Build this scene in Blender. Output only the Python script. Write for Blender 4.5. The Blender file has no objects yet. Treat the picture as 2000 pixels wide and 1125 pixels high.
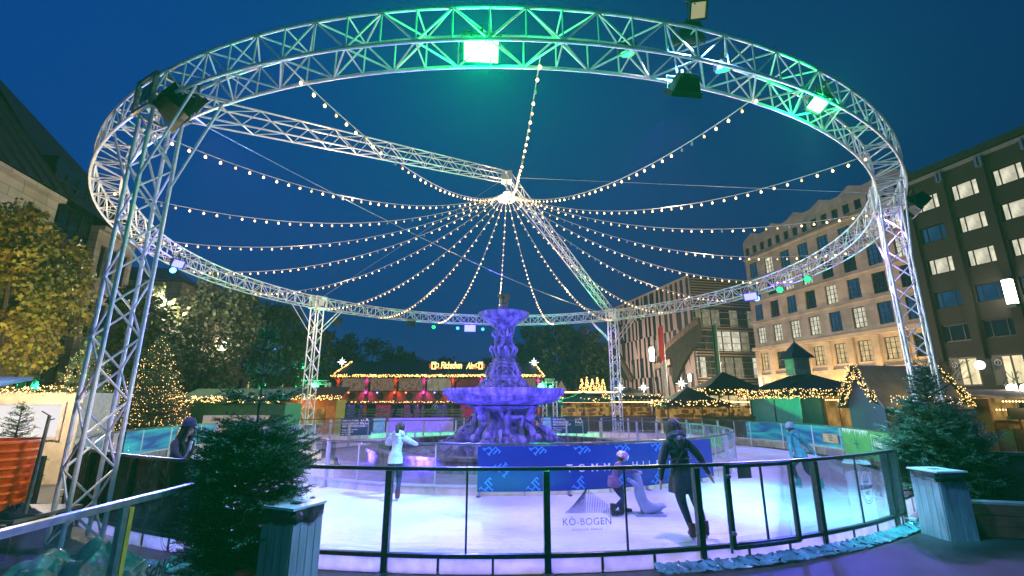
import bpy, math, random
import numpy as np
from math import sin, cos, pi, radians, atan2, sqrt, tan
from mathutils import Vector, Matrix, Quaternion, noise
S = bpy.context.scene
COL = S.collection
rnd = random.Random(7)
V = Vector
# ------------------------------------------------------------------ camera
F = 900.0; PITCH = 0.24131; EYE = V((0, 0, 2.05))
cam = bpy.data.cameras.new('camera'); camo = bpy.data.objects.new('camera', cam); COL.objects.link(camo)
cam.sensor_width = 36; cam.lens = F * 36 / 2000; cam.clip_end = 3000; cam.clip_start = 0.05
camo.location = EYE; camo.rotation_euler = (pi / 2 + PITCH, 0, 0); S.camera = camo
def ray(u, v):
    a = (u - 1000) / F; b = (562.5 - v) / F
    return V((a, cos(PITCH) - b * sin(PITCH), sin(PITCH) + b * cos(PITCH)))
def at(u, v, Y):
    d = ray(u, v); return EYE + d * (Y / d.y)
def gz(u, v, z):
    d = ray(u, v); return EYE + d * ((z - EYE.z) / d.z)
# ------------------------------------------------------------------ objects
W = {}
def tag(o, label=None, cat=None, group=None, kind=None):
    if label: o['label'] = label
    if cat: o['category'] = cat
    if group: o['group'] = group
    if kind: o['kind'] = kind
    return o
def thing(name, label, cat, loc=(0, 0, 0), group=None):
    o = bpy.data.objects.new(name, None); COL.objects.link(o); o.location = loc
    o.empty_display_size = 0.1
    W[o.name] = V(loc); return tag(o, label, cat, group)
def link(name, me, parent=None, loc=(0, 0, 0), rz=0):
    o = bpy.data.objects.new(name, me); COL.objects.link(o)
    o.location = loc; o.rotation_euler = (0, 0, rz)
    if parent: o.parent = parent
    W[o.name] = V(loc) + (W[parent.name] if parent else V((0, 0, 0)))
    return o
def dup(root, loc, rz=0, label=None, group=None, sc=None):
    def cp(o, par):
        c = o.copy(); COL.objects.link(c)
        if par: c.parent = par
        for ch in list(o.children): cp(ch, c)
        return c
    r = cp(root, None); r.location = loc; r.rotation_euler = (0, 0, rz)
    if sc: r.scale = (sc, sc, sc) if isinstance(sc, (int, float)) else sc
    if label: r['label'] = label
    if group: r['group'] = group
    W[r.name] = V(loc); return r
class MB:
    def __init__(s): s.v = []; s.f = []; s.m = []; s.cur = 0
    def add(s, vs, fs):
        b = len(s.v); s.v.extend([tuple(x) for x in vs])
        for f in fs: s.f.append([b + i for i in f]); s.m.append(s.cur)
        return s
    def box(s, c, size, R=None):
        c = V(c); hx, hy, hz = size[0] / 2, size[1] / 2, size[2] / 2
        vs = [V((x, y, z)) for x in (-hx, hx) for y in (-hy, hy) for z in (-hz, hz)]
        if R is not None: vs = [R @ p for p in vs]
        return s.add([c + p for p in vs], [(0, 1, 3, 2), (4, 6, 7, 5), (0, 4, 5, 1), (2, 3, 7, 6), (0, 2, 6, 4), (1, 5, 7, 3)])
    def bar(s, p, q, w, h, up=(0, 0, 1)):
        p = V(p); q = V(q); d = q - p; L = d.length; d.normalize(); up = V(up)
        sd = d.cross(up)
        if sd.length < 1e-4: sd = d.cross(V((1, 0, 0)))
        sd.normalize(); u2 = sd.cross(d)
        R = Matrix((sd, d, u2)).transposed()
        return s.box((p + q) / 2, (w, L, h), R)
    def tube(s, p, q, r, n=6, r2=None, cap=True):
        return s.sweep([p, q], [r, r if r2 is None else r2], n, cap)
    def sweep(s, pts, rs, n=6, cap=True, closed=False):
        pts = [V(p) for p in pts]; k = len(pts)
        if not hasattr(rs, '__len__'): rs = [rs] * k
        vs = []; a = None
        for i in range(k):
            if closed: d = pts[(i + 1) % k] - pts[i - 1]
            else: d = pts[min(i + 1, k - 1)] - pts[max(i - 1, 0)]
            d.normalize()
            if a is None:
                a = d.cross(V((0, 0, 1)))
                if a.length < 1e-3: a = d.cross(V((1, 0, 0)))
            else: a = a - d * a.dot(d)
            a.normalize(); b = d.cross(a)
            for j in range(n):
                t = 2 * pi * j / n; vs.append(pts[i] + (a * cos(t) + b * sin(t)) * rs[i])
        fs = []
        for i in range(k if closed else k - 1):
            i2 = (i + 1) % k
            for j in range(n):
                j2 = (j + 1) % n; fs.append((i * n + j, i * n + j2, i2 * n + j2, i2 * n + j))
        if cap and not closed: fs += [tuple(range(n))[::-1], tuple(range((k - 1) * n, k * n))]
        return s.add(vs, fs)
    def lathe(s, prof, n=24, c=(0, 0, 0), wob=None, arc=None):
        c = V(c); vs = []; fs = []
        for r, z in prof:
            for j in range(n):
                t = 2 * pi * j / n; rr = r * (wob(t, z) if wob else 1)
                vs.append(c + V((rr * cos(t), rr * sin(t), z)))
        for i in range(len(prof) - 1):
            for j in range(n):
                j2 = (j + 1) % n; fs.append((i * n + j, i * n + j2, (i + 1) * n + j2, (i + 1) * n + j))
        fs += [tuple(range(n))[::-1], tuple(range((len(prof) - 1) * n, len(prof) * n))]
        return s.add(vs, fs)
    def poly(s, pts): return s.add(pts, [tuple(range(len(pts)))])
    def prism(s, pts, off):
        off = V(off); a = [V(p) for p in pts]; n = len(a)
        return s.add(a + [p + off for p in a], [tuple(range(n))[::-1], tuple(range(n, 2 * n))] + [(i, (i + 1) % n, n + (i + 1) % n, n + i) for i in range(n)])
    def ball(s, c, r, n=8, m=5, sc=(1, 1, 1)):
        pr = [(max(1e-4, r * sin(pi * i / m)), -r * cos(pi * i / m)) for i in range(m + 1)]
        b = len(s.v); s.lathe(pr, n, (0, 0, 0)); c = V(c)
        for i in range(b, len(s.v)):
            p = s.v[i]; s.v[i] = (c.x + p[0] * sc[0], c.y + p[1] * sc[1], c.z + p[2] * sc[2])
        return s
    def octa(s, c, r):
        x, y, z = c
        return s.add([(x + r, y, z), (x, y + r, z), (x - r, y, z), (x, y - r, z), (x, y, z + r), (x, y, z - r)],
                     [(0, 1, 4), (1, 2, 4), (2, 3, 4), (3, 0, 4), (1, 0, 5), (2, 1, 5), (3, 2, 5), (0, 3, 5)])
    def xf(s, M, start=0):
        for i in range(start, len(s.v)): s.v[i] = tuple(M @ V(s.v[i]))
        return s
    def mesh(s, name, mats, off=V((0, 0, 0)), smooth=False):
        me = bpy.data.meshes.new(name)
        me.from_pydata([(x - off.x, y - off.y, z - off.z) for x, y, z in s.v], [], s.f)
        for m in (mats if isinstance(mats, (list, tuple)) else [mats]): me.materials.append(m)
        if max(s.m, default=0): me.polygons.foreach_set('material_index', s.m)
        if smooth:
            me.polygons.foreach_set('use_smooth', [True] * len(me.polygons))
            try: me.set_sharp_from_angle(angle=radians(40))
            except Exception: pass
        me.update(); return me
    def build(s, name, mats, parent=None, smooth=False, label=None, base=False):
        """world-coordinate mesh -> object (child keeps its parent's base as origin)"""
        off = W[parent.name].copy() if parent else V((0, 0, 0))
        if base and s.v:
            a = np.array(s.v); off = V(((a[:, 0].min() + a[:, 0].max()) / 2, (a[:, 1].min() + a[:, 1].max()) / 2, a[:, 2].min()))
        me = s.mesh(name, mats, off, smooth)
        o = link(name, me, parent, off if base and not parent else (0, 0, 0))
        if label: o['label'] = label
        return o
def aim_matrix(pos, target, roll=0):
    d = (V(target) - V(pos)).normalized()
    q = d.to_track_quat('Y', 'Z')
    return Matrix.Translation(V(pos)) @ q.to_matrix().to_4x4() @ Matrix.Rotation(roll, 4, 'Y')
# ------------------------------------------------------------------ materials
MATS = {}
def nt(m):
    m.use_nodes = True; n = m.node_tree; n.nodes.clear()
    o = n.nodes.new('ShaderNodeOutputMaterial'); return n, o
def mat(name, col, rough=0.6, metal=0, var=0.25, scale=6, bump=0.0, bscale=None, stretch=None, island=0.0, trans=0.0, spec=0.5, col2=None, coat=0):
    if name in MATS: return MATS[name]
    m = bpy.data.materials.new(name); n, o = nt(m); N = n.nodes.new; L = n.links.new
    b = N('ShaderNodeBsdfPrincipled'); L(b.outputs[0], o.inputs[0])
    b.inputs['Roughness'].default_value = rough; b.inputs['Metallic'].default_value = metal
    b.inputs['Specular IOR Level'].default_value = spec
    if coat: b.inputs['Coat Weight'].default_value = coat
    tc = N('ShaderNodeTexCoord'); mp = N('ShaderNodeMapping'); L(tc.outputs['Object'], mp.inputs[0])
    if stretch: mp.inputs['Scale'].default_value = stretch
    nz = N('ShaderNodeTexNoise'); nz.inputs['Scale'].default_value = scale; nz.inputs['Detail'].default_value = 6; L(mp.outputs[0], nz.inputs[0])
    c2 = col2 or tuple(max(0, c * (1 - var)) for c in col)
    c1 = col if col2 else tuple(min(1, c * (1 + var * 0.6)) for c in col)
    mx = N('ShaderNodeMix'); mx.data_type = 'RGBA'
    rp = N('ShaderNodeMapRange'); rp.inputs[1].default_value = 0.3; rp.inputs[2].default_value = 0.7; L(nz.outputs[0], rp.inputs[0])
    L(rp.outputs[0], mx.inputs[0]); mx.inputs[6].default_value = (*c2, 1); mx.inputs[7].default_value = (*c1, 1)
    out = mx.outputs[2]
    if island:
        g = N('ShaderNodeNewGeometry'); h = N('ShaderNodeHueSaturation'); L(out, h.inputs['Color'])
        r2 = N('ShaderNodeMapRange'); r2.inputs[3].default_value = 1 - island; r2.inputs[4].default_value = 1 + island
        L(g.outputs['Random Per Island'], r2.inputs[0]); L(r2.outputs[0], h.inputs['Value'])
        r3 = N('ShaderNodeMapRange'); r3.inputs[3].default_value = 0.5 - island * 0.06; r3.inputs[4].default_value = 0.5 + island * 0.05
        L(g.outputs['Random Per Island'], r3.inputs[0]); L(r3.outputs[0], h.inputs['Hue']); out = h.outputs[0]
    L(out, b.inputs['Base Color'])
    if trans: b.inputs['Transmission Weight'].default_value = trans
    if bump:
        n2 = N('ShaderNodeTexNoise'); n2.inputs['Scale'].default_value = bscale or scale * 4; n2.inputs['Detail'].default_value = 5; L(mp.outputs[0], n2.inputs[0])
        bp = N('ShaderNodeBump'); bp.inputs['Strength'].default_value = bump; bp.inputs['Distance'].default_value = 0.03
        L(n2.outputs[0], bp.inputs['Height']); L(bp.outputs[0], b.inputs['Normal'])
    MATS[name] = m; return m
def emis(name, col, st, var=0, scale=3, mis=False, col2=None):
    if name in MATS: return MATS[name]
    m = bpy.data.materials.new(name); n, o = nt(m); N = n.nodes.new; L = n.links.new
    e = N('ShaderNodeEmission'); e.inputs[1].default_value = st; e.inputs[0].default_value = (*col, 1); L(e.outputs[0], o.inputs[0])
    if var:
        tc = N('ShaderNodeTexCoord'); mp = N('ShaderNodeMapping'); mp.inputs['Scale'].default_value = (1, 1, 0.55); L(tc.outputs['Object'], mp.inputs[0])
        vz = N('ShaderNodeTexVoronoi'); vz.inputs['Scale'].default_value = scale; vz.distance = 'CHEBYCHEV'; L(mp.outputs[0], vz.inputs[0])
        mx = N('ShaderNodeMix'); mx.data_type = 'RGBA'; L(vz.outputs['Distance'], mx.inputs[0])
        mx.inputs[6].default_value = (*col, 1); mx.inputs[7].default_value = (*(col2 or tuple(c * (1 - var) for c in col)), 1)
        L(mx.outputs[2], e.inputs[0])
    m.cycles.emission_sampling = 'AUTO' if mis else 'NONE'
    MATS[name] = m; return m
def glass(name, tint=(0.9, 0.95, 1), refl=0.12, milk=0.05, milkcol=(0.7, 0.75, 0.9), streak=6, fres=0.55):
    if name in MATS: return MATS[name]
    m = bpy.data.materials.new(name); n, o = nt(m); N = n.nodes.new; L = n.links.new
    t = N('ShaderNodeBsdfTransparent'); t.inputs[0].default_value = (*tint, 1)
    g = N('ShaderNodeBsdfGlossy'); g.inputs['Roughness'].default_value = 0.03; g.inputs[0].default_value = (0.9, 0.95, 1, 1)
    lw = N('ShaderNodeLayerWeight'); lw.inputs[0].default_value = 0.25
    ad = N('ShaderNodeMath'); ad.operation = 'MULTIPLY_ADD'; ad.inputs[1].default_value = fres; ad.inputs[2].default_value = refl * 0.35; L(lw.outputs['Fresnel'], ad.inputs[0])
    m1 = N('ShaderNodeMixShader'); L(ad.outputs[0], m1.inputs[0]); L(t.outputs[0], m1.inputs[1]); L(g.outputs[0], m1.inputs[2])
    d = N('ShaderNodeBsdfDiffuse'); d.inputs[0].default_value = (*milkcol, 1)
    tc = N('ShaderNodeTexCoord'); nz = N('ShaderNodeTexNoise'); nz.inputs['Scale'].default_value = streak; nz.inputs['Detail'].default_value = 8; nz.inputs['Distortion'].default_value = 1.2
    L(tc.outputs['Object'], nz.inputs[0])
    mr = N('ShaderNodeMapRange'); mr.inputs[1].default_value = 0.35; mr.inputs[2].default_value = 0.8; mr.inputs[3].default_value = milk * 0.3; mr.inputs[4].default_value = milk * 2.2; L(nz.outputs[0], mr.inputs[0])
    m2 = N('ShaderNodeMixShader'); L(mr.outputs[0], m2.inputs[0]); L(m1.outputs[0], m2.inputs[1]); L(d.outputs[0], m2.inputs[2])
    L(m2.outputs[0], o.inputs[0]); MATS[name] = m; return m
def milky(name, col):
    m = bpy.data.materials.new(name); n, o = nt(m); N = n.nodes.new; L = n.links.new
    d = N('ShaderNodeBsdfPrincipled'); d.inputs['Roughness'].default_value = 0.4; t = N('ShaderNodeBsdfTranslucent'); x = N('ShaderNodeMixShader'); x.inputs[0].default_value = 0.8
    tc = N('ShaderNodeTexCoord'); z = N('ShaderNodeTexNoise'); z.inputs['Scale'].default_value = 4; z.inputs['Detail'].default_value = 10; L(tc.outputs['Object'], z.inputs[0])
    cr = N('ShaderNodeValToRGB'); e = cr.color_ramp.elements; e[0].position = .3; e[0].color = (*[c * .72 for c in col], 1); e[1].position = .6; e[1].color = (*col, 1); L(z.outputs[0], cr.inputs[0])
    L(cr.outputs[0], d.inputs['Base Color']); L(cr.outputs[0], t.inputs[0]); L(d.outputs[0], x.inputs[1]); L(t.outputs[0], x.inputs[2]); L(x.outputs[0], o.inputs[0]); return m
M_alu = mat('truss_aluminium', (0.86, 0.84, 0.82), 0.36, 0.25, 0.15, 9, 0.05, 60)
M_steel = mat('galvanised_steel', (0.42, 0.45, 0.46), 0.42, 0.8, 0.25, 14, 0.08, 60)
M_dkframe = mat('dark_green_grey_metal', (0.085, 0.11, 0.1), 0.35, 0.6, 0.3, 20, 0.05, 80)
M_black = mat('black_housing', (0.012, 0.012, 0.014), 0.45, 0.1, 0.3, 15, 0.1, 60)
M_rubber = mat('black_rubber', (0.01, 0.01, 0.011), 0.7)
M_kick = milky('white_dasher_plastic', (0.92, 0.87, 0.9))
M_glass = glass('rink_glass', (0.95, 0.97, 0.985), 0.08, 0.007)
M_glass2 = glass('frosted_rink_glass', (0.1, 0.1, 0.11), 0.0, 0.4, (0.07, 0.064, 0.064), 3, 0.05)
M_glass3 = glass('side_glass', (0.9, 0.94, 0.97), 0.03, 0.02, fres=0.16)
M_white = mat('white_paint', (0.75, 0.75, 0.74), 0.5, 0, 0.1, 8)
M_cable = mat('cable_white', (0.7, 0.68, 0.62), 0.6)
M_bulb = emis('warm_bulb', (1.0, 0.6, 0.26), 7)
M_bulb2 = emis('weak_warm_bulb', (1.0, 0.55, 0.22), 3)
M_bulboff = mat('unlit_bulb', (0.75, 0.72, 0.68), 0.15, 0, 0.05, 5, trans=0.4)
M_fairy = emis('fairy_light', (1.0, 0.58, 0.2), 5)
M_fairy2 = emis('fairy_light_warm', (1.0, 0.55, 0.16), 5)
M_garl = mat('garland_needles', (0.02, 0.045, 0.02), 0.7, island=0.4)
# sky ---------------------------------------------------------------
world = bpy.data.worlds.new('World'); S.world = world; world.use_nodes = True
wn = world.node_tree; wn.nodes.clear()
wo = wn.nodes.new('ShaderNodeOutputWorld'); wb = wn.nodes.new('ShaderNodeBackground'); wn.links.new(wb.outputs[0], wo.inputs[0])
tcw = wn.nodes.new('ShaderNodeTexCoord'); sx = wn.nodes.new('ShaderNodeSeparateXYZ'); wn.links.new(tcw.outputs['Generated'], sx.inputs[0])
rz_w = wn.nodes.new('ShaderNodeValToRGB'); wn.links.new(sx.outputs[2], rz_w.inputs[0])          # dusk: zenith blue down to a paler horizon
el = rz_w.color_ramp.elements; el[0].position = 0.0; el[0].color = (0.016, 0.04, 0.125, 1); el[1].position = 0.9; el[1].color = (0.0, 0.02, 0.14, 1)
for q, c in ((0.14, (0.001, 0.034, 0.15, 1)), (0.35, (0.0, 0.034, 0.19, 1)), (0.6, (0.0, 0.032, 0.2, 1))): e_ = el.new(q); e_.color = c
mr_w = wn.nodes.new('ShaderNodeMapRange'); mr_w.inputs[1].default_value = -0.75; mr_w.inputs[2].default_value = 0.75; mr_w.inputs[3].default_value = 1.25; mr_w.inputs[4].default_value = 0.52
wn.links.new(sx.outputs[0], mr_w.inputs[0]); wn.links.new(rz_w.outputs[0], wb.inputs[0]); wn.links.new(mr_w.outputs[0], wb.inputs[1])
S.view_settings.view_transform = 'Standard'; S.view_settings.look = 'None'; S.view_settings.exposure = 0; S.view_settings.gamma = 1
LIGHTS = []
def point(loc, col, w, r=0.15, name='lamp'):
    l = bpy.data.lights.new(name, 'POINT'); l.energy = w; l.color = col; l.shadow_soft_size = r
    o = bpy.data.objects.new(name, l); COL.objects.link(o); o.location = loc; return o
def spot(loc, target, col, w, ang=110, blend=0.6, r=0.15, name='lamp'):
    l = bpy.data.lights.new(name, 'SPOT'); l.energy = w; l.color = col; l.shadow_soft_size = r; l.spot_size = radians(ang); l.spot_blend = blend
    o = bpy.data.objects.new(name, l); COL.objects.link(o); o.location = loc
    o.rotation_euler = (V(target) - V(loc)).to_track_quat('-Z', 'Y').to_euler(); return o
CX, CY, RR, RZ, RS = -0.35, 19.54, 13.31, 7.73, 0.6      # the light ring
RO, RI = 12.8, 8.45                                        # outer and inner rink barriers
GZ = -0.15                                                 # paving level (ice is at 0)
def squash(r, deg):            # the rink is flattened on its far side
    s = sin(radians(deg))
    if s <= 0: return r
    if 12.0 < r < 12.98: return r - 3.3 * s * s
    if 8.1 < r < 8.75: return r - 2.9 * s * s
    return r
def pol(r, deg, z=0.0):
    r = squash(r, deg)
    return V((CX + r * cos(radians(deg)), CY + r * sin(radians(deg)), z))
# ================================================================== ground, ice
def ground_mat():
    m = bpy.data.materials.new('paving'); n, o = nt(m); N = n.nodes.new; L = n.links.new
    b = N('ShaderNodeBsdfPrincipled'); L(b.outputs[0], o.inputs[0]); tc = N('ShaderNodeTexCoord')
    nz = N('ShaderNodeTexNoise'); nz.inputs['Scale'].default_value = 0.7; nz.inputs['Detail'].default_value = 9; L(tc.outputs['Object'], nz.inputs[0])
    br = N('ShaderNodeTexBrick'); br.inputs['Scale'].default_value = 2.2; br.inputs['Color1'].default_value = (0.06, 0.058, 0.056, 1); br.inputs['Color2'].default_value = (0.045, 0.044, 0.045, 1); br.inputs['Mortar'].default_value = (0.02, 0.02, 0.02, 1); br.inputs['Mortar Size'].default_value = 0.012
    L(tc.outputs['Object'], br.inputs[0])
    mx = N('ShaderNodeMix'); mx.data_type = 'RGBA'; mx.blend_type = 'MULTIPLY'; mx.inputs[0].default_value = 0.7
    cr = N('ShaderNodeValToRGB'); cr.color_ramp.elements[0].color = (0.45, 0.45, 0.45, 1); cr.color_ramp.elements[0].position = 0.35; cr.color_ramp.elements[1].position = 0.65
    L(nz.outputs[0], cr.inputs[0]); L(br.outputs[0], mx.inputs[6]); L(cr.outputs[0], mx.inputs[7]); L(mx.outputs[2], b.inputs['Base Color'])
    rr = N('ShaderNodeMapRange'); rr.inputs[3].default_value = 0.25; rr.inputs[4].default_value = 0.7; L(nz.outputs[0], rr.inputs[0]); L(rr.outputs[0], b.inputs['Roughness'])
    return m
MB().add([(-170, -60, GZ), (170, -60, GZ), (170, 190, GZ), (-170, 190, GZ)], [(0, 1, 2, 3)]).build('ground', ground_mat())['kind'] = 'structure'
def ice_mat():
    m = bpy.data.materials.new('ice'); n, o = nt(m); N = n.nodes.new; L = n.links.new
    b = N('ShaderNodeBsdfPrincipled'); L(b.outputs[0], o.inputs[0]); tc = N('ShaderNodeTexCoord')
    def noise(sc, stretch, rot, det=8, dist=0.5):
        mp = N('ShaderNodeMapping'); mp.inputs['Scale'].default_value = stretch; mp.inputs['Rotation'].default_value = (0, 0, rot); L(tc.outputs['Object'], mp.inputs[0])
        z = N('ShaderNodeTexNoise'); z.inputs['Scale'].default_value = sc; z.inputs['Detail'].default_value = det; z.inputs['Distortion'].default_value = dist; L(mp.outputs[0], z.inputs[0]); return z.outputs[0]
    a = noise(0.5, (1, 1, 1), 0, 9); fine = noise(46, (1, 1, 1), 0); scr = None
    for sc, st, ro in ((.9, (.35, 1.6, 1), .3), (1.3, (.4, 1.5, 1), 1.4), (1.1, (.3, 1.8, 1), 2.4), (2.1, (.5, 1.4, 1), .9), (1.7, (.45, 1.7, 1), 2.9)):
        f = noise(sc, st, ro, 2, .9); ab = N('ShaderNodeMath'); ab.operation = 'SUBTRACT'; ab.inputs[1].default_value = .5; L(f, ab.inputs[0]); a2 = N('ShaderNodeMath'); a2.operation = 'ABSOLUTE'; L(ab.outputs[0], a2.inputs[0])
        mr = N('ShaderNodeMapRange'); mr.inputs[1].default_value = .0012; mr.inputs[2].default_value = .009; mr.inputs[3].default_value = 1; mr.inputs[4].default_value = 0; L(a2.outputs[0], mr.inputs[0])
        if scr is None: scr = mr.outputs[0]
        else: mx_ = N('ShaderNodeMath'); mx_.operation = 'MAXIMUM'; L(scr, mx_.inputs[0]); L(mr.outputs[0], mx_.inputs[1]); scr = mx_.outputs[0]
    cr = N('ShaderNodeValToRGB'); e = cr.color_ramp.elements; e[0].position = .34; e[0].color = (0.62, 0.64, 0.68, 1); e[1].position = .6; e[1].color = (0.86, 0.87, 0.9, 1); L(a, cr.inputs[0])
    mk = N('ShaderNodeMath'); mk.operation = 'MULTIPLY'; mk.inputs[1].default_value = .35; L(scr, mk.inputs[0])
    mx = N('ShaderNodeMix'); mx.data_type = 'RGBA'; L(mk.outputs[0], mx.inputs[0]); L(cr.outputs[0], mx.inputs[6]); mx.inputs[7].default_value = (.42, .44, .5, 1); L(mx.outputs[2], b.inputs['Base Color'])
    rg = N('ShaderNodeMapRange'); rg.inputs[1].default_value = .35; rg.inputs[2].default_value = .65; rg.inputs[3].default_value = 0.32; rg.inputs[4].default_value = 0.6; L(a, rg.inputs[0]); L(rg.outputs[0], b.inputs['Roughness'])
    bp = N('ShaderNodeBump'); bp.inputs['Strength'].default_value = 0.3; bp.inputs['Distance'].default_value = 0.008; sb = N('ShaderNodeMath'); sb.operation = 'SUBTRACT'; L(fine, sb.inputs[0]); L(scr, sb.inputs[1]); L(sb.outputs[0], bp.inputs['Height']); L(bp.outputs[0], b.inputs['Normal'])
    return m
g = MB(); n = 160
vs = [pol(r, 360 * i / n, z) for r, z in ((RO - 0.01, -.135), (RO - .3, -.12), (RO - 0.55, 0), (RI - 0.05, 0)) for i in range(n)]  # outer rim sunk out of sight, shaped so light reaches the kick boards
g.add(vs, [(k * n + i, k * n + (i + 1) % n, k * n + n + (i + 1) % n, k * n + n + i) for k in range(3) for i in range(n)])
g.build('ice', ice_mat())['kind'] = 'structure'
g = MB(); g.lathe([(RI - 0.1, -0.3), (RI - 0.1, -0.02), (0.1, -0.02)], 96, (CX, CY, 0)); g.build('fountain_court', mat('court_granite', (0.2, 0.19, 0.2), 0.5, 0, 0.4, 3, 0.2, 20))['kind'] = 'structure'
# dark rubber walkway on the right in the foreground
g = MB(); pts = [V((CX + (RO + 0.35) * cos(radians(a)), CY + (RO + 0.35) * sin(radians(a)), GZ + 0.008)) for a in range(-95, -40, 3)]
pts += [V((14, 6.5, GZ + 0.008)), V((9, 1.2, GZ + 0.008)), V((-0.9, 1.2, GZ + 0.008))]
g.poly(pts); g.build('walkway', mat('rubber_matting', (0.022, 0.025, 0.03), 0.42, 0, 0.6, 1.6, 0.35, 90))['kind'] = 'structure'
# ================================================================== barriers
def arc(mb, r, a0, a1, z, w, h, step=2.0):
    """curved rail of rectangular section"""
    k = max(2, int(abs(a1 - a0) / step) + 1); vs = []
    for i in range(k):
        a = a0 + (a1 - a0) * i / (k - 1)
        for dr, dz in ((-w / 2, -h / 2), (w / 2, -h / 2), (w / 2, h / 2), (-w / 2, h / 2)): vs.append(pol(r + dr, a, z + dz))
    fs = [(0, 3, 2, 1), tuple(range(4 * k - 4, 4 * k))]
    for i in range(k - 1):
        for j in range(4): fs.append((4 * i + j, 4 * i + (j + 1) % 4, 4 * i + 4 + (j + 1) % 4, 4 * i + 4 + j))
    mb.add(vs, fs)
def sheet(mb, r, a0, a1, z0, z1, t=0.012, step=1.5):
    arc(mb, r, a0, a1, (z0 + z1) / 2, t, z1 - z0, step)
def barrier(root, R, a_list, ztop, post_mat, rail_mat, zb=GZ, thick=0.06, skip_gate=None, gl=None, bottom=0.07):
    m = MB(); arc(m, R, a_list[0], a_list[-1], ztop, 0.07, 0.045, 1.2); m.build('top_rail', rail_mat, root)
    m = MB(); arc(m, R, a_list[0], a_list[-1], bottom, 0.07, 0.05, 1.2); m.build('bottom_rail', post_mat, root)
    for i, a in enumerate(a_list):
        m = MB(); ca, sa = cos(radians(a)), sin(radians(a)); R3 = Matrix(((ca, -sa, 0), (sa, ca, 0), (0, 0, 1)))
        m.box(pol(R, a, (zb + ztop) / 2 - 0.01), (0.09, thick, ztop - zb - 0.04), R3)
        m.box(pol(R + 0.052, a, (zb + ztop) / 2 - 0.02), (0.012, thick * 0.45, ztop - zb - 0.1), R3)
        m.box(pol(R + 0.08, a, zb + 0.01), (0.2, thick * 1.5, 0.02), R3)
        m.build('post', post_mat, root)
        if i + 1 < len(a_list):
            b = a_list[i + 1]; mid = (a + b) / 2; half = degrees(thick / 2 / R)
            for p, q in ((a, mid), (mid, b)):
                m = MB(); sheet(m, R, p + half * 0.3, q - half * 0.3, bottom + 0.025, ztop - 0.028, 0.01); m.build('glass_pane', gl(mid) if callable(gl) else (gl or M_glass), root)
            m = MB(); m.box(pol(R, mid, (bottom + ztop) / 2), (0.026, 0.026, ztop - bottom - 0.05), Matrix(((cos(radians(mid)), -sin(radians(mid)), 0), (sin(radians(mid)), cos(radians(mid)), 0), (0, 0, 1)))); m.build('pane_joint', post_mat, root)
            k = 3 if R > 10 else 2
            for j in range(k):
                p, q = a + (b - a) * j / k, a + (b - a) * (j + 1) / k
                m = MB(); kk_ = [pol(R + .01, p + half * .4 + (q - p - half * .8) * e_ / 2, z_) for z_ in (zb + .005, bottom - .026) for e_ in range(3)]; m.add(kk_, [(0, 1, 4, 3), (1, 2, 5, 4)]); m.build('kick_board', M_kick, root)
                m = MB(); m.box(pol(R + .012, q, (zb + bottom) / 2), (.03, .03, bottom - zb - .06), Matrix(((cos(radians(q)), -sin(radians(q)), 0), (sin(radians(q)), cos(radians(q)), 0), (0, 0, 1)))); m.build('kick_joint', post_mat, root)
def degrees(x): return x * 180 / pi
def ang(u, R):   # bearing of the barrier's near side seen at picture column u (used to space the posts)
    d = ray(u, 1000); d = V((d.x, d.y)).normalized(); c = V((CX, CY)); b = d.dot(c); q = c.dot(c) - R * R
    t = b - sqrt(max(0, b * b - q)); p = d * t - c; return degrees(atan2(p.y, p.x))
front = [-143.5, -135.0, -126.5, -118.0, -109.2, ang(757, RO), ang(1068, RO), ang(1365, RO), ang(1602, RO), ang(1745, RO), -54.0]
front = sorted(front)
ob = thing('rink_barrier', 'long curved dark-railed glass barrier nearest the viewer, around the front of the ice', 'barrier', pol(RO, -90, GZ))
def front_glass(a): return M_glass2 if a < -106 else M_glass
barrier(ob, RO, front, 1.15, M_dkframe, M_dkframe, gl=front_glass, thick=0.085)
# gate frame inside the front run
ga0, ga1 = ang(1422, RO), ang(1548, RO)
m = MB()
for a in (ga0, ga1): m.box(pol(RO + 0.055, a, 0.6), (0.05, 0.06, 1.12), Matrix(((cos(radians(a)), -sin(radians(a)), 0), (sin(radians(a)), cos(radians(a)), 0), (0, 0, 1))))
arc(m, RO + 0.055, ga0, ga1, 1.13, 0.05, 0.05); arc(m, RO + 0.055, ga0, ga1, 0.05, 0.05, 0.05); arc(m, RO + 0.055, ga0, ga1, -0.11, 0.05, 0.05)
gt = m.build('gate', M_dkframe, ob)
m = MB(); m.tube(pol(RO + 0.1, ga0 - 0.35, 0.0), pol(RO + 0.1, ga0 - 0.35, 1.1), 0.022, 8); m.build('hinge_rod', M_steel, gt)
m = MB(); m.box(pol(RO + 0.1, ga0 - 0.1, 1.0), (0.05, 0.1, 0.04)); m.box(pol(RO + 0.1, ga0 - 0.1, 0.25), (0.05, 0.1, 0.04)); m.build('latch', M_steel, gt)
M_post2 = mat('pale_painted_post', (0.55, 0.53, 0.58), 0.4, 0.2, 0.15)
ob2 = thing('rink_barrier', 'pale-posted glass barrier curving round the far and side edges of the ice', 'barrier', pol(RO, 90, GZ))
far_a = [-54 + 270.5 / 34 * i for i in range(35)]
barrier(ob2, RO, far_a, 1.12, M_post2, M_dkframe, thick=0.07, zb=-.02, bottom=.3)
ib = thing('rink_barrier', 'inner ring of glass barrier enclosing the stone fountain', 'barrier', pol(RI, -90, GZ))
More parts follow.
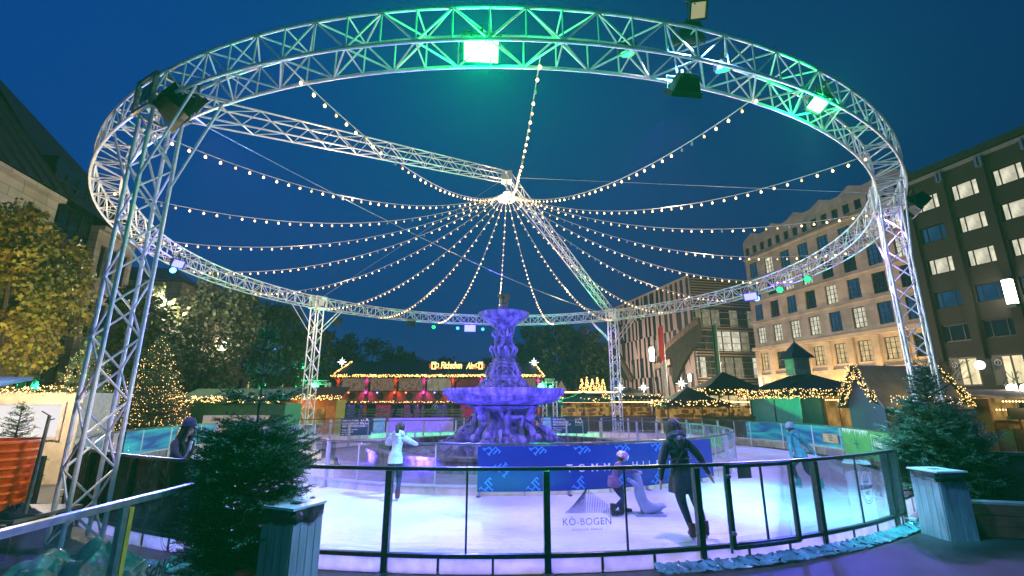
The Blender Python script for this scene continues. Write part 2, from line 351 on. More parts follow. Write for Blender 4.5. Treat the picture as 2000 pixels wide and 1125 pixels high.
barrier(ib, RI, [-106.5 + 360 / 26 * i for i in range(27)], 1.1, M_post2, mat('slim_grey_rail', (0.2, 0.22, 0.24), 0.3, 0.7), zb=-0.02, thick=0.06, bottom=0.2)
# straight runs left and right of the circle
def straight(root, p, q, ztop, n, post_mat, rail_mat, kick=None, gl=M_glass, zb=GZ, kz=0.07):
    p = V(p); q = V(q); m = MB(); m.bar(p + V((0, 0, ztop)), q + V((0, 0, ztop)), 0.075, 0.055); m.build('top_rail', rail_mat, root)
    m = MB(); m.bar(p + V((0, 0, kz)), q + V((0, 0, kz)), 0.06, 0.045); m.build('bottom_rail', post_mat, root)
    for i in range(n + 1):
        c = p.lerp(q, i / n); m = MB(); m.bar(c + V((0, 0, zb)), c + V((0, 0, ztop - 0.03)), 0.05, 0.07, (q - p)); m.build('post', post_mat, root)
        if i < n:
            e = p.lerp(q, (i + 1) / n); d = (e - c).normalized() * 0.028
            m = MB(); m.prism([c + d + V((0, 0, kz + 0.025)), e - d + V((0, 0, kz + 0.025)), e - d + V((0, 0, ztop - 0.03)), c + d + V((0, 0, ztop - 0.03))], d.cross(V((0, 0, 1))).normalized() * 0.01); m.build('glass_pane', gl, root)
            if kick:
                m = MB(); m.prism([c + d + V((0, 0, zb + .004)), e - d + V((0, 0, zb + .004)), e - d + V((0, 0, kz - 0.025)), c + d + V((0, 0, kz - 0.025))], d.cross(V((0, 0, 1))).normalized() * 0.02); m.build('kick_board', kick, root)
lb = thing('rink_barrier', 'straight glass barrier with steel rail sloping across the lower left corner', 'barrier', (-3.6, 4.4, GZ))
straight(lb, (-3.62, 2.0, 0), (-3.5, 5.85, 0), 1.15, 3, M_steel, M_steel, gl=M_glass3)
m = MB(); m.bar((-3.52, 4.62, -0.1), (-3.52, 4.62, 1.1), 0.05, 0.03); m.build('warning_strip', mat('yellow_tape', (0.75, 0.4, 0.05), 0.5), lb)
rb = thing('rink_barrier', 'short dark-railed glass barrier behind the red planter at the right edge', 'barrier', (9, 8.8, GZ))
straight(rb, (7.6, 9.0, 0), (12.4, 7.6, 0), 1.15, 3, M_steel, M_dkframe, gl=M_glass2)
# the plastic film at the foot of the front barrier
def film(name, label, fn, nu, nv, col, seed):
    r = random.Random(seed); vs = []; 
    for i in range(nu):
        for j in range(nv): vs.append(fn(i / (nu - 1), j / (nv - 1), r))
    fs = [(i * nv + j, (i + 1) * nv + j, (i + 1) * nv + j + 1, i * nv + j + 1) for i in range(nu - 1) for j in range(nv - 1)]
    return tag(MB().add(vs, fs).build(name, col, base=True, smooth=True), label, 'plastic sheet')
M_film = mat('teal_plastic_film', (0.1, 0.3, 0.32), 0.22, 0, 0.5, 5, 0.5, 14, trans=0.0, spec=0.8)
def skirt(s, t, r):
    a = -80 + 27 * s
    return pol(RO + 0.05 + 0.22 * t + 0.03 * r.random(), a + r.uniform(-.3, .3), GZ + 0.015 + 0.06 * (1 - t) ** 1.5 + 0.035 * r.random())
film('plastic_sheet', 'crinkled teal plastic film tucked along the foot of the front glass barrier', skirt, 190, 5, M_film, 3)
def heap(s, t, r):
    x, y = -6.1 + 1.9 * s, 4.9 + 2.2 * t
    return V((x + .08 * noise.noise(V((x * 4, y * 4, 7))), y + .08 * noise.noise(V((x * 4, y * 4, 9))), GZ + 0.02 + max(0, sin(pi * s)) ** .6 * max(0, sin(pi * t)) ** .6 * (.12 + .75 * abs(noise.noise(V((x * 1.7, y * 1.3, 1)))) + .25 * abs(noise.noise(V((x * 5, y * 4, 3)))))))
film('plastic_sheet', 'heap of crumpled green plastic sheet lying behind the left glass barrier', heap, 60, 60, mat('green_plastic_film', (0.05, 0.26, 0.17), 0.2, 0, 0.6, 4, 0.5, 12, spec=0.8), 5)
# ================================================================== light ring
def truss(mb, frames, s, rc, rb, closed=False, verts=True, sub=None, n=6):
    """frames: (P, U, Vv) -> four chords with zig-zag webs on the four faces"""
    k = len(frames); cs = [[P + U * (s / 2 * a) + Vv * (s / 2 * b) for a, b in ((-1, -1), (1, -1), (1, 1), (-1, 1))] for P, U, Vv in frames]
    for c in range(4): mb.sweep([f[c] for f in cs], rc, n + 2, closed=closed)
    for i in range(k if closed else k - 1):
        j = (i + 1) % k
        for c in range(4):
            d = (c + 1) % 4
            if (i + c) % 2: mb.tube(cs[i][c], cs[j][d], rb, n, cap=False)
            else: mb.tube(cs[i][d], cs[j][c], rb, n, cap=False)
            if verts and (c % 2 or i % 2 == 0): mb.tube(cs[i][c], cs[i][d], rb * 0.9, n, cap=False)
ZH = V((0, 0, 1))
rt = thing('light_ring', 'huge round silver lattice truss on four legs spanning above the ice rink', 'truss', (CX, CY, GZ))
N = 150
m = MB(); truss(m, [(pol(RR, 360 * (i + .5) / N, RZ), (pol(1, 360 * (i + .5) / N) - pol(0, 0)), ZH) for i in range(N)], RS, 0.03, 0.0165, True)
m.build('ring', M_alu, rt, True)
LEGS = [-119.0, -32.5, 57.5, 147.0]
M_plate = mat('corner_plate', (0.3, 0.31, 0.3), 0.4, 0.7, 0.4, 8)
for li, a in enumerate(LEGS):
    U = pol(1, a) - pol(0, 0); T = ZH.cross(U); m = MB(); n = 14; s = 0.5
    truss(m, [(pol(RR, a, GZ + 0.08 + (RZ - 0.35 - GZ - 0.08) * i / n), U, T) for i in range(n + 1)], s, 0.034, 0.019, verts=False)
    leg = m.build('leg', M_alu, rt, True)
    m = MB(); m.box(pol(RR, a, GZ + 0.03), (0.95, 0.95, 0.05), Matrix((U, T, ZH)).transposed()); m.build('base_plate', M_plate, leg)
    m = MB()
    for sg in (-1, 1):
        for dr in (-.26, .26):
            m.tube(pol(RR + dr, a, RZ - 1.75) + T * sg * 0.25, pol(RR + dr, a + sg * degrees(1.5 / RR), RZ - 0.3), 0.024, 8)
    m.build('knee_brace', M_alu, leg, True)
    m = MB(); R3 = Matrix((U, T, ZH)).transposed(); e = 0.66
    for q in (-1, 1):
        for w in (-1, 1):
            m.box(pol(RR + q * e / 2, a, RZ) + T * w * e / 2, (0.07, 0.07, e + .07), R3)
            m.box(pol(RR + q * e / 2, a, RZ + w * e / 2), (0.06, e - .07, 0.06), R3); m.box(pol(RR, a, RZ + w * e / 2) + T * q * e / 2, (e - .07, 0.06, 0.06), R3)
        m.box(pol(RR + q * (e / 2 - .01), a, RZ) , (0.012, e * 0.55, e * 0.55), R3)
    m.build('corner_block', M_plate if li == 0 else M_alu, leg)
APEX = V((CX + .1, CY, 12.15))
for a in (LEGS[0], LEGS[2]):
    p = pol(RR - 0.3, a, RZ + 0.1); d = (APEX - p); n = 26; dn = d.normalized(); T = dn.cross(ZH).normalized(); U2 = T.cross(dn)
    m = MB(); truss(m, [(p.lerp(APEX, i / n), T, U2) for i in range(n + 1)], 0.42, 0.024, 0.013, verts=False)
    m.build('diagonal_beam', M_alu, rt, True)
m = MB(); m.tube(APEX + V((0, 0, -.2)), (APEX.x, APEX.y, 11.3), 0.03, 8); m.box(APEX, (0.5, 0.5, 0.45)); m.lathe([(0.05, 0), (0.16, .03), (0.16, .08), (.05, .1)], 16, (APEX.x, APEX.y, 11.3)); m.build('hub', M_alu, rt)
# ------------------------------------------------------------------ strings of bulbs
bm_on = MB().ball((0, 0, 0), 0.028, 8, 6, (1, 1, 1.15)).mesh('bulb', M_bulb, smooth=True)
bm_dim = MB().ball((0, 0, 0), 0.025, 8, 6, (1, 1, 1.2)).mesh('bulb', M_bulb2, smooth=True)
bm_off = MB().ball((0, 0, 0), 0.028, 8, 6, (1, 1, 1.3)).mesh('bulb', M_bulboff, smooth=True)
where = ['running from the apex to the near truss right beside the big green floodlight', 'running over the near right truss past the two green spotlights', 'rising to the bright green lamp on the right of the ring', 'ending just above the near right leg', 'dropping to the ring in front of the upper beige facade', 'ending on the ring before the lower beige facade', 'ending above the slatted office block', 'ending near the right far leg, just right of it', 'running beside the diagonal beam to the right far leg', 'hanging just right of the fountain top', 'hanging straight down behind the fountain top', 'ending just left of the blue far floodlight', 'ending left of the black far lamp over the beer hut', 'ending just right of the left far leg', 'ending left of the left far leg above the street trees', 'ending above the autumn tree by the left blue lamp', 'ending behind the near left leg at its middle', 'passing behind the slanted brace of the near left leg', 'running from the black floodlight at the near left leg', 'crossing in front of the diagonal beam to the near left truss']
sock = mat('lamp_socket', (0.5, 0.47, 0.42), 0.5)
HUBP = V((APEX.x, APEX.y, 11.36))
for k in range(20):
    a = -86.5 + 18 * k; E_ = pol(RR - 0.1, a, RZ - 0.28)
    st = thing('string_light', 'bulb string ' + where[k], 'string lights', HUBP, 'strings of bulbs under the light ring')
    pts = []; sag = (1.33 + .3 * sin(radians(a))) * (1 + rnd.uniform(-.06, .06))
    for i in range(61):
        t = i / 60; p = HUBP.lerp(E_, t); p.z -= sag * 4 * t * (1 - t); pts.append(p)
    m = MB(); m.sweep(pts, 0.011, 5); m.build('cable', M_cable, st)
    nb = 40; so = MB(); rr = random.Random(k + 50); pos = []
    for b in range(nb):
        t = (b + 1.1) / (nb + .4); i = min(59, int(t * 60)); p = pts[i].lerp(pts[i + 1], t * 60 - i)
        so.tube(p, p + V((0, 0, -.05)), 0.016, 6); pos.append(p)
    so.build('socket', sock, st)['kind'] = 'stuff'
    for p in pos: link('bulb', bm_off if rr.random() < 0.1 else bm_dim if rr.random() < .25 else bm_on, st, p + V((rr.uniform(-.01, .01), rr.uniform(-.01, .01), -.09)) - HUBP)
# guy wires
def wire(name, label, p, q, r=0.008, sag=0.0):
    pts = [V(p).lerp(V(q), i / 20) - V((0, 0, 4 * sag * (i / 20) * (1 - i / 20))) for i in range(21)]
    return tag(MB().sweep(pts, r, 5).build(name, M_steel, base=True), label, 'cable')
wire('guy_wire', 'thin guy wire from the near left leg across to the right far leg', pol(RR - .2, -120, RZ + .1), pol(RR, 59, RZ + .1), 0.011, 0.5)
wire('guy_wire', 'thin guy wire from the apex out to the near right leg', APEX, pol(RR, LEGS[1], RZ + .2), 0.009)
wire('guy_wire', 'thin guy wire from the apex down to the left far leg', APEX, pol(RR, LEGS[3], RZ + .2), 0.009)
# ------------------------------------------------------------------ floodlights
M_lens = {}
def lens(c, st): 
    k = (c, st)
    if k not in M_lens: M_lens[k] = emis('lamp_face_%d' % len(M_lens), c, st)
    return M_lens[k]
def flood(label, p, target, size, col=None, st=20, name='floodlight', roll=0, yoke=True):
    t = thing(name, label, 'floodlight', p, 'lamps clamped to the light ring'); M_ = aim_matrix(p, target, roll); w, h = size; d = h * 0.8
    m = MB(); m.add([(-w / 2, 0, -h / 2), (w / 2, 0, -h / 2), (w / 2, 0, h / 2), (-w / 2, 0, h / 2), (-w * .32, -d, -h * .34), (w * .32, -d, -h * .34), (w * .32, -d, h * .34), (-w * .32, -d, h * .34)],
          [(4, 5, 6, 7)[::-1], (0, 1, 5, 4), (1, 2, 6, 5), (2, 3, 7, 6), (3, 0, 4, 7)])
    for i in range(7): m.box((w * (-.3 + .1 * i), -d * 0.9, 0), (w * .02, d * 0.5, h * .72))
    for x in (-1, 1): m.box((x * (w / 2 + .01), .03, 0), (.02, .09, h + .04)); m.box((0, .03, x * (h / 2 + .01)), (w, .09, .02))
    m.xf(M_); m.build('housing', M_black, t)
    m = MB(); m.box((0, .012, 0), (w * .96, .012, h * .94)); m.xf(M_); m.build('lens', lens(col, st) if col else mat('lamp_glass', (0.03, 0.03, 0.035), 0.08, 0, spec=0.8), t)
    if yoke:
        m = MB(); up = M_.to_3x3() @ V((1, 0, 0)); P = V(p)
        for x in (-1, 1): m.bar(P + up * x * (w / 2 + .04), P + up * x * (w / 2 + .04) + V((0, 0, h * .9)), .04, .012)
        m.bar(P - up * (w / 2 + .05) + V((0, 0, h * .9)), P + up * (w / 2 + .05) + V((0, 0, h * .9)), .04, .015)
        m.tube(P + V((0, 0, h * .9)), P + V((0, 0, h * .9 + .14)), .025, 8); m.build('yoke', M_black, t)
        m = MB(); m.sweep([P + V((0, 0, h * .5)), P + up * .12 + V((.05, -.1, h * .2)), P + up * .25 + V((0, 0, h * 1.1)), P + V((0, 0, h * 1.3))], .012, 5); m.build('power_cable', M_rubber, t)
    return t
def par(label, p, target, r, col, st=8):
    t = thing('spotlight', label, 'spotlight', p, 'lamps clamped to the light ring'); M_ = aim_matrix(p, target)
    R_ = Matrix.Rotation(-pi / 2, 4, 'X')
    m = MB(); m.lathe([(r * .35, -r * 1.7), (r * .8, -r * 1.3), (r, -r * .5), (r * 1.08, 0), (r * .94, 0.0), (r * .9, -.02)], 16); m.xf(M_ @ R_); m.build('can', M_black, t, True)
    m = MB(); m.lathe([(r * .9, -.015), (r * .9, -.005), (.001, .005)], 16); m.xf(M_ @ R_); m.build('lens', lens(col, st), t)
    m = MB(); P = V(p)
    for x in (-1, 1): m.bar(P + V((x * (r + .03), 0, -.02)), P + V((x * (r + .03), 0, r * 1.8)), .03, .01)
    m.bar(P + V((-r - .03, 0, r * 1.8)), P + V((r + .03, 0, r * 1.8)), .03, .01); m.tube(P + V((0, 0, r * 1.8)), P + V((0, 0, r * 1.8 + .12)), .02, 6); m.build('yoke', M_black, t)
    return t
CEN = V((CX, CY, 0))
GREEN = (0.02, 1.0, 0.16); BLUE = (0.12, 0.1, 1.0); VIO = (0.36, 0.22, 1.0); CYAN = (0.1, 0.75, 1.0)
pA = gz(940, 98, 7.62); flood('big blazing green floodlight in the middle of the near truss', pA, EYE, (.56, .36), (0.3, 1.0, 0.5), 30)
pB = gz(1600, 200, 7.5); flood('bright green floodlight at the right of the near truss', pB, V((2.0, 6.0, 2.0)), (.36, .26), (0.2, 1.0, 0.4), 14, roll=.4)
pC = gz(365, 222, 7.25); flood('large unlit black floodlight hanging at the near left leg', pC, V((2, 18, 0)), (.78, .5), None)
pD = gz(1780, 405, 7.45); flood('black floodlight hanging outside the near right leg', pD, V((2, 17, 0)), (.75, .45), None)
pE = gz(1335, 178, 7.2); flood('black floodlight under the near truss below the white box lamp', pE, V((2, 14, 0)), (.5, .3), None)
pE2 = gz(1345, 78, 8.05); flood('small black floodlight inside the near truss, right half', pE2, V((3, 12, 0)), (.42, .3), None)
pW = gz(1363, 20, 8.45); flood('white-cased square work light standing on top of the near truss', pW, V((2.2, 1, 3)), (.24, .25), (1.0, 0.9, 0.55), .35, yoke=True)
par('green spotlight hanging left of the pair in the near right truss', gz(1225, 106, 7.55), V((1.8, 8, 0)), .12, GREEN, 6)
par('green spotlight hanging right of the pair in the near right truss', gz(1412, 138, 7.5), V((4, 9, 0)), .12, GREEN, 5)
pF = gz(918, 641, 7.1); flood('bright blue floodlight at the middle of the far truss', pF, V((0, 9, 0)), (.8, .5), (0.1, 0.1, 1.0), 7)
pG = gz(347, 515, 7.25); flood('bright blue floodlight on the left of the ring', pG, V((0, 12, 0)), (.44, .3), (0.1, 0.1, 1.0), 7)
pH = gz(1466, 579, 7.1); flood('bright blue floodlight on the right of the ring before the beige facade', pH, V((0, 10, 0)), (.6, .35), (0.1, 0.1, 1.0), 7)
par('small cyan spotlight beneath the left blue floodlight', gz(338, 528, 7.0), V((0, 10, 0)), .12, CYAN, 8)
par('green spotlight on the far truss above the beer hut sign', gz(847, 639, 7.1), V((0, 9, 0)), .13, GREEN, 4)
par('pale blue spotlight left of the far blue floodlight', gz(894, 641, 7.1), V((0, 9, 0)), .12, (.05, .4, 1), 4)
par('pale blue spotlight right of the far blue floodlight', gz(943, 643, 7.1), V((0, 9, 0)), .12, (.05, .4, 1), 4)
par('green spotlight on the right of the ring nearer the blue floodlight', gz(1523, 566, 7.1), V((0, 9, 0)), .15, GREEN, 4)
par('green spotlight on the right of the ring farther up towards the near right leg', gz(1577, 545, 7.1), V((0, 9, 0)), .15, GREEN, 4)
par('blue spotlight clamped right beside the right blue floodlight', gz(1478, 583, 7.05), V((0, 9, 0)), .15, (.1, .3, 1), 9)
pI = gz(657, 628, 7.0); flood('black floodlight hanging right of the left far leg', pI, V((0, 16, 0)), (.6, .5), None)
pJ = gz(803, 632, 7.15); flood('small black floodlight under the far truss above the beer hut', pJ, V((0, 14, 0)), (.5, .32), None)
pK = gz(1140, 645, 7.0); flood('black floodlight hanging left of the right far leg', pK, V((0, 16, 0)), (.5, .5), None)
# lamps: what the floodlights give off
spot(pA + V((0, .15, -.2)), V((0.3, 10, 0)), (0.1, 0.5, 1.0), 700, 120)
spot(pB + V((-.1, .1, -.2)), gz(1590, 985, 0), (0.18, 0.8, 1.0), 9500, 44, 1.0)
spot(pC + V((.15, .3, -.15)), V((-3, 12.5, 0)), (0.33, 0.18, 1.0), 3700, 90)
spot(pD + V((-.3, .2, -.15)), V((4.5, 13, 0)), (0.34, 0.19, 1.0), 3700, 90)
spot(pE + V((0, .2, -.2)), V((.8, 11.5, 0)), (0.36, 0.21, 1.0), 3200, 95)
spot(pF + V((0, -.3, -.2)), V((0, 18, 0)), (0.3, 0.25, 1.0), 1600, 120)
spot(pG + V((.2, 0, -.2)), V((-6, 13, 0)), (0.12, 0.45, 1.0), 1900, 120)
spot(pH + V((-.2, 0, -.2)), V((6, 15, 0)), (0.25, 0.25, 1.0), 1700, 120)
spot(pE2 + V((0, .2, -.3)), gz(690, 1010, 0), (0.2, 0.8, 1.0), 16000, 34, 1.0)
spot(pI + V((0, -.3, -.2)), V((-6, 20, 0)), (0.5, 0.3, 1.0), 1700, 110)
spot(pK + V((0, -.3, -.2)), V((6, 22, 0)), (0.5, 0.3, 1.0), 1700, 110)
for q_, w_ in ((pC, 12000), (pD, 12000), (pE, 15000)): spot(q_ + (V((CX, CY, 2.6)) - q_).normalized() * .35, V((CX, CY, 2.5)), (0.06, 0.035, 1.0), w_, 33, .5)
spot(pE2 + V((-.2, -.1, -.25)), V((-8.25, 7.5, .75)), (1, .85, .9), 3800, 11, .8); spot(pD + V((.1, -.3, -.3)), V((10.0, 7.8, 0)), (.5, .6, 1), 500, 60, 1.0)  # added fill spots: one brightens the orange tubs, one the red planter
spot(pE2 + V((-.1, -.2, -.3)), V((-2.2, 4.7, .8)), (0.2, 0.55, 0.95), 4200, 46, 1.0); spot(pE2 + V((.15, -.2, -.3)), V((7.4, 7.2, 0)), (0.14, 0.38, 1.0), 4200, 74, 1.0)
for k in range(0, 20, 2):   # glow of the bulb strings
    a = -86.5 + 18 * k; point(pol(RR * .62, a, 8.0), (1.0, 0.74, 0.5), 190, .25)
point(HUBP + V((0, 0, -.15)), (1.0, 0.74, 0.5), 420, .2)

# extra spots aimed at the viewer, lighting the haze to imitate lens glow
def beam(p, aim, tgt, col, w, ang): spot(p + (V(aim) - p).normalized() * .2, tgt, col, w, ang, 1.0, .1, 'beam')
beam(pA, EYE, EYE, (0.0, 1.0, 0.22), 250000, 38)
beam(pB, V((2.0, 6.0, 2.0)), EYE, (0.0, 1.0, 0.22), 36000, 38)
beam(pF, V((0, 9, 0)), EYE, (0.06, 0.05, 1.0), 26000, 40)
beam(pG, V((0, 12, 0)), EYE, (0.06, 0.05, 1.0), 9000, 40)
beam(pH, V((0, 10, 0)), EYE, (0.06, 0.05, 1.0), 14000, 40)
for q_, t_, c_, w_ in ((pA, EYE, (0, 1, .2), 260), (pB, V((2, 6, 2)), (0, 1, .2), 90), (pF, V((0, 9, 0)), (.06, .05, 1), 260), (pG, V((0, 12, 0)), (.06, .05, 1), 110), (pH, V((0, 10, 0)), (.06, .05, 1), 200)): point(q_ + (V(t_) - q_).normalized() * .28, c_, w_, .12)
m = MB(); m.box((0, 60, 33.5), (346, 256, 69.5)); hz = m.build('haze', None); hz['kind'] = 'stuff'
hm = bpy.data.materials.new('halo_haze'); n_, o_ = nt(hm); pv = n_.nodes.new('ShaderNodeVolumePrincipled'); pv.inputs['Density'].default_value = HAZE = 0.0004; pv.inputs['Color'].default_value = (.85, .88, .92, 1); n_.links.new(pv.outputs[0], o_.inputs['Volume']); hz.data.materials.clear(); hz.data.materials.append(hm)  # thin haze added to carry halos round the lamps
# ================================================================== skinned figures
def skin_mesh(name, verts, edges, radii, root=0, lev=2):
    me = bpy.data.meshes.new(name); me.from_pydata([tuple(v) for v in verts], edges, [])
    o = bpy.data.objects.new(name, me); COL.objects.link(o)
    md = o.modifiers.new('s', 'SKIN'); md.use_smooth_shade = True; md.branch_smoothing = 0.6
    sv = me.skin_vertices[0].data
    for i, r in enumerate(radii):
        sv[i].radius = (r, r) if not isinstance(r, tuple) else r
        sv[i].use_root = (i == root)
    if lev: s2 = o.modifiers.new('u', 'SUBSURF'); s2.levels = lev; s2.render_levels = lev
    dg = bpy.context.evaluated_depsgraph_get(); ev = o.evaluated_get(dg)
    out = bpy.data.meshes.new_from_object(ev); out.name = name
    bpy.data.objects.remove(o); bpy.data.meshes.remove(me)
    out.polygons.foreach_set('use_smooth', [True] * len(out.polygons))
    return out
def ik(a, b, l1, l2, hint):
    a = V(a); b = V(b); d = b - a; L = min(d.length, (l1 + l2) * 0.995); dn = d.normalized(); b = a + dn * L
    x = (l1 * l1 - l2 * l2 + L * L) / (2 * L); h = sqrt(max(0, l1 * l1 - x * x)); hv = V(hint); hv = hv - dn * hv.dot(dn)
    if hv.length < 1e-4: hv = V((0, 1, 0))
    return a + dn * x + hv.normalized() * h, b
def figure(h, pelvis, lean=0, side=0, twist=0, head=(0, 0), hands=None, feet=None, elbows=None, knees=None, bulk=1.0, fingers=True, lev=2, toes=None, headscale=1.0):
    """joints in local frame (x right, y forward, z up); returns mesh, joints, per-bone list"""
    k = h / 1.7; P = V(pelvis); vs = []; es = []; rs = []; bones = {}
    Rl = Matrix.Rotation(radians(twist), 3, 'Z') @ Matrix.Rotation(radians(-lean), 3, 'X') @ Matrix.Rotation(radians(side), 3, 'Y')
    def add(p, r, par=None, bone=None):
        vs.append(V(p)); rs.append(r); i = len(vs) - 1
        if par is not None:
            es.append((par, i)); bones.setdefault(bone, []).append((vs[par], vs[i]))
        return i
    sp = lambda x, y, z: P + Rl @ V((x * k, y * k, z * k))
    pe = add(P, .125 * k * bulk); wa = add(sp(0, 0, .16), .112 * k * bulk, pe, 'top'); ch = add(sp(0, .01, .34), .135 * k * bulk, wa, 'top'); nb = add(sp(0, 0, .5), .075 * k * bulk ** .5, ch, 'top')
    Rh = Rl @ Matrix.Rotation(radians(head[0]), 3, 'Z') @ Matrix.Rotation(radians(head[1]), 3, 'X')
    nk0 = vs[nb]; hp = lambda x, y, z: nk0 + Rh @ (V((x, y, z)) * k * headscale)
    n1 = add(hp(0, .01, .07), .048 * k * headscale, nb, 'head'); h1 = add(hp(0, .035, .125), .07 * k * headscale, n1, 'head'); h2 = add(hp(0, .025, .19), .09 * k * headscale, h1, 'head'); h3 = add(hp(0, .015, .245), .066 * k * headscale, h2, 'head')
    J = dict(pelvis=P, chest=vs[ch], neck=nk0, head=vs[h2], Rh=Rh, R=Rl, k=k * headscale)
    if fingers:
        add(hp(0, .125, .165), .014 * k * headscale, h2, 'head')
        for sx in (-1, 1): add(hp(sx * .095, .0, .17), .014 * k, h2, 'head')
    hands = hands or [(-.24, .05, .78), (.24, .05, .78)]; feet = feet or [(-.1, 0, .09), (.1, 0, .09)]
    elbows = elbows or [(-.4, -1, 0), (.4, -1, 0)]; knees = knees or [(0, 1, 0), (0, 1, 0)]
    for s, i in ((-1, 0), (1, 1)):
        sh = add(sp(s * .165, 0, .455), .068 * k * bulk, nb, 'top'); el, wr = ik(vs[sh], V(hands[i]), .29 * k, .26 * k, elbows[i])
        e = add(el, .05 * k * bulk, sh, 'sleeve'); w = add(wr, .032 * k * bulk ** .5, e, 'sleeve'); d = (wr - el).normalized()
        sd = d.cross(V((s, 0, 0.3))).normalized(); pm = add(wr + d * .07 * k, .034 * k, w, 'hand'); J['wrist%d' % i] = wr; J['elbow%d' % i] = el
        if fingers:
            for q in range(4):
                ln = (.075, .085, .08, .062)[q] * k; o_ = sd * (.024 * k * (1.5 - q)) ; dn = (d + V((0, 0, -.25))).normalized()
                a = add(wr + d * .1 * k + o_, .0105 * k, pm, 'hand'); add(vs[a] + dn * ln * .6, .009 * k, a, 'hand')
            add(wr + d * .06 * k + sd * .055 * k, .011 * k, pm, 'hand')
        hj = add(sp(s * .09, 0, -.05), .1 * k * bulk, pe, 'leg'); kn, an = ik(vs[hj], V(feet[i]), .42 * k, .42 * k, knees[i])
        kk = add(kn, .066 * k * bulk ** .5, hj, 'leg'); a2 = add(an, .043 * k, kk, 'leg')
        td = V(toes[i]) if toes else V((0, 1, -.25)); he = add(an + V((0, -.02, -.055)) * k, .042 * k, a2, 'shoe'); add(an + td.normalized() * .15 * k + V((0, 0, -.03)) * k, .036 * k, he, 'shoe')
        J['ankle%d' % i] = an; J['knee%d' % i] = kn; J['toe%d' % i] = td
    return skin_mesh('body', vs, es, rs, 0, lev), J, bones
def paint(me, bones, mats, order=('top', 'sleeve', 'hand', 'head', 'leg', 'shoe')):
    for b in order: me.materials.append(mats[b])
    segs = [(i, a, b) for i, n in enumerate(order) for a, b in bones.get(n, [])]; idx = []
    for p in me.polygons:
        c = p.center; best = None
        for i, a, b in segs:
            d = b - a; t = max(0, min(1, (c - a).dot(d) / max(1e-9, d.length_squared))); q = (c - (a + d * t)).length
            if best is None or q < best[0]: best = (q, i)
        idx.append(best[1])
    me.polygons.foreach_set('material_index', idx)
M_skin = mat('skin', (0.5, 0.3, 0.22), 0.5, 0, 0.1, 10)
M_hair = mat('dark_hair', (0.016, 0.01, 0.008), 0.45, 0, 0.5, 30, 0.4, 60, stretch=(4, 4, .6))
M_blade = mat('skate_blade', (0.6, 0.6, 0.62), 0.25, 0.9)
def cloth(name, c, bump=0.35): return mat(name, c, 0.8, 0, 0.35, 9, bump, 22)
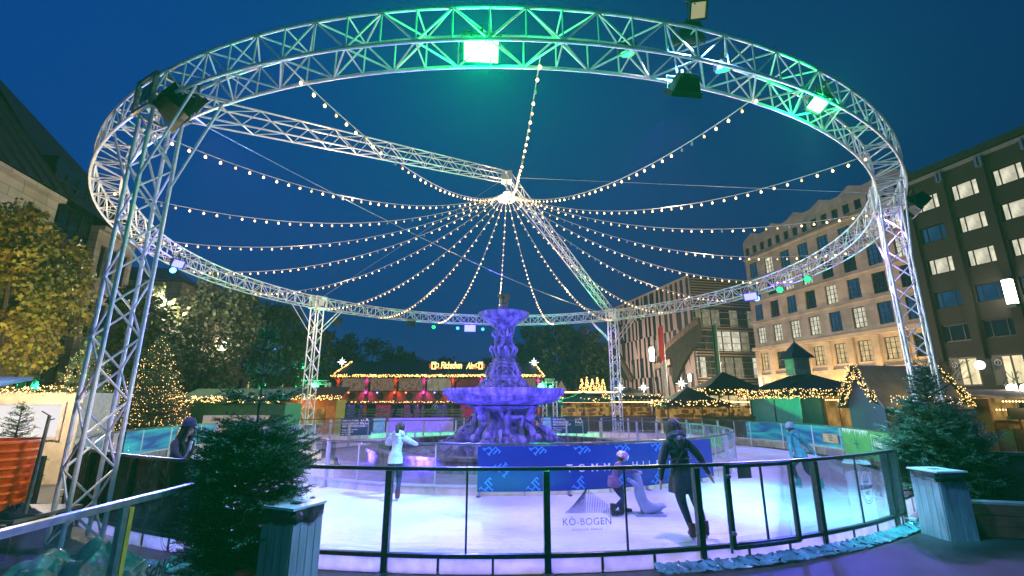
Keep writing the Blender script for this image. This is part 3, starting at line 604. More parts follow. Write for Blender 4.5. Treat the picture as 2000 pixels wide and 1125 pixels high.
def person(label, loc, yaw, fig, mats, hair=None, hat=None, hood=None, skirt=None, skates=None, group=None, extra=None):
    me, J, bones = fig; paint(me, bones, mats); t = thing('person', label, 'person', loc, group)
    body = link('body', me, t); W_ = W[t.name]; W[t.name] = V((0, 0, 0))      # local building
    R = J['Rh']; hd = J['head']; k = J['k']
    L2 = lambda x, y, z: hd + R @ (V((x, y, z)) * k)
    def lump(name, m, c, r, sc, n=14, seed=0):
        b = MB(); b.ball((0, 0, 0), r * k, n, 9, sc); b.xf(Matrix.Translation(L2(*c)) @ R.to_4x4()); return b.build(name, m, t, True)
    for sx in (-1, 1):
        b = MB(); b.ball(L2(sx * .035, .088, .012), .012 * k, 8, 6); b.build('eye', mat('eye', (0.02, 0.015, 0.012), 0.2), t, True)
    b = MB(); b.ball(L2(0, .098, -.055), .02 * k, 8, 5, (1.2, .5, .35)); b.build('mouth', mat('lips', (0.35, 0.1, 0.1), 0.5), t, True)
    if hair:
        b = MB(); b.ball((0, 0, 0), .108 * k, 16, 10, (.98, 1.0, 1.08)); 
        b.v = [(x, min(y, .045 * k) , z) for x, y, z in b.v]; b.xf(Matrix.Translation(L2(0, -.022, .02)) @ R.to_4x4())
        if hair == 'ponytail':
            b.ball(L2(0, -.14, .05), .035 * k, 8, 6); b.sweep([L2(0, -.13, .05), L2(.01, -.2, .01), L2(.03, -.2, -.09), L2(.05, -.16, -.2), L2(.06, -.14, -.26)], [.03 * k, .045 * k, .05 * k, .035 * k, .01 * k], 8)
        if hair == 'long':
            for i in range(11):
                a = radians(20 + 320 * i / 10 - 90 + 110); x, y = .085 * cos(a), .085 * sin(a) - .015
                if y > .06: continue
                b.sweep([L2(x, y, .04), L2(x * 1.25, y * 1.2, -.08), L2(x * 1.45, y * 1.1 - .01, -.2), L2(x * 1.5, y + .02, -.33), L2(x * 1.3, y + .03, -.42)], [.03 * k, .035 * k, .034 * k, .028 * k, .006 * k], 7)
        b.build('hair', M_hair, t, True)
    if hat: 
        b = MB(); b.lathe([(.115, -.0), (.121, .012), (.119, .05), (.112, .055), (.108, .1), (.085, .145), (.045, .17), (.001, .178)], 18); b.v = [(x * k, y * k, z * k) for x, y, z in b.v]
        b.xf(Matrix.Translation(L2(0, -.012, .03)) @ R.to_4x4() @ Matrix.Rotation(radians(12), 4, 'X')); b.build('hat', hat, t, True)
    if hood:
        nk = J['neck']; Rr = J['R']; b = MB(); kk = k
        pts = [nk + Rr @ (V((.115 * cos(a), -.02 + .1 * sin(a), .035 + .035 * sin(-a))) * kk) for a in [2 * pi * i / 16 for i in range(16)]]
        b.sweep(pts, [(.042 + .028 * max(0, -sin(2 * pi * i / 16))) * kk for i in range(16)], 8, closed=True)
        b.sweep([nk + Rr @ (V((0, -.1, .06)) * kk), nk + Rr @ (V((0, -.15, -.02)) * kk), nk + Rr @ (V((0, -.14, -.13)) * kk)], [.07 * kk, .085 * kk, .03 * kk], 9); b.build('hood', hood, t, True)
    if skirt:
        m_, ln, flare = skirt; b = MB(); P = J['pelvis']; Rr = J['R']; prof = [(.14, .14), (.165, .04), (.175 * flare, -.08), (.185 * flare, -ln), (.17 * flare, -ln), (.15 * flare, -.06)]
        b.lathe(prof, 22, wob=lambda a, z: 1 + .04 * sin(5 * a) ); b.v = [(x * k * 1.0, y * k * .82, z * k) for x, y, z in b.v]
        b.xf(Matrix.Translation(P) @ Matrix.Rotation(J['R'].to_euler().z, 4, 'Z')); b.build('coat_skirt', m_, t, True)
    if skates:
        for i in (0, 1):
            an = J['ankle%d' % i]; td = V(J['toe%d' % i]); td.z = 0; td.normalize(); b = MB()
            b.sweep([an + V((0, 0, .1)), an + V((0, 0, .0)) - td * .01, an + V((0, 0, -.05)) ], [.052, .055, .05], 10); b.sweep([an - td * .05 + V((0, 0, -.055)), an + td * .08 + V((0, 0, -.06)), an + td * .19 + V((0, 0, -.07))], [.046, .046, .03], 9)
            sk_ = b.build('skate', skates, t, True)
            b = MB(); b.bar(an - td * .1 + V((0, 0, -.125)), an + td * .2 + V((0, 0, -.125)), .006, .035); b.bar(an - td * .06 + V((0, 0, -.1)), an - td * .02 + V((0, 0, -.1)), .03, .04); b.bar(an + td * .1 + V((0, 0, -.1)), an + td * .15 + V((0, 0, -.1)), .03, .04); b.build('blade', M_blade, sk_)
    if extra: extra(t, J, L2)
    W[t.name] = W_; t.rotation_euler = (0, 0, radians(yaw)); return t
# dark-coated woman gliding away from the camera
c_dk = mat('black_padded_coat', (0.02, 0.03, 0.05), 0.42, 0, 0.4, 7, 0.6, 16); c_jean = cloth('dark_jeans', (0.02, 0.028, 0.07)); c_sk = mat('maroon_skate_leather', (0.1, 0.015, 0.03), 0.4)
def coat_quilts(t, J, L2):
    b = MB()
    for z in (-.02, .1, .22, .34):
        pts = [J['pelvis'] + J['R'] @ V((.152 * cos(a) * (1 + .05 * (z > .2)), .128 * sin(a), z)) for a in [2 * pi * i / 20 for i in range(20)]]
        b.sweep(pts, .022, 6, closed=True)
    b.build('coat_padding', c_dk, t, True)
    b = MB(); R = J['R']; n = J['neck']; b.sweep([n + R @ V((.12, .02, -.0)), n + R @ V((.03, -.15, -.16)), n + R @ V((-.12, -.14, -.36)), n + R @ V((-.17, -.02, -.46))], .014, 6); b.build('bag_strap', mat('bag_strap', (.05, .05, .06), .5), t, True)
Lw = gz(1352, 1058, 0); 
person('woman with dark hair and black padded coat skating away on one leg beside the gate', Lw, -4,
       figure(1.72, (-.05, .03, .96), 6, -5, 4, (-25, -6), [(-.42, .02, .72), (.52, .02, .68)], [(0.02, 0.02, .15), (.15, -.2, .24)], [(-1, -.4, .2), (1, -.5, .2)], [(0, 1, 0), (.2, 1, 0)], 1.34, toes=[(0.05, 1, -.2), (.15, .8, -.5)]),
       dict(top=c_dk, sleeve=c_dk, hand=M_skin, head=M_skin, leg=c_jean, shoe=c_sk), hair='long', hood=c_dk, skirt=(c_dk, .27, 1.22), skates=c_sk, extra=coat_quilts)
c_pur = cloth('purple_jacket', (0.2, 0.09, 0.22)); c_nav = cloth('navy_trousers', (0.012, 0.02, 0.07)); c_bsk = mat('black_skate', (0.015, 0.015, 0.02), 0.4)
Lc = gz(1205, 1006, 0)
def helmet(t, J, L2):
    k = J['k']; b = MB(); b.lathe([(.128, -.01), (.135, .02), (.132, .07), (.11, .12), (.065, .15), (.001, .16)], 18); b.v = [(x * k, y * 1.1 * k, z * k) for x, y, z in b.v]; b.xf(Matrix.Translation(L2(0, 0, .0)) @ J['Rh'].to_4x4())
    m = bpy.data.materials.new('patterned_helmet'); n, o = nt(m); N = n.nodes.new; L = n.links.new; p = N('ShaderNodeBsdfPrincipled'); L(p.outputs[0], o.inputs[0]); p.inputs['Roughness'].default_value = .25
    tc = N('ShaderNodeTexCoord'); v = N('ShaderNodeTexVoronoi'); v.inputs['Scale'].default_value = 22; L(tc.outputs['Object'], v.inputs[0]); cr = N('ShaderNodeValToRGB'); cr.color_ramp.interpolation = 'CONSTANT'; e = cr.color_ramp.elements
    e[0].color = (.6, .05, .25, 1); e[1].position = .25; e[1].color = (.1, .35, .8, 1)
    for q, c in ((.45, (.8, .5, .05, 1)), (.62, (.7, .7, .75, 1)), (.8, (.35, .1, .6, 1))): x = e.new(q); x.color = c
    s = N('ShaderNodeSeparateColor'); L(v.outputs['Color'], s.inputs[0]); L(s.outputs[0], cr.inputs[0]); L(cr.outputs[0], p.inputs['Base Color']); b.build('helmet', m, t, True)
person('small child in patterned helmet and purple jacket pushing the grey skating aid', Lc, -82,
       figure(1.13, (0, -.03, .56), 18, 0, 0, (0, -8), [(-.1, .42, .74), (.1, .42, .76)], [(-.1, .14, .12), (.1, -.1, .12)], None, None, 1.2, headscale=1.22),
       dict(top=c_pur, sleeve=c_pur, hand=cloth('pale_gloves', (.5, .5, .55)), head=M_skin, leg=c_nav, shoe=c_bsk), hair='short', skates=c_bsk, skirt=(c_pur, .08, 1.0), extra=helmet)
# the seal-shaped skating aid
M_seal = mat('pale_blue_plastic', (0.3, 0.36, 0.48), 0.35, 0, 0.1, 5)
Ls = gz(1258, 1006, 0); s_ = thing('skating_aid', 'pale grey-blue seal-shaped skating aid the child is pushing', 'skating aid', Ls)
def sl(x, z, y=0): return Ls + V((x, y, z))
verts = [sl(-.08, .1), sl(-.06, .28), sl(-.02, .48), sl(-.06, .64), sl(-.1, .74), sl(-.2, .77), sl(.1, .1), sl(.27, .11), sl(.33, .17), sl(-.16, .56, -.1), sl(-.25, .62, -.13), sl(-.16, .56, .1), sl(-.25, .62, .13), sl(.0, .06, -.12), sl(.0, .06, .12), sl(.4, .16, -.08), sl(.4, .16, .08)]
eds = [(0, 1), (1, 2), (2, 3), (3, 4), (4, 5), (0, 6), (6, 7), (7, 8), (2, 9), (9, 10), (2, 11), (11, 12), (0, 13), (0, 14), (8, 15), (8, 16)]
me = skin_mesh('seal_body', [v - Ls for v in verts], eds, [.12, .12, .11, .09, .085, .035, .12, .09, .06, .045, .03, .045, .03, .05, .05, .03, .03], 0, 2); me.materials.append(M_seal); link('seal_body', me, s_)
m = MB(); m.tube(sl(-.2, .74, -.16), sl(-.2, .74, .16), .015, 8); m.tube(sl(-.2, .74, 0), sl(-.08, .72, 0), .014, 8); m.build('handle', M_blade, s_)
m = MB(); m.box(sl(.1, .015), (.55, .3, .03)); m.build('runner', M_seal, s_)
m = MB(); [m.ball(sl(-.16, .79, q * .05), .014, 8, 6) for q in (-1, 1)]; m.build('eye', M_black, s_)
# skater on the right
c_blu = cloth('blue_hooded_jacket', (0.05, 0.13, 0.2)); 
Lm = gz(1578, 955, 0)
person('skater in blue hooded jacket and woolly hat gliding away on the right', Lm, 18,
       figure(1.52, (-.07, 0, .8), 24, 4, 0, (8, 8), [(-.34, .02, .62), (.36, -.12, .68)], [(-.08, .16, .14), (.2, -.2, .15)], [(-1, -.6, .3), (1, -.8, .5)], None, 1.18),
       dict(top=c_blu, sleeve=c_blu, hand=cloth('teal_gloves', (.1, .4, .42)), head=M_skin, leg=cloth('dark_trousers', (.015, .022, .035)), shoe=mat('teal_skate', (.05, .25, .27), .4)), hair='short', hat=cloth('lilac_hat', (.3, .26, .4)), hood=c_blu, skates=mat('teal_skate', (.05, .25, .27), .4), skirt=(c_blu, .06, 1.0))
# girl leaning on the inner barrier
c_min = cloth('pale_mint_hoodie', (0.42, 0.5, 0.5)); Lg = gz(768, 979, 0)
person('girl with dark ponytail and pale hoodie resting her arm on the inner barrier', Lg, 6,
       figure(1.56, (0, -.05, .86), 10, 4, -4, (-18, -4), [(-.12, .42, 1.12), (.4, .36, 1.12)], [(-.1, -.05, .14), (.08, .02, .14)], [(-1, -.2, -.4), (.6, -.6, -.3)], None, 1.2),
       dict(top=c_min, sleeve=c_min, hand=M_skin, head=M_skin, leg=c_jean, shoe=c_sk), hair='ponytail', hood=c_min, skates=c_sk, skirt=(c_min, .1, 1.0))
# woman with beanie on the left
c_blk = cloth('black_wool_coat', (0.01, 0.011, 0.016)); Lb = V((-5.92, 8.6, 0))
def face_scarf(t, J, L2):
    n = J['neck']; R = J['R']; b = MB(); b.sweep([n + R @ V((-.03, .14, .02)), n + R @ V((-.02, .16, -.12)), n + R @ V((0, .15, -.26))], [.03, .035, .01], 8); b.build('shirt_front', cloth('pale_shirt', (.5, .45, .5)), t, True)
    b = MB(); b.sweep([n + R @ V((-.14, .09, 0)), n + R @ V((-.08, .15, -.1)), n + R @ V((-.03, .165, -.24))], [.02, .045, .02], 8); b.sweep([n + R @ V((.12, .09, 0)), n + R @ V((.07, .15, -.1)), n + R @ V((.03, .165, -.24))], [.02, .045, .02], 8); b.build('coat_lapel', c_blk, t, True)
    b = MB(); b.box(L2(0, .122, .07), (.03, .012, .025)); b.build('hat_badge', M_white, t)
person('woman in black coat and beanie with long hair skating along the left barrier', Lb, -100,
       figure(1.72, (0, -.05, .9), 16, 0, 0, (8, 2), [(-.3, -.12, .9), (.3, .5, 1.05)], [(-.1, .15, .14), (.12, -.15, .14)], [(-1, -.4, 0), (1, -.2, -.2)], None, 1.15),
       dict(top=c_blk, sleeve=c_blk, hand=M_skin, head=M_skin, leg=c_nav, shoe=c_bsk), hair='long', hat=cloth('navy_beanie', (.012, .014, .04)), skirt=(c_blk, .3, 1.0), skates=c_bsk, extra=face_scarf)
# ================================================================== fountain
def stone_mat():
    m = bpy.data.materials.new('weathered_sandstone'); n, o = nt(m); N = n.nodes.new; L = n.links.new; b = N('ShaderNodeBsdfPrincipled'); L(b.outputs[0], o.inputs[0]); b.inputs['Roughness'].default_value = .75
    tc = N('ShaderNodeTexCoord'); z = N('ShaderNodeTexNoise'); z.inputs['Scale'].default_value = 2.2; z.inputs['Detail'].default_value = 9; L(tc.outputs['Object'], z.inputs[0])
    mp = N('ShaderNodeMapping'); mp.inputs['Scale'].default_value = (3, 3, .4); L(tc.outputs['Object'], mp.inputs[0]); z2 = N('ShaderNodeTexNoise'); z2.inputs['Scale'].default_value = 2; z2.inputs['Detail'].default_value = 6; L(mp.outputs[0], z2.inputs[0])
    ml = N('ShaderNodeMath'); ml.operation = 'MULTIPLY'; L(z.outputs[0], ml.inputs[0]); L(z2.outputs[0], ml.inputs[1])
    cr = N('ShaderNodeValToRGB'); e = cr.color_ramp.elements; e[0].position = .16; e[0].color = (.035, .033, .032, 1); e[1].position = .36; e[1].color = (.22, .2, .19, 1); L(ml.outputs[0], cr.inputs[0]); L(cr.outputs[0], b.inputs['Base Color'])
    v = N('ShaderNodeTexNoise'); v.inputs['Scale'].default_value = 16; v.inputs['Detail'].default_value = 8; L(tc.outputs['Object'], v.inputs[0]); bp = N('ShaderNodeBump'); bp.inputs['Strength'].default_value = .7; bp.inputs['Distance'].default_value = .05; L(v.outputs[0], bp.inputs['Height']); L(bp.outputs[0], b.inputs['Normal']); return m
M_stone = stone_mat(); FC = V((CX, CY, -.02)); ft = thing('fountain', 'tall baroque stone fountain with two bowls and carved figures inside the inner barrier', 'fountain', FC)
def fl(prof, name, n=64, wob=None, par=None):
    m = MB(); m.lathe(prof, n, (CX, CY, 0), wob); return m.build(name, M_stone, par or ft, True)
rf = random.Random(12); ph = [rf.uniform(0, 6) for _ in range(8)]
rock = lambda a, z: 1 + .05 * sin(5 * a + ph[0] + z * 4) + .04 * sin(11 * a + ph[1] - z * 7) + .025 * sin(23 * a + ph[2] + 9 * z)
fl([(3.0, -.02), (2.95, .1), (2.62, .18), (2.55, .36), (2.5, .44), (2.48, .5), (.2, .5)], 'rock_plinth', 96, rock)
fl([(5.25, -.02), (5.25, .3), (5.32, .32), (5.32, .42), (4.86, .42), (4.86, .3), (4.9, .05)], 'basin_kerb', 96)
fl([(1.0, .5), (.9, .62), (.8, .9), (.72, 1.3), (.85, 1.62), (1.3, 1.8), (1.6, 1.88)], 'lower_shaft', 48, lambda a, z: 1 + .05 * cos(8 * a))
bowl = fl([(.6, 1.76), (1.2, 1.86), (1.9, 1.98), (2.25, 2.08), (2.33, 2.16), (2.28, 2.2), (2.36, 2.25), (2.46, 2.36), (2.47, 2.46), (2.5, 2.5), (2.5, 2.55), (2.38, 2.55), (2.3, 2.4), (.9, 2.3)], 'lower_bowl', 96)
m = MB()
for i in range(40):
    a = 2 * pi * i / 40; m.ball((CX + 2.42 * cos(a), CY + 2.42 * sin(a), 2.38), .09, 8, 5, (.8, .8, 1.1))
m.build('egg_moulding', M_stone, bowl, True)
fl([(1.15, 2.3), (1.1, 2.55), (1.0, 2.62), (.96, 2.74), (.84, 2.82), (.8, 2.95)], 'mid_foot', 64, lambda a, z: 1 + .03 * sin(9 * a + z * 12) + .02 * sin(17 * a))
fl([(.72, 2.9), (.76, 3.0), (.66, 3.15), (.56, 3.35), (.54, 3.5), (.6, 3.56), (.52, 3.62), (.46, 3.66), (.48, 3.74), (.42, 3.8), (.2, 3.8)], 'middle_pedestal', 64, lambda a, z: 1 + .07 * cos(4 * a + .6) + .025 * sin(12 * a + z * 10))
# lion masks, shells and scrolls of the middle pedestal
for i in range(4):
    a = -90 + 90 * i + 8; c = V((CX + .66 * cos(radians(a)), CY + .66 * sin(radians(a)), 3.22)); m = MB()
    R_ = Matrix.Rotation(radians(a + 90), 4, 'Z'); n0 = 0; m.ball((0, 0, 0), .17, 14, 10, (1, .7, 1.15)); m.ball((0, -.13, -.03), .06, 8, 6); 
    for x in (-1, 1): m.ball((x * .07, -.1, .05), .035, 8, 5); m.ball((x * .13, .0, .16), .06, 8, 5); m.ball((x * .09, -.08, -.09), .06, 8, 5)
    for j in range(13): b_ = 2 * pi * j / 13; m.ball((.23 * cos(b_), .04, .25 * sin(b_)), .07, 8, 5, (1, .8, 1))
    for x in (-1, 1): m.sweep([(x * .2, .02, .3), (x * .42, .05, .28), (x * .5, .1, .12), (x * .4, .08, .02), (x * .44, .06, -.15), (x * .6, .05, -.32)], [.05, .08, .09, .06, .07, .1], 8)
    m.xf(Matrix.Translation(c) @ R_ @ Matrix.Scale(.72, 4)); m.build('lion_mask', M_stone, ft, True)
    a += 45; m = MB(); c = V((CX + .66 * cos(radians(a)), CY + .66 * sin(radians(a)), 3.0)); m.sweep([c + V((0, 0, -.2)), c + V((.12 * cos(radians(a)), .12 * sin(radians(a)), .1)), c + V((0, 0, .35)), c + V((-.15 * cos(radians(a)), -.15 * sin(radians(a)), .6))], [.15, .11, .08, .1], 10); m.build('scroll', M_stone, ft, True)
rm = MB(); 
for i in range(260):
    a = rf.uniform(0, 2 * pi); z = rf.uniform(2.55, 2.9); r = 1.12 - (z - 2.55) * .9; rm.ball((CX + r * cos(a), CY + r * sin(a), z), rf.uniform(.04, .1), 6, 4)
rm.build('carved_foam', M_stone, ft, True)['kind'] = 'stuff'
fl([(.3, 3.78), (.26, 4.1), (.26, 4.9), (.42, 5.1), (.5, 5.18)], 'upper_shaft', 32)
ub = fl([(.25, 5.1), (.5, 5.16), (.62, 5.28), (.86, 5.43), (1.03, 5.55), (1.08, 5.62), (1.1, 5.68), (1.1, 5.72), (1.02, 5.73), (.9, 5.66), (.2, 5.62)], 'upper_bowl', 72)
fl([(.24, 5.6), (.2, 5.8), (.16, 5.95), (.13, 6.05), (.15, 6.12), (.19, 6.16), (.14, 6.2), (.17, 6.35), (.22, 6.46), (.28, 6.54), (.2, 6.56), (.1, 6.5)], 'finial', 32, lambda a, z: 1 + .1 * cos(6 * a) * (z > 6.0))
def statue(name, fig, rz, loc, extra=None):
    me, J, b = fig; me.materials.append(M_stone); o = link(name, me, ft, V(loc) - FC, radians(rz)); return o
# putti around the upper shaft
for i, a in enumerate((-92, -30, 32, 92, 152, 212)):
    s = 1 if i % 2 else -1
    fg = figure(1.24, (0, 0, .6), -4, 6 * s, 0, (12 * s, -8), [(-.28, .02, 1.34 if s > 0 else 1.2), (.28, .02, 1.22 if s > 0 else 1.36)], [(-.12, .06, .1), (.14, .12, .16)], [(-1, .3, 0), (1, .3, 0)], [(-.3, 1, 0), (.5, 1, 0)], 1.75, fingers=False, headscale=1.35)
    statue('putto', fg, a - 90, (CX + .33 * cos(radians(a)), CY + .33 * sin(radians(a)), 3.78))
# seated river figures and sea creatures around the lower shaft
for a, s in ((178, 1), (-84, -1), (-2, -1), (88, 1)):
    fg = figure(2.25, (0, 0, .42), -6, 8 * s, 14 * s, (22 * s, 10), [(-.34, .05, 1.72) if s > 0 else (-.55, .35, .75), (.55, .35, .75) if s > 0 else (.34, .05, 1.72)], [(-.24, 1.2, .12), (.28, .85, .1)], [(-1, .2, .5), (1, .2, .5)], [(-.2, .6, 1), (.3, .6, 1)], 1.0, fingers=False, headscale=1.05)
    statue('river_god', fg, a - 90, (CX + 1.18 * cos(radians(a)), CY + 1.18 * sin(radians(a)), .46))
    m = MB(); c = V((CX + 1.25 * cos(radians(a)), CY + 1.25 * sin(radians(a)), .5)); m.ball(c + V((0, 0, 0)), .42, 14, 8, (1.1, 1.1, .75)); m.ball(c + V((.5 * cos(radians(a + 50)), .5 * sin(radians(a + 50)), .12)), .4, 10, 7, (1, 1, .7)); m.build('rock_seat', M_stone, ft, True)
for a in (-128, -40, 48, 136):
    ca, sa = cos(radians(a)), sin(radians(a)); P_ = lambda r, z, t=0: V((CX + r * ca - t * sa, CY + r * sa + t * ca, z)); m = MB()
    m.sweep([P_(1.5, .48), P_(1.6, .7), P_(1.45, .95), P_(1.15, 1.2), P_(1.2, 1.5), P_(1.5, 1.75), P_(1.55, 1.9)], [.2, .18, .14, .12, .12, .15, .15], 12); m.ball(P_(1.72, .7), .17, 10, 8); m.ball(P_(1.3, 1.45), .2, 10, 8, (1, 1, .9))
    m.build('carved_console', M_stone, ft, True)
    m = MB(); a2 = a + 22; c2, s2 = cos(radians(a2)), sin(radians(a2)); Q = lambda r, z: V((CX + r * c2, CY + r * s2, z)); m.sweep([Q(1.9, .5), Q(2.05, .72), Q(1.8, .95), Q(1.55, 1.1), Q(1.3, 1.05)], [.16, .2, .15, .09, .04], 10); m.ball(Q(2.0, .62), .22, 10, 7, (1.2, 1.2, .8)); m.build('dolphin', M_stone, ft, True)
# added violet-blue uplights in the court that turn the fountain blue
for i, a in enumerate((-150, -118, -62, -30)):
    p = V((CX + 6.4 * cos(radians(a)), CY + 6.4 * sin(radians(a)), .12)); t = thing('uplight', ['low blue uplight at the far left of the fountain court', 'low blue uplight left of the fountain behind the girl', 'low blue uplight right of the fountain behind the banner', 'low blue uplight at the far right of the fountain court'][i], 'uplight', p, 'uplights around the fountain')
    tg = V((CX, CY, 2.2)); M_ = aim_matrix(p, tg); m = MB(); m.box((0, 0, 0), (.3, .12, .2)); m.xf(M_); m.build('housing', M_black, t); m = MB(); m.box((0, .066, 0), (.28, .01, .18)); m.xf(M_); m.build('lens', lens((.15, .1, 1), 8), t); m = MB(); m.box(p + V((0, 0, -.11)), (.3, .2, .04)); m.build('foot', M_black, t)
    spot(p + (tg - p).normalized() * .12 + V((0, 0, .03)), tg, (0.07, 0.04, 1.0), 4200, 75)
# ================================================================== buildings
def win_mesh(w, h, nx, ny, fr, d=0.09, bars=None):
    """window frame in local coords: x along the wall, z up, y out of the wall"""
    m = MB()
    for x in (-1, 1): m.box((x * (w / 2 - fr / 2), 0, h / 2), (fr, d, h))
    for z in (fr / 2, h - fr / 2): m.box((0, 0, z), (w - 2 * fr, d, fr))
    xs = bars if bars else [w * (i / nx - .5) for i in range(1, nx)]
    for x in xs: m.box((x, 0, h / 2), (fr * .7, d * .8, h - 2 * fr))
    for j in range(1, ny):
        m.box((0, 0, h * j / ny), (w - 2 * fr, d * .62, fr * .6))
    return m
class Facade:
    def __init__(s, root, p, q, z0, z1, nrm_side=1, depth=9.0):
        s.root = root; s.p = V((p[0], p[1], 0)); s.q = V((q[0], q[1], 0)); s.L = (s.q - s.p).length; s.d = (s.q - s.p).normalized()
        s.n = V((s.d.y, -s.d.x, 0)) * nrm_side; s.z0, s.z1 = z0, z1; s.depth = depth; s.holes = []
        s.rz = atan2(s.n.y, s.n.x) - pi / 2
    def P(s, x, z, o=0.0): return s.p + s.d * x + V((0, 0, z)) + s.n * o
    def hole(s, x0, x1, z0, z1): s.holes.append((x0, x1, z0, z1))
    def wall(s, name, mats, reveal=0.28, back=True):
        xs = sorted({0.0, s.L, *[round(h[0], 4) for h in s.holes], *[round(h[1], 4) for h in s.holes]}); zs = sorted({s.z0, s.z1, *[round(h[2], 4) for h in s.holes], *[round(h[3], 4) for h in s.holes]})
        m = MB(); H = [(round(a, 4), round(b, 4), round(c, 4), round(d, 4)) for a, b, c, d in s.holes]
        for j in range(len(zs) - 1):
            run = None
            for i in range(len(xs) - 1):
                cx, cz = (xs[i] + xs[i + 1]) / 2, (zs[j] + zs[j + 1]) / 2
                inh = any(a < cx < b and c < cz < d for a, b, c, d in H)
                if not inh:
                    if run is None: run = xs[i]
                if (inh or i == len(xs) - 2) and run is not None:
                    e = xs[i] if inh else xs[i + 1]; m.poly([s.P(run, zs[j]), s.P(e, zs[j]), s.P(e, zs[j + 1]), s.P(run, zs[j + 1])]); run = None
        for a, b, c, d in H:
            for (x0, z0), (x1, z1) in (((a, c), (b, c)), ((b, c), (b, d)), ((b, d), (a, d)), ((a, d), (a, c))):
                m.poly([s.P(x0, z0), s.P(x1, z1), s.P(x1, z1, -reveal), s.P(x0, z0, -reveal)])
        if back:
            D = -s.depth; a, b, c, d = (0, s.L, s.z0, s.z1); r = -reveal - .3
            m.poly([s.P(a, c, r), s.P(b, c, r), s.P(b, d, r), s.P(a, d, r)])
            m.poly([s.P(a, c), s.P(a, d), s.P(a, d, D), s.P(a, c, D)]); m.poly([s.P(b, c), s.P(b, d), s.P(b, d, D), s.P(b, c, D)])
            m.poly([s.P(a, d), s.P(b, d), s.P(b, d, D), s.P(a, d, D)]); m.poly([s.P(a, c, D), s.P(b, c, D), s.P(b, d, D), s.P(a, d, D)])
        return m.build(name, mats, s.root)
    def window(s, x, z, fme, pme, o=-0.2, name='window'):
        f = link(name, fme, s.root, s.P(x, z, o) - W[s.root.name], s.rz); link('pane', pme, f, (0, 0, 0)); return f
    def band(s, name, m_, z, h, o, x0=0, x1=None):
        x1 = s.L if x1 is None else x1; m = MB(); c = [s.P(x0, z, o / 2 + .003), s.P(x1, z, o / 2 + .003)]
        m.bar(c[0], c[1], o, h); return m.build(name, m_, s.root)
def pane_mesh(w, h, m_): 
    return MB().add([(-w / 2 + .02, -.02, .02), (w / 2 - .02, -.02, .02), (w / 2 - .02, -.02, h - .02), (-w / 2 + .02, -.02, h - .02)], [(0, 1, 2, 3)]).mesh('pane', m_)
M_dkpane = mat('dark_window_glass', (0.012, 0.022, 0.035), 0.08, 0, 0.3, 2, spec=0.9)
M_blpane = emis('blue_glow_pane', (0.05, 0.17, 0.42), 0.36, .6, 1.2)  # faint blue glow put into panes that are not lit
M_litc = emis('lit_window_cool', (1.0, 0.93, 0.72), 0.95, .75, 2.2)
M_litw = emis('lit_window_warm', (1.0, 0.72, 0.36), 1.0, .8, 2.4)
M_litd = emis('lit_window_dim', (0.75, 0.66, 0.45), 0.4, .85, 2.0)
M_wfr = mat('dark_window_frame', (0.015, 0.016, 0.018), 0.4)
# --- left: stone office block with a steep slate roof and a glass corner
A = at(-150, 60, 12.0); 
pL, pM, pN, pR = (-21.0, 10.0), (-23.35, 22.0), (-24.0, 25.2), (-24.6, 28.6)
def stone_courses(name, col, sc=1.0, mc=.4):
    m = bpy.data.materials.new(name); n, o = nt(m); N = n.nodes.new; L = n.links.new; b = N('ShaderNodeBsdfPrincipled'); L(b.outputs[0], o.inputs[0]); b.inputs['Roughness'].default_value = .75
    tc = N('ShaderNodeTexCoord'); sp = N('ShaderNodeSeparateXYZ'); L(tc.outputs['Object'], sp.inputs[0]); ad = N('ShaderNodeMath'); ad.operation = 'ADD'; L(sp.outputs[0], ad.inputs[0]); L(sp.outputs[1], ad.inputs[1]); cb = N('ShaderNodeCombineXYZ'); L(ad.outputs[0], cb.inputs[0]); L(sp.outputs[2], cb.inputs[1])
    br = N('ShaderNodeTexBrick'); br.inputs['Scale'].default_value = sc; br.inputs['Mortar Size'].default_value = .012; br.inputs['Color1'].default_value = (*col, 1); br.inputs['Color2'].default_value = (*[c * (.84 if mc < .6 else .95) for c in col], 1); br.inputs['Mortar'].default_value = (*[c * mc for c in col], 1); br.inputs['Brick Width'].default_value = .9; br.inputs['Row Height'].default_value = .36; L(cb.outputs[0], br.inputs[0])
    z = N('ShaderNodeTexNoise'); z.inputs['Scale'].default_value = .7; z.inputs['Detail'].default_value = 9; L(tc.outputs['Object'], z.inputs[0]); mr = N('ShaderNodeMapRange'); mr.inputs[1].default_value = .3; mr.inputs[2].default_value = .7; mr.inputs[3].default_value = .65; mr.inputs[4].default_value = 1.1; L(z.outputs[0], mr.inputs[0])
    mx = N('ShaderNodeMix'); mx.data_type = 'RGBA'; mx.blend_type = 'MULTIPLY'; mx.inputs[0].default_value = 1; L(br.outputs[0], mx.inputs[6]); L(mr.outputs[0], mx.inputs[7]); L(mx.outputs[2], b.inputs['Base Color']); return m
M_lst = stone_courses('pale_limestone_courses', (0.38, 0.33, 0.26), .8)
M_slate = mat('dark_slate', (0.02, 0.026, 0.026), 0.6, 0, 0.4, 2.5, .3, 14, stretch=(1, 1, .25))
M_glcor = mat('dark_curtain_glass', (0.008, 0.02, 0.035), 0.1, 0, .3, 2, spec=.8)
lb_ = thing('office_building', 'pale stone office block with steep slate roof and black glass corner, at the left edge', 'building', (*pM, GZ))
ZL = 12.2
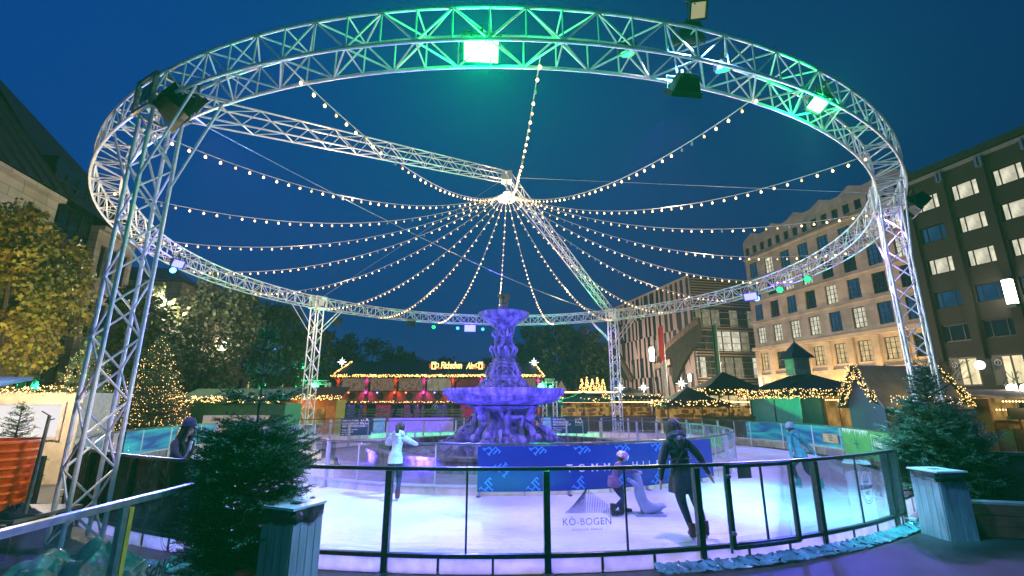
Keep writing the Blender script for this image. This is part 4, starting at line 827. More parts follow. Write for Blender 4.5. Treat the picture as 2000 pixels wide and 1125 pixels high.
wf = win_mesh(1.0, 2.2, 2, 1, .08).mesh('window', M_wfr); wp = pane_mesh(1.0, 2.2, M_dkpane); wpl = pane_mesh(1.0, 2.2, M_litw); wgr = win_mesh(1.6, 2.3, 2, 2, .09).mesh('window', M_wfr); wgp = pane_mesh(1.6, 2.3, M_litc)
f1 = Facade(lb_, pL, pM, GZ, ZL, 1)
for zz in (9.0, 5.6, 2.6):
    for j in range(5):
        x = 1.6 + j * 2.3; f1.hole(x - .5, x + .5, zz, zz + 2.2)
f1.wall('wall', M_lst)
for zz in (9.0, 5.6, 2.6):
    for j in range(5): f1.window(1.6 + j * 2.3, zz, wf, wpl if (zz == 2.6 and j in (3, 4)) else wp)
f1.band('cornice', M_lst, ZL - .12, .25, .35); f1.band('string_course', M_lst, 5.0, .18, .12)
f2 = Facade(lb_, pN, pR, GZ, ZL - .2, 1, 5)
for zz in (9.0, 5.6, 2.6):
    for j in range(3): f2.hole(.45 + j * 1.05, 1.05 + j * 1.05, zz, zz + 2.0)
f2.wall('wall', M_lst); wf3 = win_mesh(.6, 2.0, 1, 1, .07).mesh('window', M_wfr); wp3 = pane_mesh(.6, 2.0, M_dkpane)
for zz in (9.0, 5.6, 2.6):
    for j in range(3): f2.window(.75 + j * 1.05, zz, wf3, wp3)
f2.band('cornice', M_lst, ZL - .3, .25, .3)
m = MB(); a, b = V((*pM, 0)), V((*pN, 0)); nn = f1.n; m.prism([a + nn * -.5 + V((0, 0, GZ)), b - nn * .5 + V((0, 0, GZ)), b - nn * .5 + V((0, 0, 14)), a - nn * .5 + V((0, 0, 14.6))], -nn * 5); gc = m.build('glass_corner', M_glcor, lb_)
m = MB()
for i in range(12): z = .8 + i * 1.15; m.bar(a - nn * .46 + V((0, 0, z)), b - nn * .46 + V((0, 0, z)), .06, .07)
for i in range(5): c = a.lerp(b, i / 4) - nn * .46; m.bar(c + V((0, 0, GZ)), c + V((0, 0, 13.9)), .07, .06, f1.d)
m.build('mullions', M_wfr, gc)
m = MB(); e = f1.d
def rp(x, z, o): return f1.P(x, z, o)
m.add([rp(-2, ZL, .5), rp(f1.L + .3, ZL, .5), rp(f1.L - 3.5, 21.5, -5.5), rp(-2, 24.5, -6.5), rp(-2, ZL, -14), rp(f1.L + .3, ZL, -14)], [(0, 1, 2, 3), (1, 5, 2), (3, 2, 5, 4), (0, 3, 4)])
m.add([f2.P(-3.4, ZL + .1, .35), f2.P(f2.L + .6, ZL - .2, .4), f2.P(f2.L - .6, 16.4, -3.2), f2.P(-3.4, 19.6, -4.8), f2.P(f2.L + .6, ZL - .2, -9), f2.P(-3.4, ZL, -9)], [(0, 1, 2, 3), (1, 4, 2), (3, 2, 4, 5)])
rf_ = m.build('roof', M_slate, lb_)
m = MB()
for i in range(16):
    t = i / 15; p0 = rp(-2 + t * (f1.L + 2), ZL, .5); p1 = V(rp(-2, 24.5, -6.5)).lerp(V(rp(f1.L - 3.5, 21.5, -5.5)), t); m.bar(p0 + f1.n * .03 + V((0, 0, .03)), p1 + f1.n * .03 + V((0, 0, .03)), .07, .05)
m.build('roof_seam', M_slate, rf_)
# --- the long block behind the street trees
M_tan = stone_courses('brown_ashlar', (0.24, 0.19, 0.13), .6)
p1, p2 = at(400, 560, 46), at(592, 640, 80); mb_ = thing('apartment_building', 'long brown stone block with dark attic storey behind the autumn street trees', 'building', (p1.x, p1.y, GZ))
f = Facade(mb_, p1, p2, GZ, 12.6, -1 if False else 1, 10)
f = Facade(mb_, (p1.x, p1.y), (p2.x, p2.y), GZ, 12.6, 1, 12); wf4 = win_mesh(1.3, 2.1, 2, 2, .09).mesh('window', M_wfr); wp4 = pane_mesh(1.3, 2.1, M_dkpane); wp4l = pane_mesh(1.3, 2.1, M_litw)
nW = int(f.L // 2.6)
for zz in (9.4, 6.0, 2.6):
    for j in range(nW): f.hole(1 + j * 2.6 - .65 + .5, 1 + j * 2.6 + .65 + .5, zz, zz + 2.1)
f.wall('wall', M_tan)
for zz in (9.4, 6.0, 2.6):
    for j in range(nW): f.window(1.5 + j * 2.6, zz, wf4, wp4l if rnd.random() < .12 else wp4)
f.band('cornice', M_tan, 12.3, .4, .6); f.band('string_course', M_tan, 8.8, .25, .2)
m = MB(); m.prism([f.P(-.3, 12.6, -.8), f.P(f.L, 12.6, -.8), f.P(f.L, 14.4, -2.0), f.P(-.3, 14.4, -2.0)], -f.n * 9); at_ = m.build('attic', M_slate, mb_)
m = MB(); m.prism([V((p1.x, p1.y, GZ)) - f.n * .01 - f.d * .02, V((p1.x, p1.y, GZ)) - f.n * 14 - f.d * .02, V((p1.x, p1.y, 13)) - f.n * 14 - f.d * .02, V((p1.x, p1.y, 13)) - f.n * .01 - f.d * .02], -f.d * 4); sw = m.build('end_wing', M_tan, mb_)
m = MB(); c = V((p1.x, p1.y, 13)) - f.d * 2 - f.n * 7; m.add([c + f.d * 2.6 + f.n * 7.5, c - f.d * 2.6 + f.n * 7.5, c - f.d * 2.6 - f.n * 7.5, c + f.d * 2.6 - f.n * 7.5, c + f.n * 5 + V((0, 0, 1.8)), c - f.n * 5 + V((0, 0, 1.8))], [(0, 1, 4), (1, 2, 5, 4), (2, 3, 5), (3, 0, 4, 5)]); m.build('roof', M_slate, mb_)
# --- right: beige stone block with zig-zag parapet
M_bei = stone_courses('beige_rendered_stone', (0.40, 0.345, 0.29), .55, .82)
q1, q2 = V((40.3, 43.4, 0)), V((35.1, 66.5, 0))
bb = thing('office_building', 'beige stone office block with zig-zag parapet and rows of small mullioned windows', 'building', (q1.x, q1.y, GZ)); 
f = Facade(bb, (q2.x, q2.y), (q1.x, q1.y), GZ, 25.3, 1, 14)
def zat(u, v, f):      # height on the facade's plane seen at (u, v)
    d = ray(u, v); t = (f.p - EYE).dot(f.n) / d.dot(f.n); P = EYE + d * t; return (P - f.p).dot(f.d), P.z
rows = []
print('beige', [tuple(round(x, 2) for x in zat(u, v, f)) for u, v in ((1486, 622), (1558, 595), (1633, 575), (1694, 560), (1688, 510), (1525, 610), (1492, 655), (1690, 622), (1612, 695), (1493, 707), (1475, 700), (1700, 680), (1480, 540), (1600, 360), (1720, 350))])
BW, BH = 1.55, 2.3
M_bfr = mat('black_steel_sash', (0.012, 0.012, 0.014), .45)
wfb = win_mesh(BW, BH, 3, 4, .075).mesh('window', M_bfr); wbd = pane_mesh(BW, BH, M_blpane); wbl = pane_mesh(BW, BH, M_litc); wbw = pane_mesh(BW, BH, M_litw); wbk = pane_mesh(BW, BH, M_dkpane)
nb = 8; pitch = f.L / nb; rowz = [(2.2, 'w'), (6.3, 'w'), (10.0, 'l'), (13.3, 'd'), (16.45, 'd'), (19.6, 'm')]
for zz, _ in rowz:
    for j in range(nb): c = pitch * (j + .5); f.hole(c - BW / 2, c + BW / 2, zz, zz + BH)
for j in range(nb * 2): c = pitch / 2 * (j + .5); f.hole(c - .4, c + .4, 23.2, 24.4)
f.wall('wall', M_bei, .3)
rb_ = random.Random(4)
for zz, k in rowz:
    for j in range(nb):
        pm = {'w': wbw if rb_.random() < .85 else wbk, 'l': wbl if rb_.random() < .85 else wbd, 'd': rb_.choice([wbd, wbk, wbk, wbl, wbd]), 'm': rb_.choice([wbl, wbd, wbl])}[k]; f.window(pitch * (j + .5), zz, wfb, pm, -.22)
wsm = win_mesh(.8, 1.2, 1, 1, .09).mesh('window', M_bfr); wsp = pane_mesh(.8, 1.2, M_dkpane)
for j in range(nb * 2): f.window(pitch / 2 * (j + .5), 23.2, wsm, wsp, -.2)
for z, h, o in ((22.6, .3, .3), (19.2, .16, .12), (16.05, .16, .12), (12.9, .16, .12), (9.25, .45, .65), (5.5, .3, .2)): f.band('cornice', M_bei, z, h, o)
for j in range(nb + 1): m = MB(); x = min(max(pitch * j, .4), f.L - .4); m.box(f.P(x, 4.5, .12), (.7, .24, 8.9), Matrix((f.d, f.n, ZH)).transposed()); m.build('pilaster', M_bei, bb)
m = MB(); pts = [f.P(0, 25.3, 0)]; nz_ = 6
for j in range(nz_): pts += [f.P(f.L * (j + .12) / nz_, 25.7), f.P(f.L * (j + .5) / nz_, 26.4), f.P(f.L * (j + .88) / nz_, 25.7)]
pts += [f.P(f.L, 25.3, 0)]; m.prism(pts, -f.n * .5); m.build('parapet', M_bei, bb)
m = MB(); m.prism([f.P(2, 25.2, -6), f.P(f.L - 1, 25.2, -6), f.P(f.L - 1, 27.2, -7), f.P(5, 27.0, -7)], -f.n * 8); m.build('penthouse', M_slate, bb)
m = MB(); [m.bar(f.P(0, z, .1), f.P(f.L, z, .1), .1, .1) for z in ()]
BEI = f
# --- far right: dark brick block
M_brk = mat('dark_brown_brick', (0.042, 0.033, 0.03), .8, 0, .4, 22, .3, 60)
r1, r2 = V((42.0, 25.0, 0)), V((37.6, 40.2, 0))
br_ = thing('office_building', 'dark brown brick office block with wide three-light windows at the right edge', 'building', (r2.x, r2.y, GZ)); f = Facade(br_, (r2.x, r2.y), (r1.x, r1.y), GZ, 22.3, 1, 14)
print('brown', f.L, [tuple(round(x, 2) for x in zat(u, v, f)) for u, v in ((1812, 460), (1872, 375), (1960, 340), (1890, 435), (1905, 500), (1830, 520), (1842, 585), (1925, 570), (1860, 650), (1943, 640), (1975, 407), (1900, 715), (1850, 700), (1960, 720), (1960, 300), (1775, 350), (1985, 470))])
WW, WH = 1.95, 1.5
wfr = win_mesh(WW, WH, 3, 1, .11, bars=[-WW * .26, WW * .26]).mesh('window', M_wfr)
pls = [pane_mesh(WW, WH, M_litc), pane_mesh(WW, WH, M_blpane), pane_mesh(WW, WH, M_dkpane)]
pit = 2.9; nc = 5; X0_ = 1.1; rz_ = [7.0, 9.95, 13.0, 16.0, 18.95]
for zz in rz_:
    for j in range(nc): c = X0_ + pit * j; f.hole(c - WW / 2, c + WW / 2, zz, zz + WH)
shop = []
for j in range(nc): c = X0_ + pit * j; f.hole(max(.02, c - 1.05), c + 1.05, 3.3, 5.65); shop.append(c)
f.wall('wall', M_brk, .35)
kinds = {4: [0, 0, 0, 0, 0], 3: [1, 0, 0, 0, 0], 2: [0, 0, 0, 1, 0], 1: [1, 1, 1, 0, 0], 0: [2, 2, 2, 2, 1]}
for i, zz in enumerate(rz_):
    for j in range(nc): f.window(X0_ + pit * j, zz, wfr, pls[kinds[i][j % 5]], -.25)
for j in range(nc + 1): 
    m = MB(); m.box(f.P(X0_ + pit * (j - .5), 13.6, .14), (.6, .28, 16.4), Matrix((f.d, f.n, ZH)).transposed()); m.build('pier', M_brk, br_)
    if j < nc: m = MB(); m.box(f.P(X0_ + pit * (j - .5), 21.45, .35), (.16, .25, .9), Matrix((f.d, f.n, ZH)).transposed()); m.box(f.P(X0_ + pit * (j - .5) + .3, 21.45, .35), (.16, .25, .9), Matrix((f.d, f.n, ZH)).transposed()); m.box(f.P(X0_ + pit * (j - .5) + .15, 21.0, .36), (.2, .26, .12), Matrix((f.d, f.n, ZH)).transposed()); m.build('eaves_bracket', M_steel, br_)
f.band('gutter', mat('grey_gutter', (.3, .3, .3), .5), 22.0, .25, .3); f.band('coping', M_slate, 22.5, .45, .7)
M_shopl = emis('shop_interior', (1.0, 0.83, 0.5), 1.5, .7, 1.6)
sfm = MB(); 
for x in (-1, 1): sfm.box((x * 1.02, .06, 1.17), (.14, .2, 2.35))
sfm.box((0, .06, 2.28), (1.9, .2, .14)); sfm.box((0, .06, .06), (1.9, .2, .12)); sfm.box((-.2, .0, 1.17), (.1, .12, 2.2))
sfm = sfm.mesh('shop_window', M_wfr); spm = pane_mesh(2.05, 2.3, M_shopl)
for c in shop: 
    w_ = f.window(c, 3.3, sfm, spm, -.2, 'shop_window')
    m = MB(); m.box(f.P(c - .6, 4.45, -.1), (.6, .04, 2.1), Matrix((f.d, f.n, ZH)).transposed()); bn = m.build('shop_poster', mat('black_poster', (.02, .02, .022), .4), br_)
    m = MB(); p_ = f.P(c - .6, 5.05, -.05); m.add([p_ + f.d * .24 * cos(t) + ZH * .24 * sin(t) + f.n * 0 for t in [2 * pi * i / 20 for i in range(20)]] + [p_ + f.d * .19 * cos(t) + ZH * .19 * sin(t) for t in [2 * pi * i / 20 for i in range(20)]], [(i, (i + 1) % 20, 20 + (i + 1) % 20, 20 + i) for i in range(20)]); m.box(p_, (.05, .01, .26), Matrix((f.d, f.n, ZH)).transposed()); m.build('poster_emblem', M_white, br_)
m = MB(); pL_ = f.P(2.55, 4.9, .55); m.lathe([(.001, 0), (.36, 0), (.36, .1), (.001, .1)], 24); m.xf(Matrix.Translation(pL_) @ Matrix((f.d, ZH, f.n)).transposed().to_4x4()); m.build('round_sign', emis('white_sign', (1, 1, .95), 2.2), br_)
BRO = f
m = MB(); m.prism([V((r2.x, r2.y, GZ)) - f.n * .02 - f.d * .02, V((r2.x, r2.y, GZ)) - f.n * 13 - f.d * .02, V((r2.x, r2.y, 22.0)) - f.n * 13 - f.d * .02, V((r2.x, r2.y, 22.0)) - f.n * .02 - f.d * .02], -f.d * 1.2); m.build('side_pier', M_brk, br_)
# --- centre right: modern office with stone stripes and diagonal cuts
M_pink = mat('pink_stone_panel', (0.46, 0.34, 0.28), .6, 0, .14, 3); M_bronze = mat('bronze_soffit', (0.22, 0.15, 0.09), .4, .4, .4, 2, .1, 10)
k0, k1, k2 = at(1345, 540, 70), at(1198, 606, 97), at(1500, 547, 73)
kb = thing('office_building', 'office block of pink stone stripes and dark glass with diagonal cuts', 'building', (k0.x, k0.y, GZ)); ZK = k0.z
f = Facade(kb, (k1.x, k1.y), (k0.x, k0.y), GZ, ZK, 1, 10)
m = MB(); m.prism([f.P(0, GZ, -.3), f.P(f.L - 2.2, GZ, -.3), f.P(f.L - 2.2, ZK, -.3), f.P(0, ZK, -.3)], -f.n * 9); m.prism([f.P(f.L - 2.2, GZ, -.3), f.P(f.L - .02, GZ, -.3), f.P(f.L - .02, ZK, -.3), f.P(f.L - 2.2, ZK, -.3)], -f.n * .3); m.build('curtain_glass', mat('blue_black_curtain_glass', (.012, .025, .045), .08, 0, .6, .7, spec=.9), kb)
rk = random.Random(21); ns = 21; lv = [GZ, 2.6, 6.2, 9.8, 13.4, 17.0, ZK]
for l in range(6):
    m = MB(); x = rk.uniform(0, .6)
    while x < f.L - .3:
        w = rk.choice([.55, .8, 1.1, .7]); g_ = rk.choice([.7, 1.0, 1.4, .85]); x1 = min(x + w, f.L); sl_ = rk.uniform(-.25, .25) if rk.random() < .3 else 0
        a = [f.P(x, lv[l] + .01), f.P(x1, lv[l] + .01), f.P(min(x1 + sl_, f.L), lv[l + 1] - .01), f.P(x + sl_, lv[l + 1] - .01)]
        if rk.random() < .16: a = [a[0], f.P(min(x1 + .9, f.L), lv[l] + .01), a[2], a[3]]
        elif rk.random() < .1: a = [f.P(x, lv[l] + 1.6), f.P(x1, lv[l] + .4), a[2], a[3]]
        m.prism(a, -f.n * .05); x = x1 + g_
    m.build('stone_panels', M_pink, kb)
for j in range(16):
    l = rk.randrange(5); x = rk.uniform(1, f.L - 1); m = MB(); m.poly([f.P(x - .25, lv[l] + .6, -.27), f.P(x + .25, lv[l] + .6, -.27), f.P(x + .25, lv[l] + 2.8, -.27), f.P(x - .25, lv[l] + 2.8, -.27)]); m.build('lit_pane', M_litd, kb)
f.band('coping', M_pink, ZK + .1, .25, .3)
# diagonal cuts: bronze soffits around dark planted terraces
def cut(pts_uv, off, fade):
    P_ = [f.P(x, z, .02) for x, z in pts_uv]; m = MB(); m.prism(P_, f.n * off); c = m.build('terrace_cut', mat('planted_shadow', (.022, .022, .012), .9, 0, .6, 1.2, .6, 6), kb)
    for i in fade:
        a, b = P_[i], P_[(i + 1) % len(P_)]; m = MB(); n_ = (b - a).normalized().cross(f.n); m.prism([a + f.n * (off + .05), b + f.n * (off + .05), b + f.n * (off + .05) + n_ * .9, a + f.n * (off + .05) + n_ * .9], f.n * .25); m.build('soffit', M_bronze, c)
KOE = f
L_ = f.L
X = lambda u, v: zat(u, v, f)
cut([X(1290, 688), X(1368, 621), X(1372, 655), X(1352, 690), X(1338, 715), X(1322, 752), X(1318, 712), X(1286, 722)], .5, [0, 6])
cut([X(1204, 655), X(1212, 690), X(1240, 740), X(1225, 742), X(1206, 730)], .4, [0, 1])
f2 = Facade(kb, (k0.x + .05, k0.y - .02), (k2.x, k2.y), GZ, ZK, 1, 10)
m = MB(); m.prism([f2.P(0, GZ, -.3), f2.P(f2.L, GZ, -.3), f2.P(f2.L, ZK, -.3), f2.P(0, ZK, -.3)], -f2.n * 8.5); m.build('core', mat('dark_core', (.03, .03, .032), .6), kb)
M_louv = mat('louvre_blade', (0.30, 0.26, 0.24), .4, .5, .2, 5)
for l, (z0, z1) in enumerate(((.2, 3.6), (5.6, 8.6), (9.6, 12.6), (13.4, 16.0))):
    for j in range(9):
        x0, x1 = f2.L * j / 9 + .06, f2.L * (j + 1) / 9 - .06; m = MB(); m.poly([f2.P(x0, z0, -.2), f2.P(x1, z0, -.2), f2.P(x1, z1, -.2), f2.P(x0, z1, -.2)]); m.build('office_pane', M_litw if l == 0 else rk.choice([M_litc, M_litc, M_litd, M_dkpane]), kb)
    m = MB()
    for j in range(10): x = f2.L * j / 9; m.box(f2.P(x, (z0 + z1) / 2, -.1), (.1, .14, z1 - z0), Matrix((f2.d, f2.n, ZH)).transposed())
    m.build('mullions', M_wfr, kb)
m = MB(); z = 3.8
while z < ZK:
    inside = any(a < z < b for a, b in ((5.6, 8.6), (9.6, 12.6), (13.4, 16.0)))
    m.bar(f2.P(-.1, z, .15), f2.P(f2.L, z, .15), .35, .05 if inside else .16); z += 1.0 if inside else .42
m.build('louvres', M_louv, kb)
# added unseen fill lights that brighten the facades; low gold ones stand for uplights
point(KOE.P(KOE.L * .4, 9, 9), (1, .78, .62), 3800, .5); point(KOE.P(KOE.L * .85, 7, 9), (1, .78, .62), 2600, .5); point(f2.P(5, 4, 5), (1, .8, .6), 600, .5)
for x in (5, 14, 22): point(BEI.P(x, 1.5, 2.2), (1, .58, .17), 4200, .4); point(BEI.P(x - 1, 6, 15), (1, .8, .6), 2000, .6)
point(BRO.P(5, 5, 13), (1, .82, .66), 230, .6); point(BRO.P(13, 5, 13), (1, .82, .66), 230, .6)
# ================================================================== vegetation
M_bark = mat('bark', (0.07, 0.055, 0.04), .9, 0, .5, 9, .6, 18, stretch=(1, 1, .3))
M_fir = mat('fir_needles', (0.065, 0.155, 0.075), .55, 0, .35, 3, island=.5)
M_leafy = mat('autumn_leaf', (0.30, 0.22, 0.022), .6, 0, .4, .7, island=.55, col2=(0.10, 0.13, 0.018))
M_leafd = mat('olive_leaf', (0.036, 0.034, 0.01), .65, 0, .4, .5, island=.6, col2=(0.035, 0.05, 0.012))
M_leafg = mat('dark_green_leaf', (0.02, 0.042, 0.016), .7, 0, .4, .4, island=.6)
def fir(h, prof, seed, dens=1.0, nl=.032, nw=.006, trunk_r=.035, tiers=26, zlow=.12, per=9, bare=0):
    """returns (trunk mb, foliage mb), base at origin; prof(t) = crown radius at height fraction t"""
    r = random.Random(seed); T = MB(); Fm = MB()
    T.sweep([(0, 0, 0), (0, 0, h * .5), (r.uniform(-.02, .02), 0, h * .93), (0, 0, h)], [trunk_r, trunk_r * .7, trunk_r * .25, .004], 8)
    V_, Fc = Fm.v, Fm.f
    def needles(a, b, n, ln, up):
        d = (b - a).normalized(); s1 = d.cross(up); s1 = s1.normalized() if s1.length > 1e-3 else V((1, 0, 0)); s2 = s1.cross(d)
        for i in range(n):
            p = a.lerp(b, (i + r.random()) / n); th = r.choice((r.gauss(0, .45), r.gauss(pi, .45), r.uniform(0, pi)))
            o = s1 * cos(th) + s2 * sin(th); e = p + (o * .85 + d * .5).normalized() * ln * r.uniform(.7, 1.15); w = d * nw * .5
            k = len(V_); V_.extend((tuple(p - w), tuple(p + w), tuple(e))); Fc.append((k, k + 1, k + 2)); Fm.m.append(0)
    def twig(a, b, ln):
        m = a.lerp(b, .5) + V((0, 0, -.01)); k = (b - a).length
        n = max(4, int(k / nl * 5.5 * dens)); T.sweep([a, m, b], [.004 + k * .006, .003 + k * .004, .0015], 3, False); needles(a, m, n // 2, ln, ZH); needles(m, b, n // 2 + 2, ln, ZH)
    for ti in range(tiers):
        t = zlow + (1 - zlow) * (ti / tiers) ** .92; R0 = prof(t)
        if R0 < .03: continue
        if bare and t > bare and not any(abs(t - w_) < .5 / tiers for w_ in (bare + .09, bare + .2, bare + .3, bare + .37)): continue
        nb = per + (3 if t < .6 else 0) if t < .75 else max(4, per - 3); ph0 = r.uniform(0, 6.28)
        for j in range(nb):
            a = ph0 + 2 * pi * j / nb + r.uniform(-.25, .25); R1 = R0 * r.uniform(.72, 1.12); droop = (.12 if t < .3 else -.08 if t < .75 else -.4)
            c, s_ = cos(a), sin(a); z0 = h * t + r.uniform(-.7, .7) * h / tiers * (t < .6 or not bare)
            pt = lambda u: V((c * R1 * u, s_ * R1 * u, z0 - droop * R1 * u + .22 * R1 * u * u))
            pts = [pt(i / 5) for i in range(6)]; T.sweep(pts, [.010 * (1 + R1) * (1 - .16 * i) for i in range(6)], 4, False)
            for i in range(5): needles(pts[i], pts[i + 1], int(max(2, (pts[i + 1] - pts[i]).length / nl * 4 * dens * (i > 0))), nl, ZH)
            ntw = max(2, int(R1 / .075 * min(1.3, dens)))
            for q in range(ntw):
                u = .18 + .8 * (q + r.random()) / ntw; p = pt(u); L_ = (1 - u) * R1 * .55 + .07
                for sd in (-1, 1):
                    d = V((c * .75 - sd * s_ * .8, s_ * .75 + sd * c * .8, r.uniform(-.4, .45))).normalized(); e = p + d * L_ * r.uniform(.7, 1.1); twig(p, e, nl)
                    if L_ > .2 and dens > .5:
                        for w in (.45, .75):
                            pp = p.lerp(e, w); d2 = (d + V((-sd * s_ * .1 + c * .8, sd * c * .1 + s_ * .8, 0))).normalized(); twig(pp, pp + d2 * L_ * .35, nl)
    if True: needles(V((0, 0, h * .9)), V((0, 0, h)), int(40 * dens), nl, V((1, 0, 0)))
    return T, Fm
def put_fir(name, label, loc, parts, cat='fir tree', group=None, lights=None, fm=None):
    t = thing(name, label, cat, loc, group); T, Fm = parts; t_ = link('trunk', T if isinstance(T, bpy.types.Mesh) else T.mesh('trunk', M_bark), t); f_ = link('foliage', Fm if isinstance(Fm, bpy.types.Mesh) else Fm.mesh('foliage', fm or M_fir), t)
    if lights:
        n, sz, prof, h, seed = lights; r = random.Random(seed); m = MB()
        for i in range(n):
            tt = 1 - sqrt(r.random()) * .95; a = r.uniform(0, 6.28); R0 = prof(tt) * r.uniform(.7, 1.08); m.octa((R0 * cos(a), R0 * sin(a), h * tt + r.uniform(-.1, .1)), sz * r.uniform(.6, 1.2))
        o = link('fairy_lights', m.mesh('fairy_lights', M_fairy), t); o['kind'] = 'stuff'
    return t
def profA(t): 
    return .70 * min(1, t / .12 + .7) if t < .4 else (.70 - (t - .4) * 2.2 if t < .565 else max(.08, .52 - (t - .64) * 1.5))
def profB(t): return .62 * (1 - t) ** .75 + .05
baseA = V((-3.05, 5.75, GZ + .38))
hA = at(505, 628, 5.75).z - baseA.z
put_fir('fir_tree', 'dark unlit fir with a sparse bare top standing in an orange pot', baseA, fir(hA, profA, 3, 1.0, .044, .011, .026, 34, .03, 9, .565), 'fir tree')
m = MB(); m.lathe([(.24, 0), (.3, .3), (.34, .34), (.34, .4), (.31, .4), (.29, .33), (.01, .33)], 28, (baseA.x, baseA.y, GZ)); tag(m.build('plant_pot', mat('orange_terracotta', (.5, .13, .03), .6, 0, .3, 6), base=True, smooth=True), 'orange pot holding the dark unlit fir on the left', 'plant pot')
baseB = V((8.15, 9.3, GZ + .1)); hB = at(1815, 712, 9.3).z - baseB.z
def profC(t): return .9 if t < .45 else (.9 - (t - .45) * 1.65 if t < .78 else max(.05, .355 - (t - .78) * 1.3))
put_fir('fir_tree', 'dark unlit fir behind the right bin at the end of the front barrier', baseB, fir(hB, profC, 8, .85, .05, .012, .035, 28, .2, 10), 'fir tree')
def profL(h, r): return lambda t: r * (1 - t) ** .8 + .04
pl1 = profL(4.3, 1.45); fl1 = fir(4.3, pl1, 5, .35, .1, .028, .05, 20, .04, 9); 
put_fir('lit_fir_tree', 'lower fairy-lit fir directly behind the near left truss leg', V((-13.6, 15.0, GZ)), fl1, 'fir tree', 'firs dressed with fairy lights', (700, .013, pl1, 4.3, 1))
pl2 = profL(5.0, 1.95); fl2 = fir(5.1, pl2, 6, .3, .12, .034, .06, 22, .04, 10)
put_fir('lit_fir_tree', 'taller fairy-lit fir between the near left truss leg and the beanie woman', V((-15.8, 20.8, GZ)), fl2, 'fir tree', 'firs dressed with fairy lights', (1100, .016, pl2, 5.1, 2))
pl3 = profL(2, .7); fl3 = fir(2.0, pl3, 9, .5, .07, .017, .03, 14, .05, 8)
put_fir('fir_tree', 'small dark unlit fir in front of the white stall at the left edge', V((-10.9, 10.6, GZ + .2)), fl3, 'fir tree')
def leaf_shape(kind):
    if kind == 'maple': return [(0, 0), (.22, .12), (.5, .1), (.38, .38), (.55, .62), (.22, .62), (0, 1.05), (-.22, .62), (-.55, .62), (-.38, .38), (-.5, .1), (-.22, .12)]
    return [(0, 0), (.38, .4), (0, 1), (-.38, .4)]
def tree(name, label, base, trunk_h, c, rad, n, ls, m_, seed, kind='quad', clumps=60, group=None, cat='tree', trunk_r=.2, gap=.0):
    r = random.Random(seed); t = thing(name, label, cat, base, group); base = V(base); c = V(c); T = MB()
    top = base + V((0, 0, trunk_h)); T.sweep([base, base.lerp(top, .5) + V((r.uniform(-.1, .1), 0, 0)), top, c + V((0, 0, rad[2] * .3))], [trunk_r, trunk_r * .8, trunk_r * .65, trunk_r * .15], 9)
    cl = []
    for i in range(clumps):
        while True:
            p = V((r.uniform(-1, 1), r.uniform(-1, 1), r.uniform(-1, 1)))
            if .25 < p.length < 1: break
        p = p * (p.length ** -.35); q = V((p.x * rad[0], p.y * rad[1], p.z * rad[2])) * r.uniform(.8, 1.02); cl.append((c + q, r.uniform(.5, 1.25) * min(rad) * .27))
    for q, s in cl[:: max(1, clumps // 22)]:
        a = top.lerp(c, r.uniform(0, .7)); md = a.lerp(q, .55) + V((r.uniform(-.2, .2), r.uniform(-.2, .2), .15)); T.sweep([a, md, q], [trunk_r * .32, trunk_r * .18, .015], 5, False)
    T.build('trunk', M_bark, t, True)
    sh = np.array(leaf_shape(kind)); k = len(sh); rs = np.random.RandomState(seed)
    w = np.array([s ** 2 for _, s in cl]); ci = rs.choice(len(cl), n, p=w / w.sum()); C = np.array([tuple(q) for q, _ in cl])[ci]; Sz = np.array([s for _, s in cl])[ci]
    d = rs.normal(size=(n, 3)); d /= np.linalg.norm(d, axis=1)[:, None]; pos = C + d * (Sz * rs.uniform(.3, 1.0, n) ** .6)[:, None]
    u = rs.normal(size=(n, 3)); u[:, 2] -= .6; u /= np.linalg.norm(u, axis=1)[:, None]; v = np.cross(u, rs.normal(size=(n, 3))); v /= np.linalg.norm(v, axis=1)[:, None]
    s = ls * rs.uniform(.6, 1.25, n); P = pos[:, None, :] + (v[:, None, :] * sh[None, :, 0, None] + u[:, None, :] * sh[None, :, 1, None]) * s[:, None, None]
    P = (P - np.array(tuple(base))).reshape(-1, 3); me = bpy.data.meshes.new('crown'); me.vertices.add(n * k); me.vertices.foreach_set('co', P.ravel()); me.loops.add(n * k); me.loops.foreach_set('vertex_index', np.arange(n * k)); me.polygons.add(n); me.polygons.foreach_set('loop_start', np.arange(n) * k); me.update(calc_edges=True); me.materials.append(m_); link('crown', me, t); return t
tree('plane_tree', 'big yellow-green autumn tree in front of the stone block at the left edge', (-18.0, 16.4, GZ), 3.0, (-19.3, 16.4, 5.9), (2.8, 2.8, 3.3), 30000, .155, M_leafy, 11, 'maple', 110, trunk_r=.28)
tr = [((-19.6, 30, GZ), (-19.2, 30, 6.4), (2.7, 2.6, 3.9), 'first dull olive street tree, right behind the tall fairy-lit fir'), ((-18.5, 37, GZ), (-18.4, 37, 6.3), (2.7, 2.6, 3.8), 'second dull olive street tree, above the bare fir top'), ((-19.5, 44, GZ), (-19.6, 44, 6.0), (2.6, 2.6, 3.5), 'third dull olive street tree, just left of the left far leg'), ((-20.3, 24.5, GZ), (-19.9, 24.5, 5.4), (2.0, 2.0, 3.0), 'small olive street tree seen through the near left truss leg')]
for i, (b, c, rd, lab) in enumerate(tr): tree('street_tree', lab, b, 2.6, c, rd, 6500, .28, M_leafd, 30 + i, 'quad', 70, 'street trees on the left')
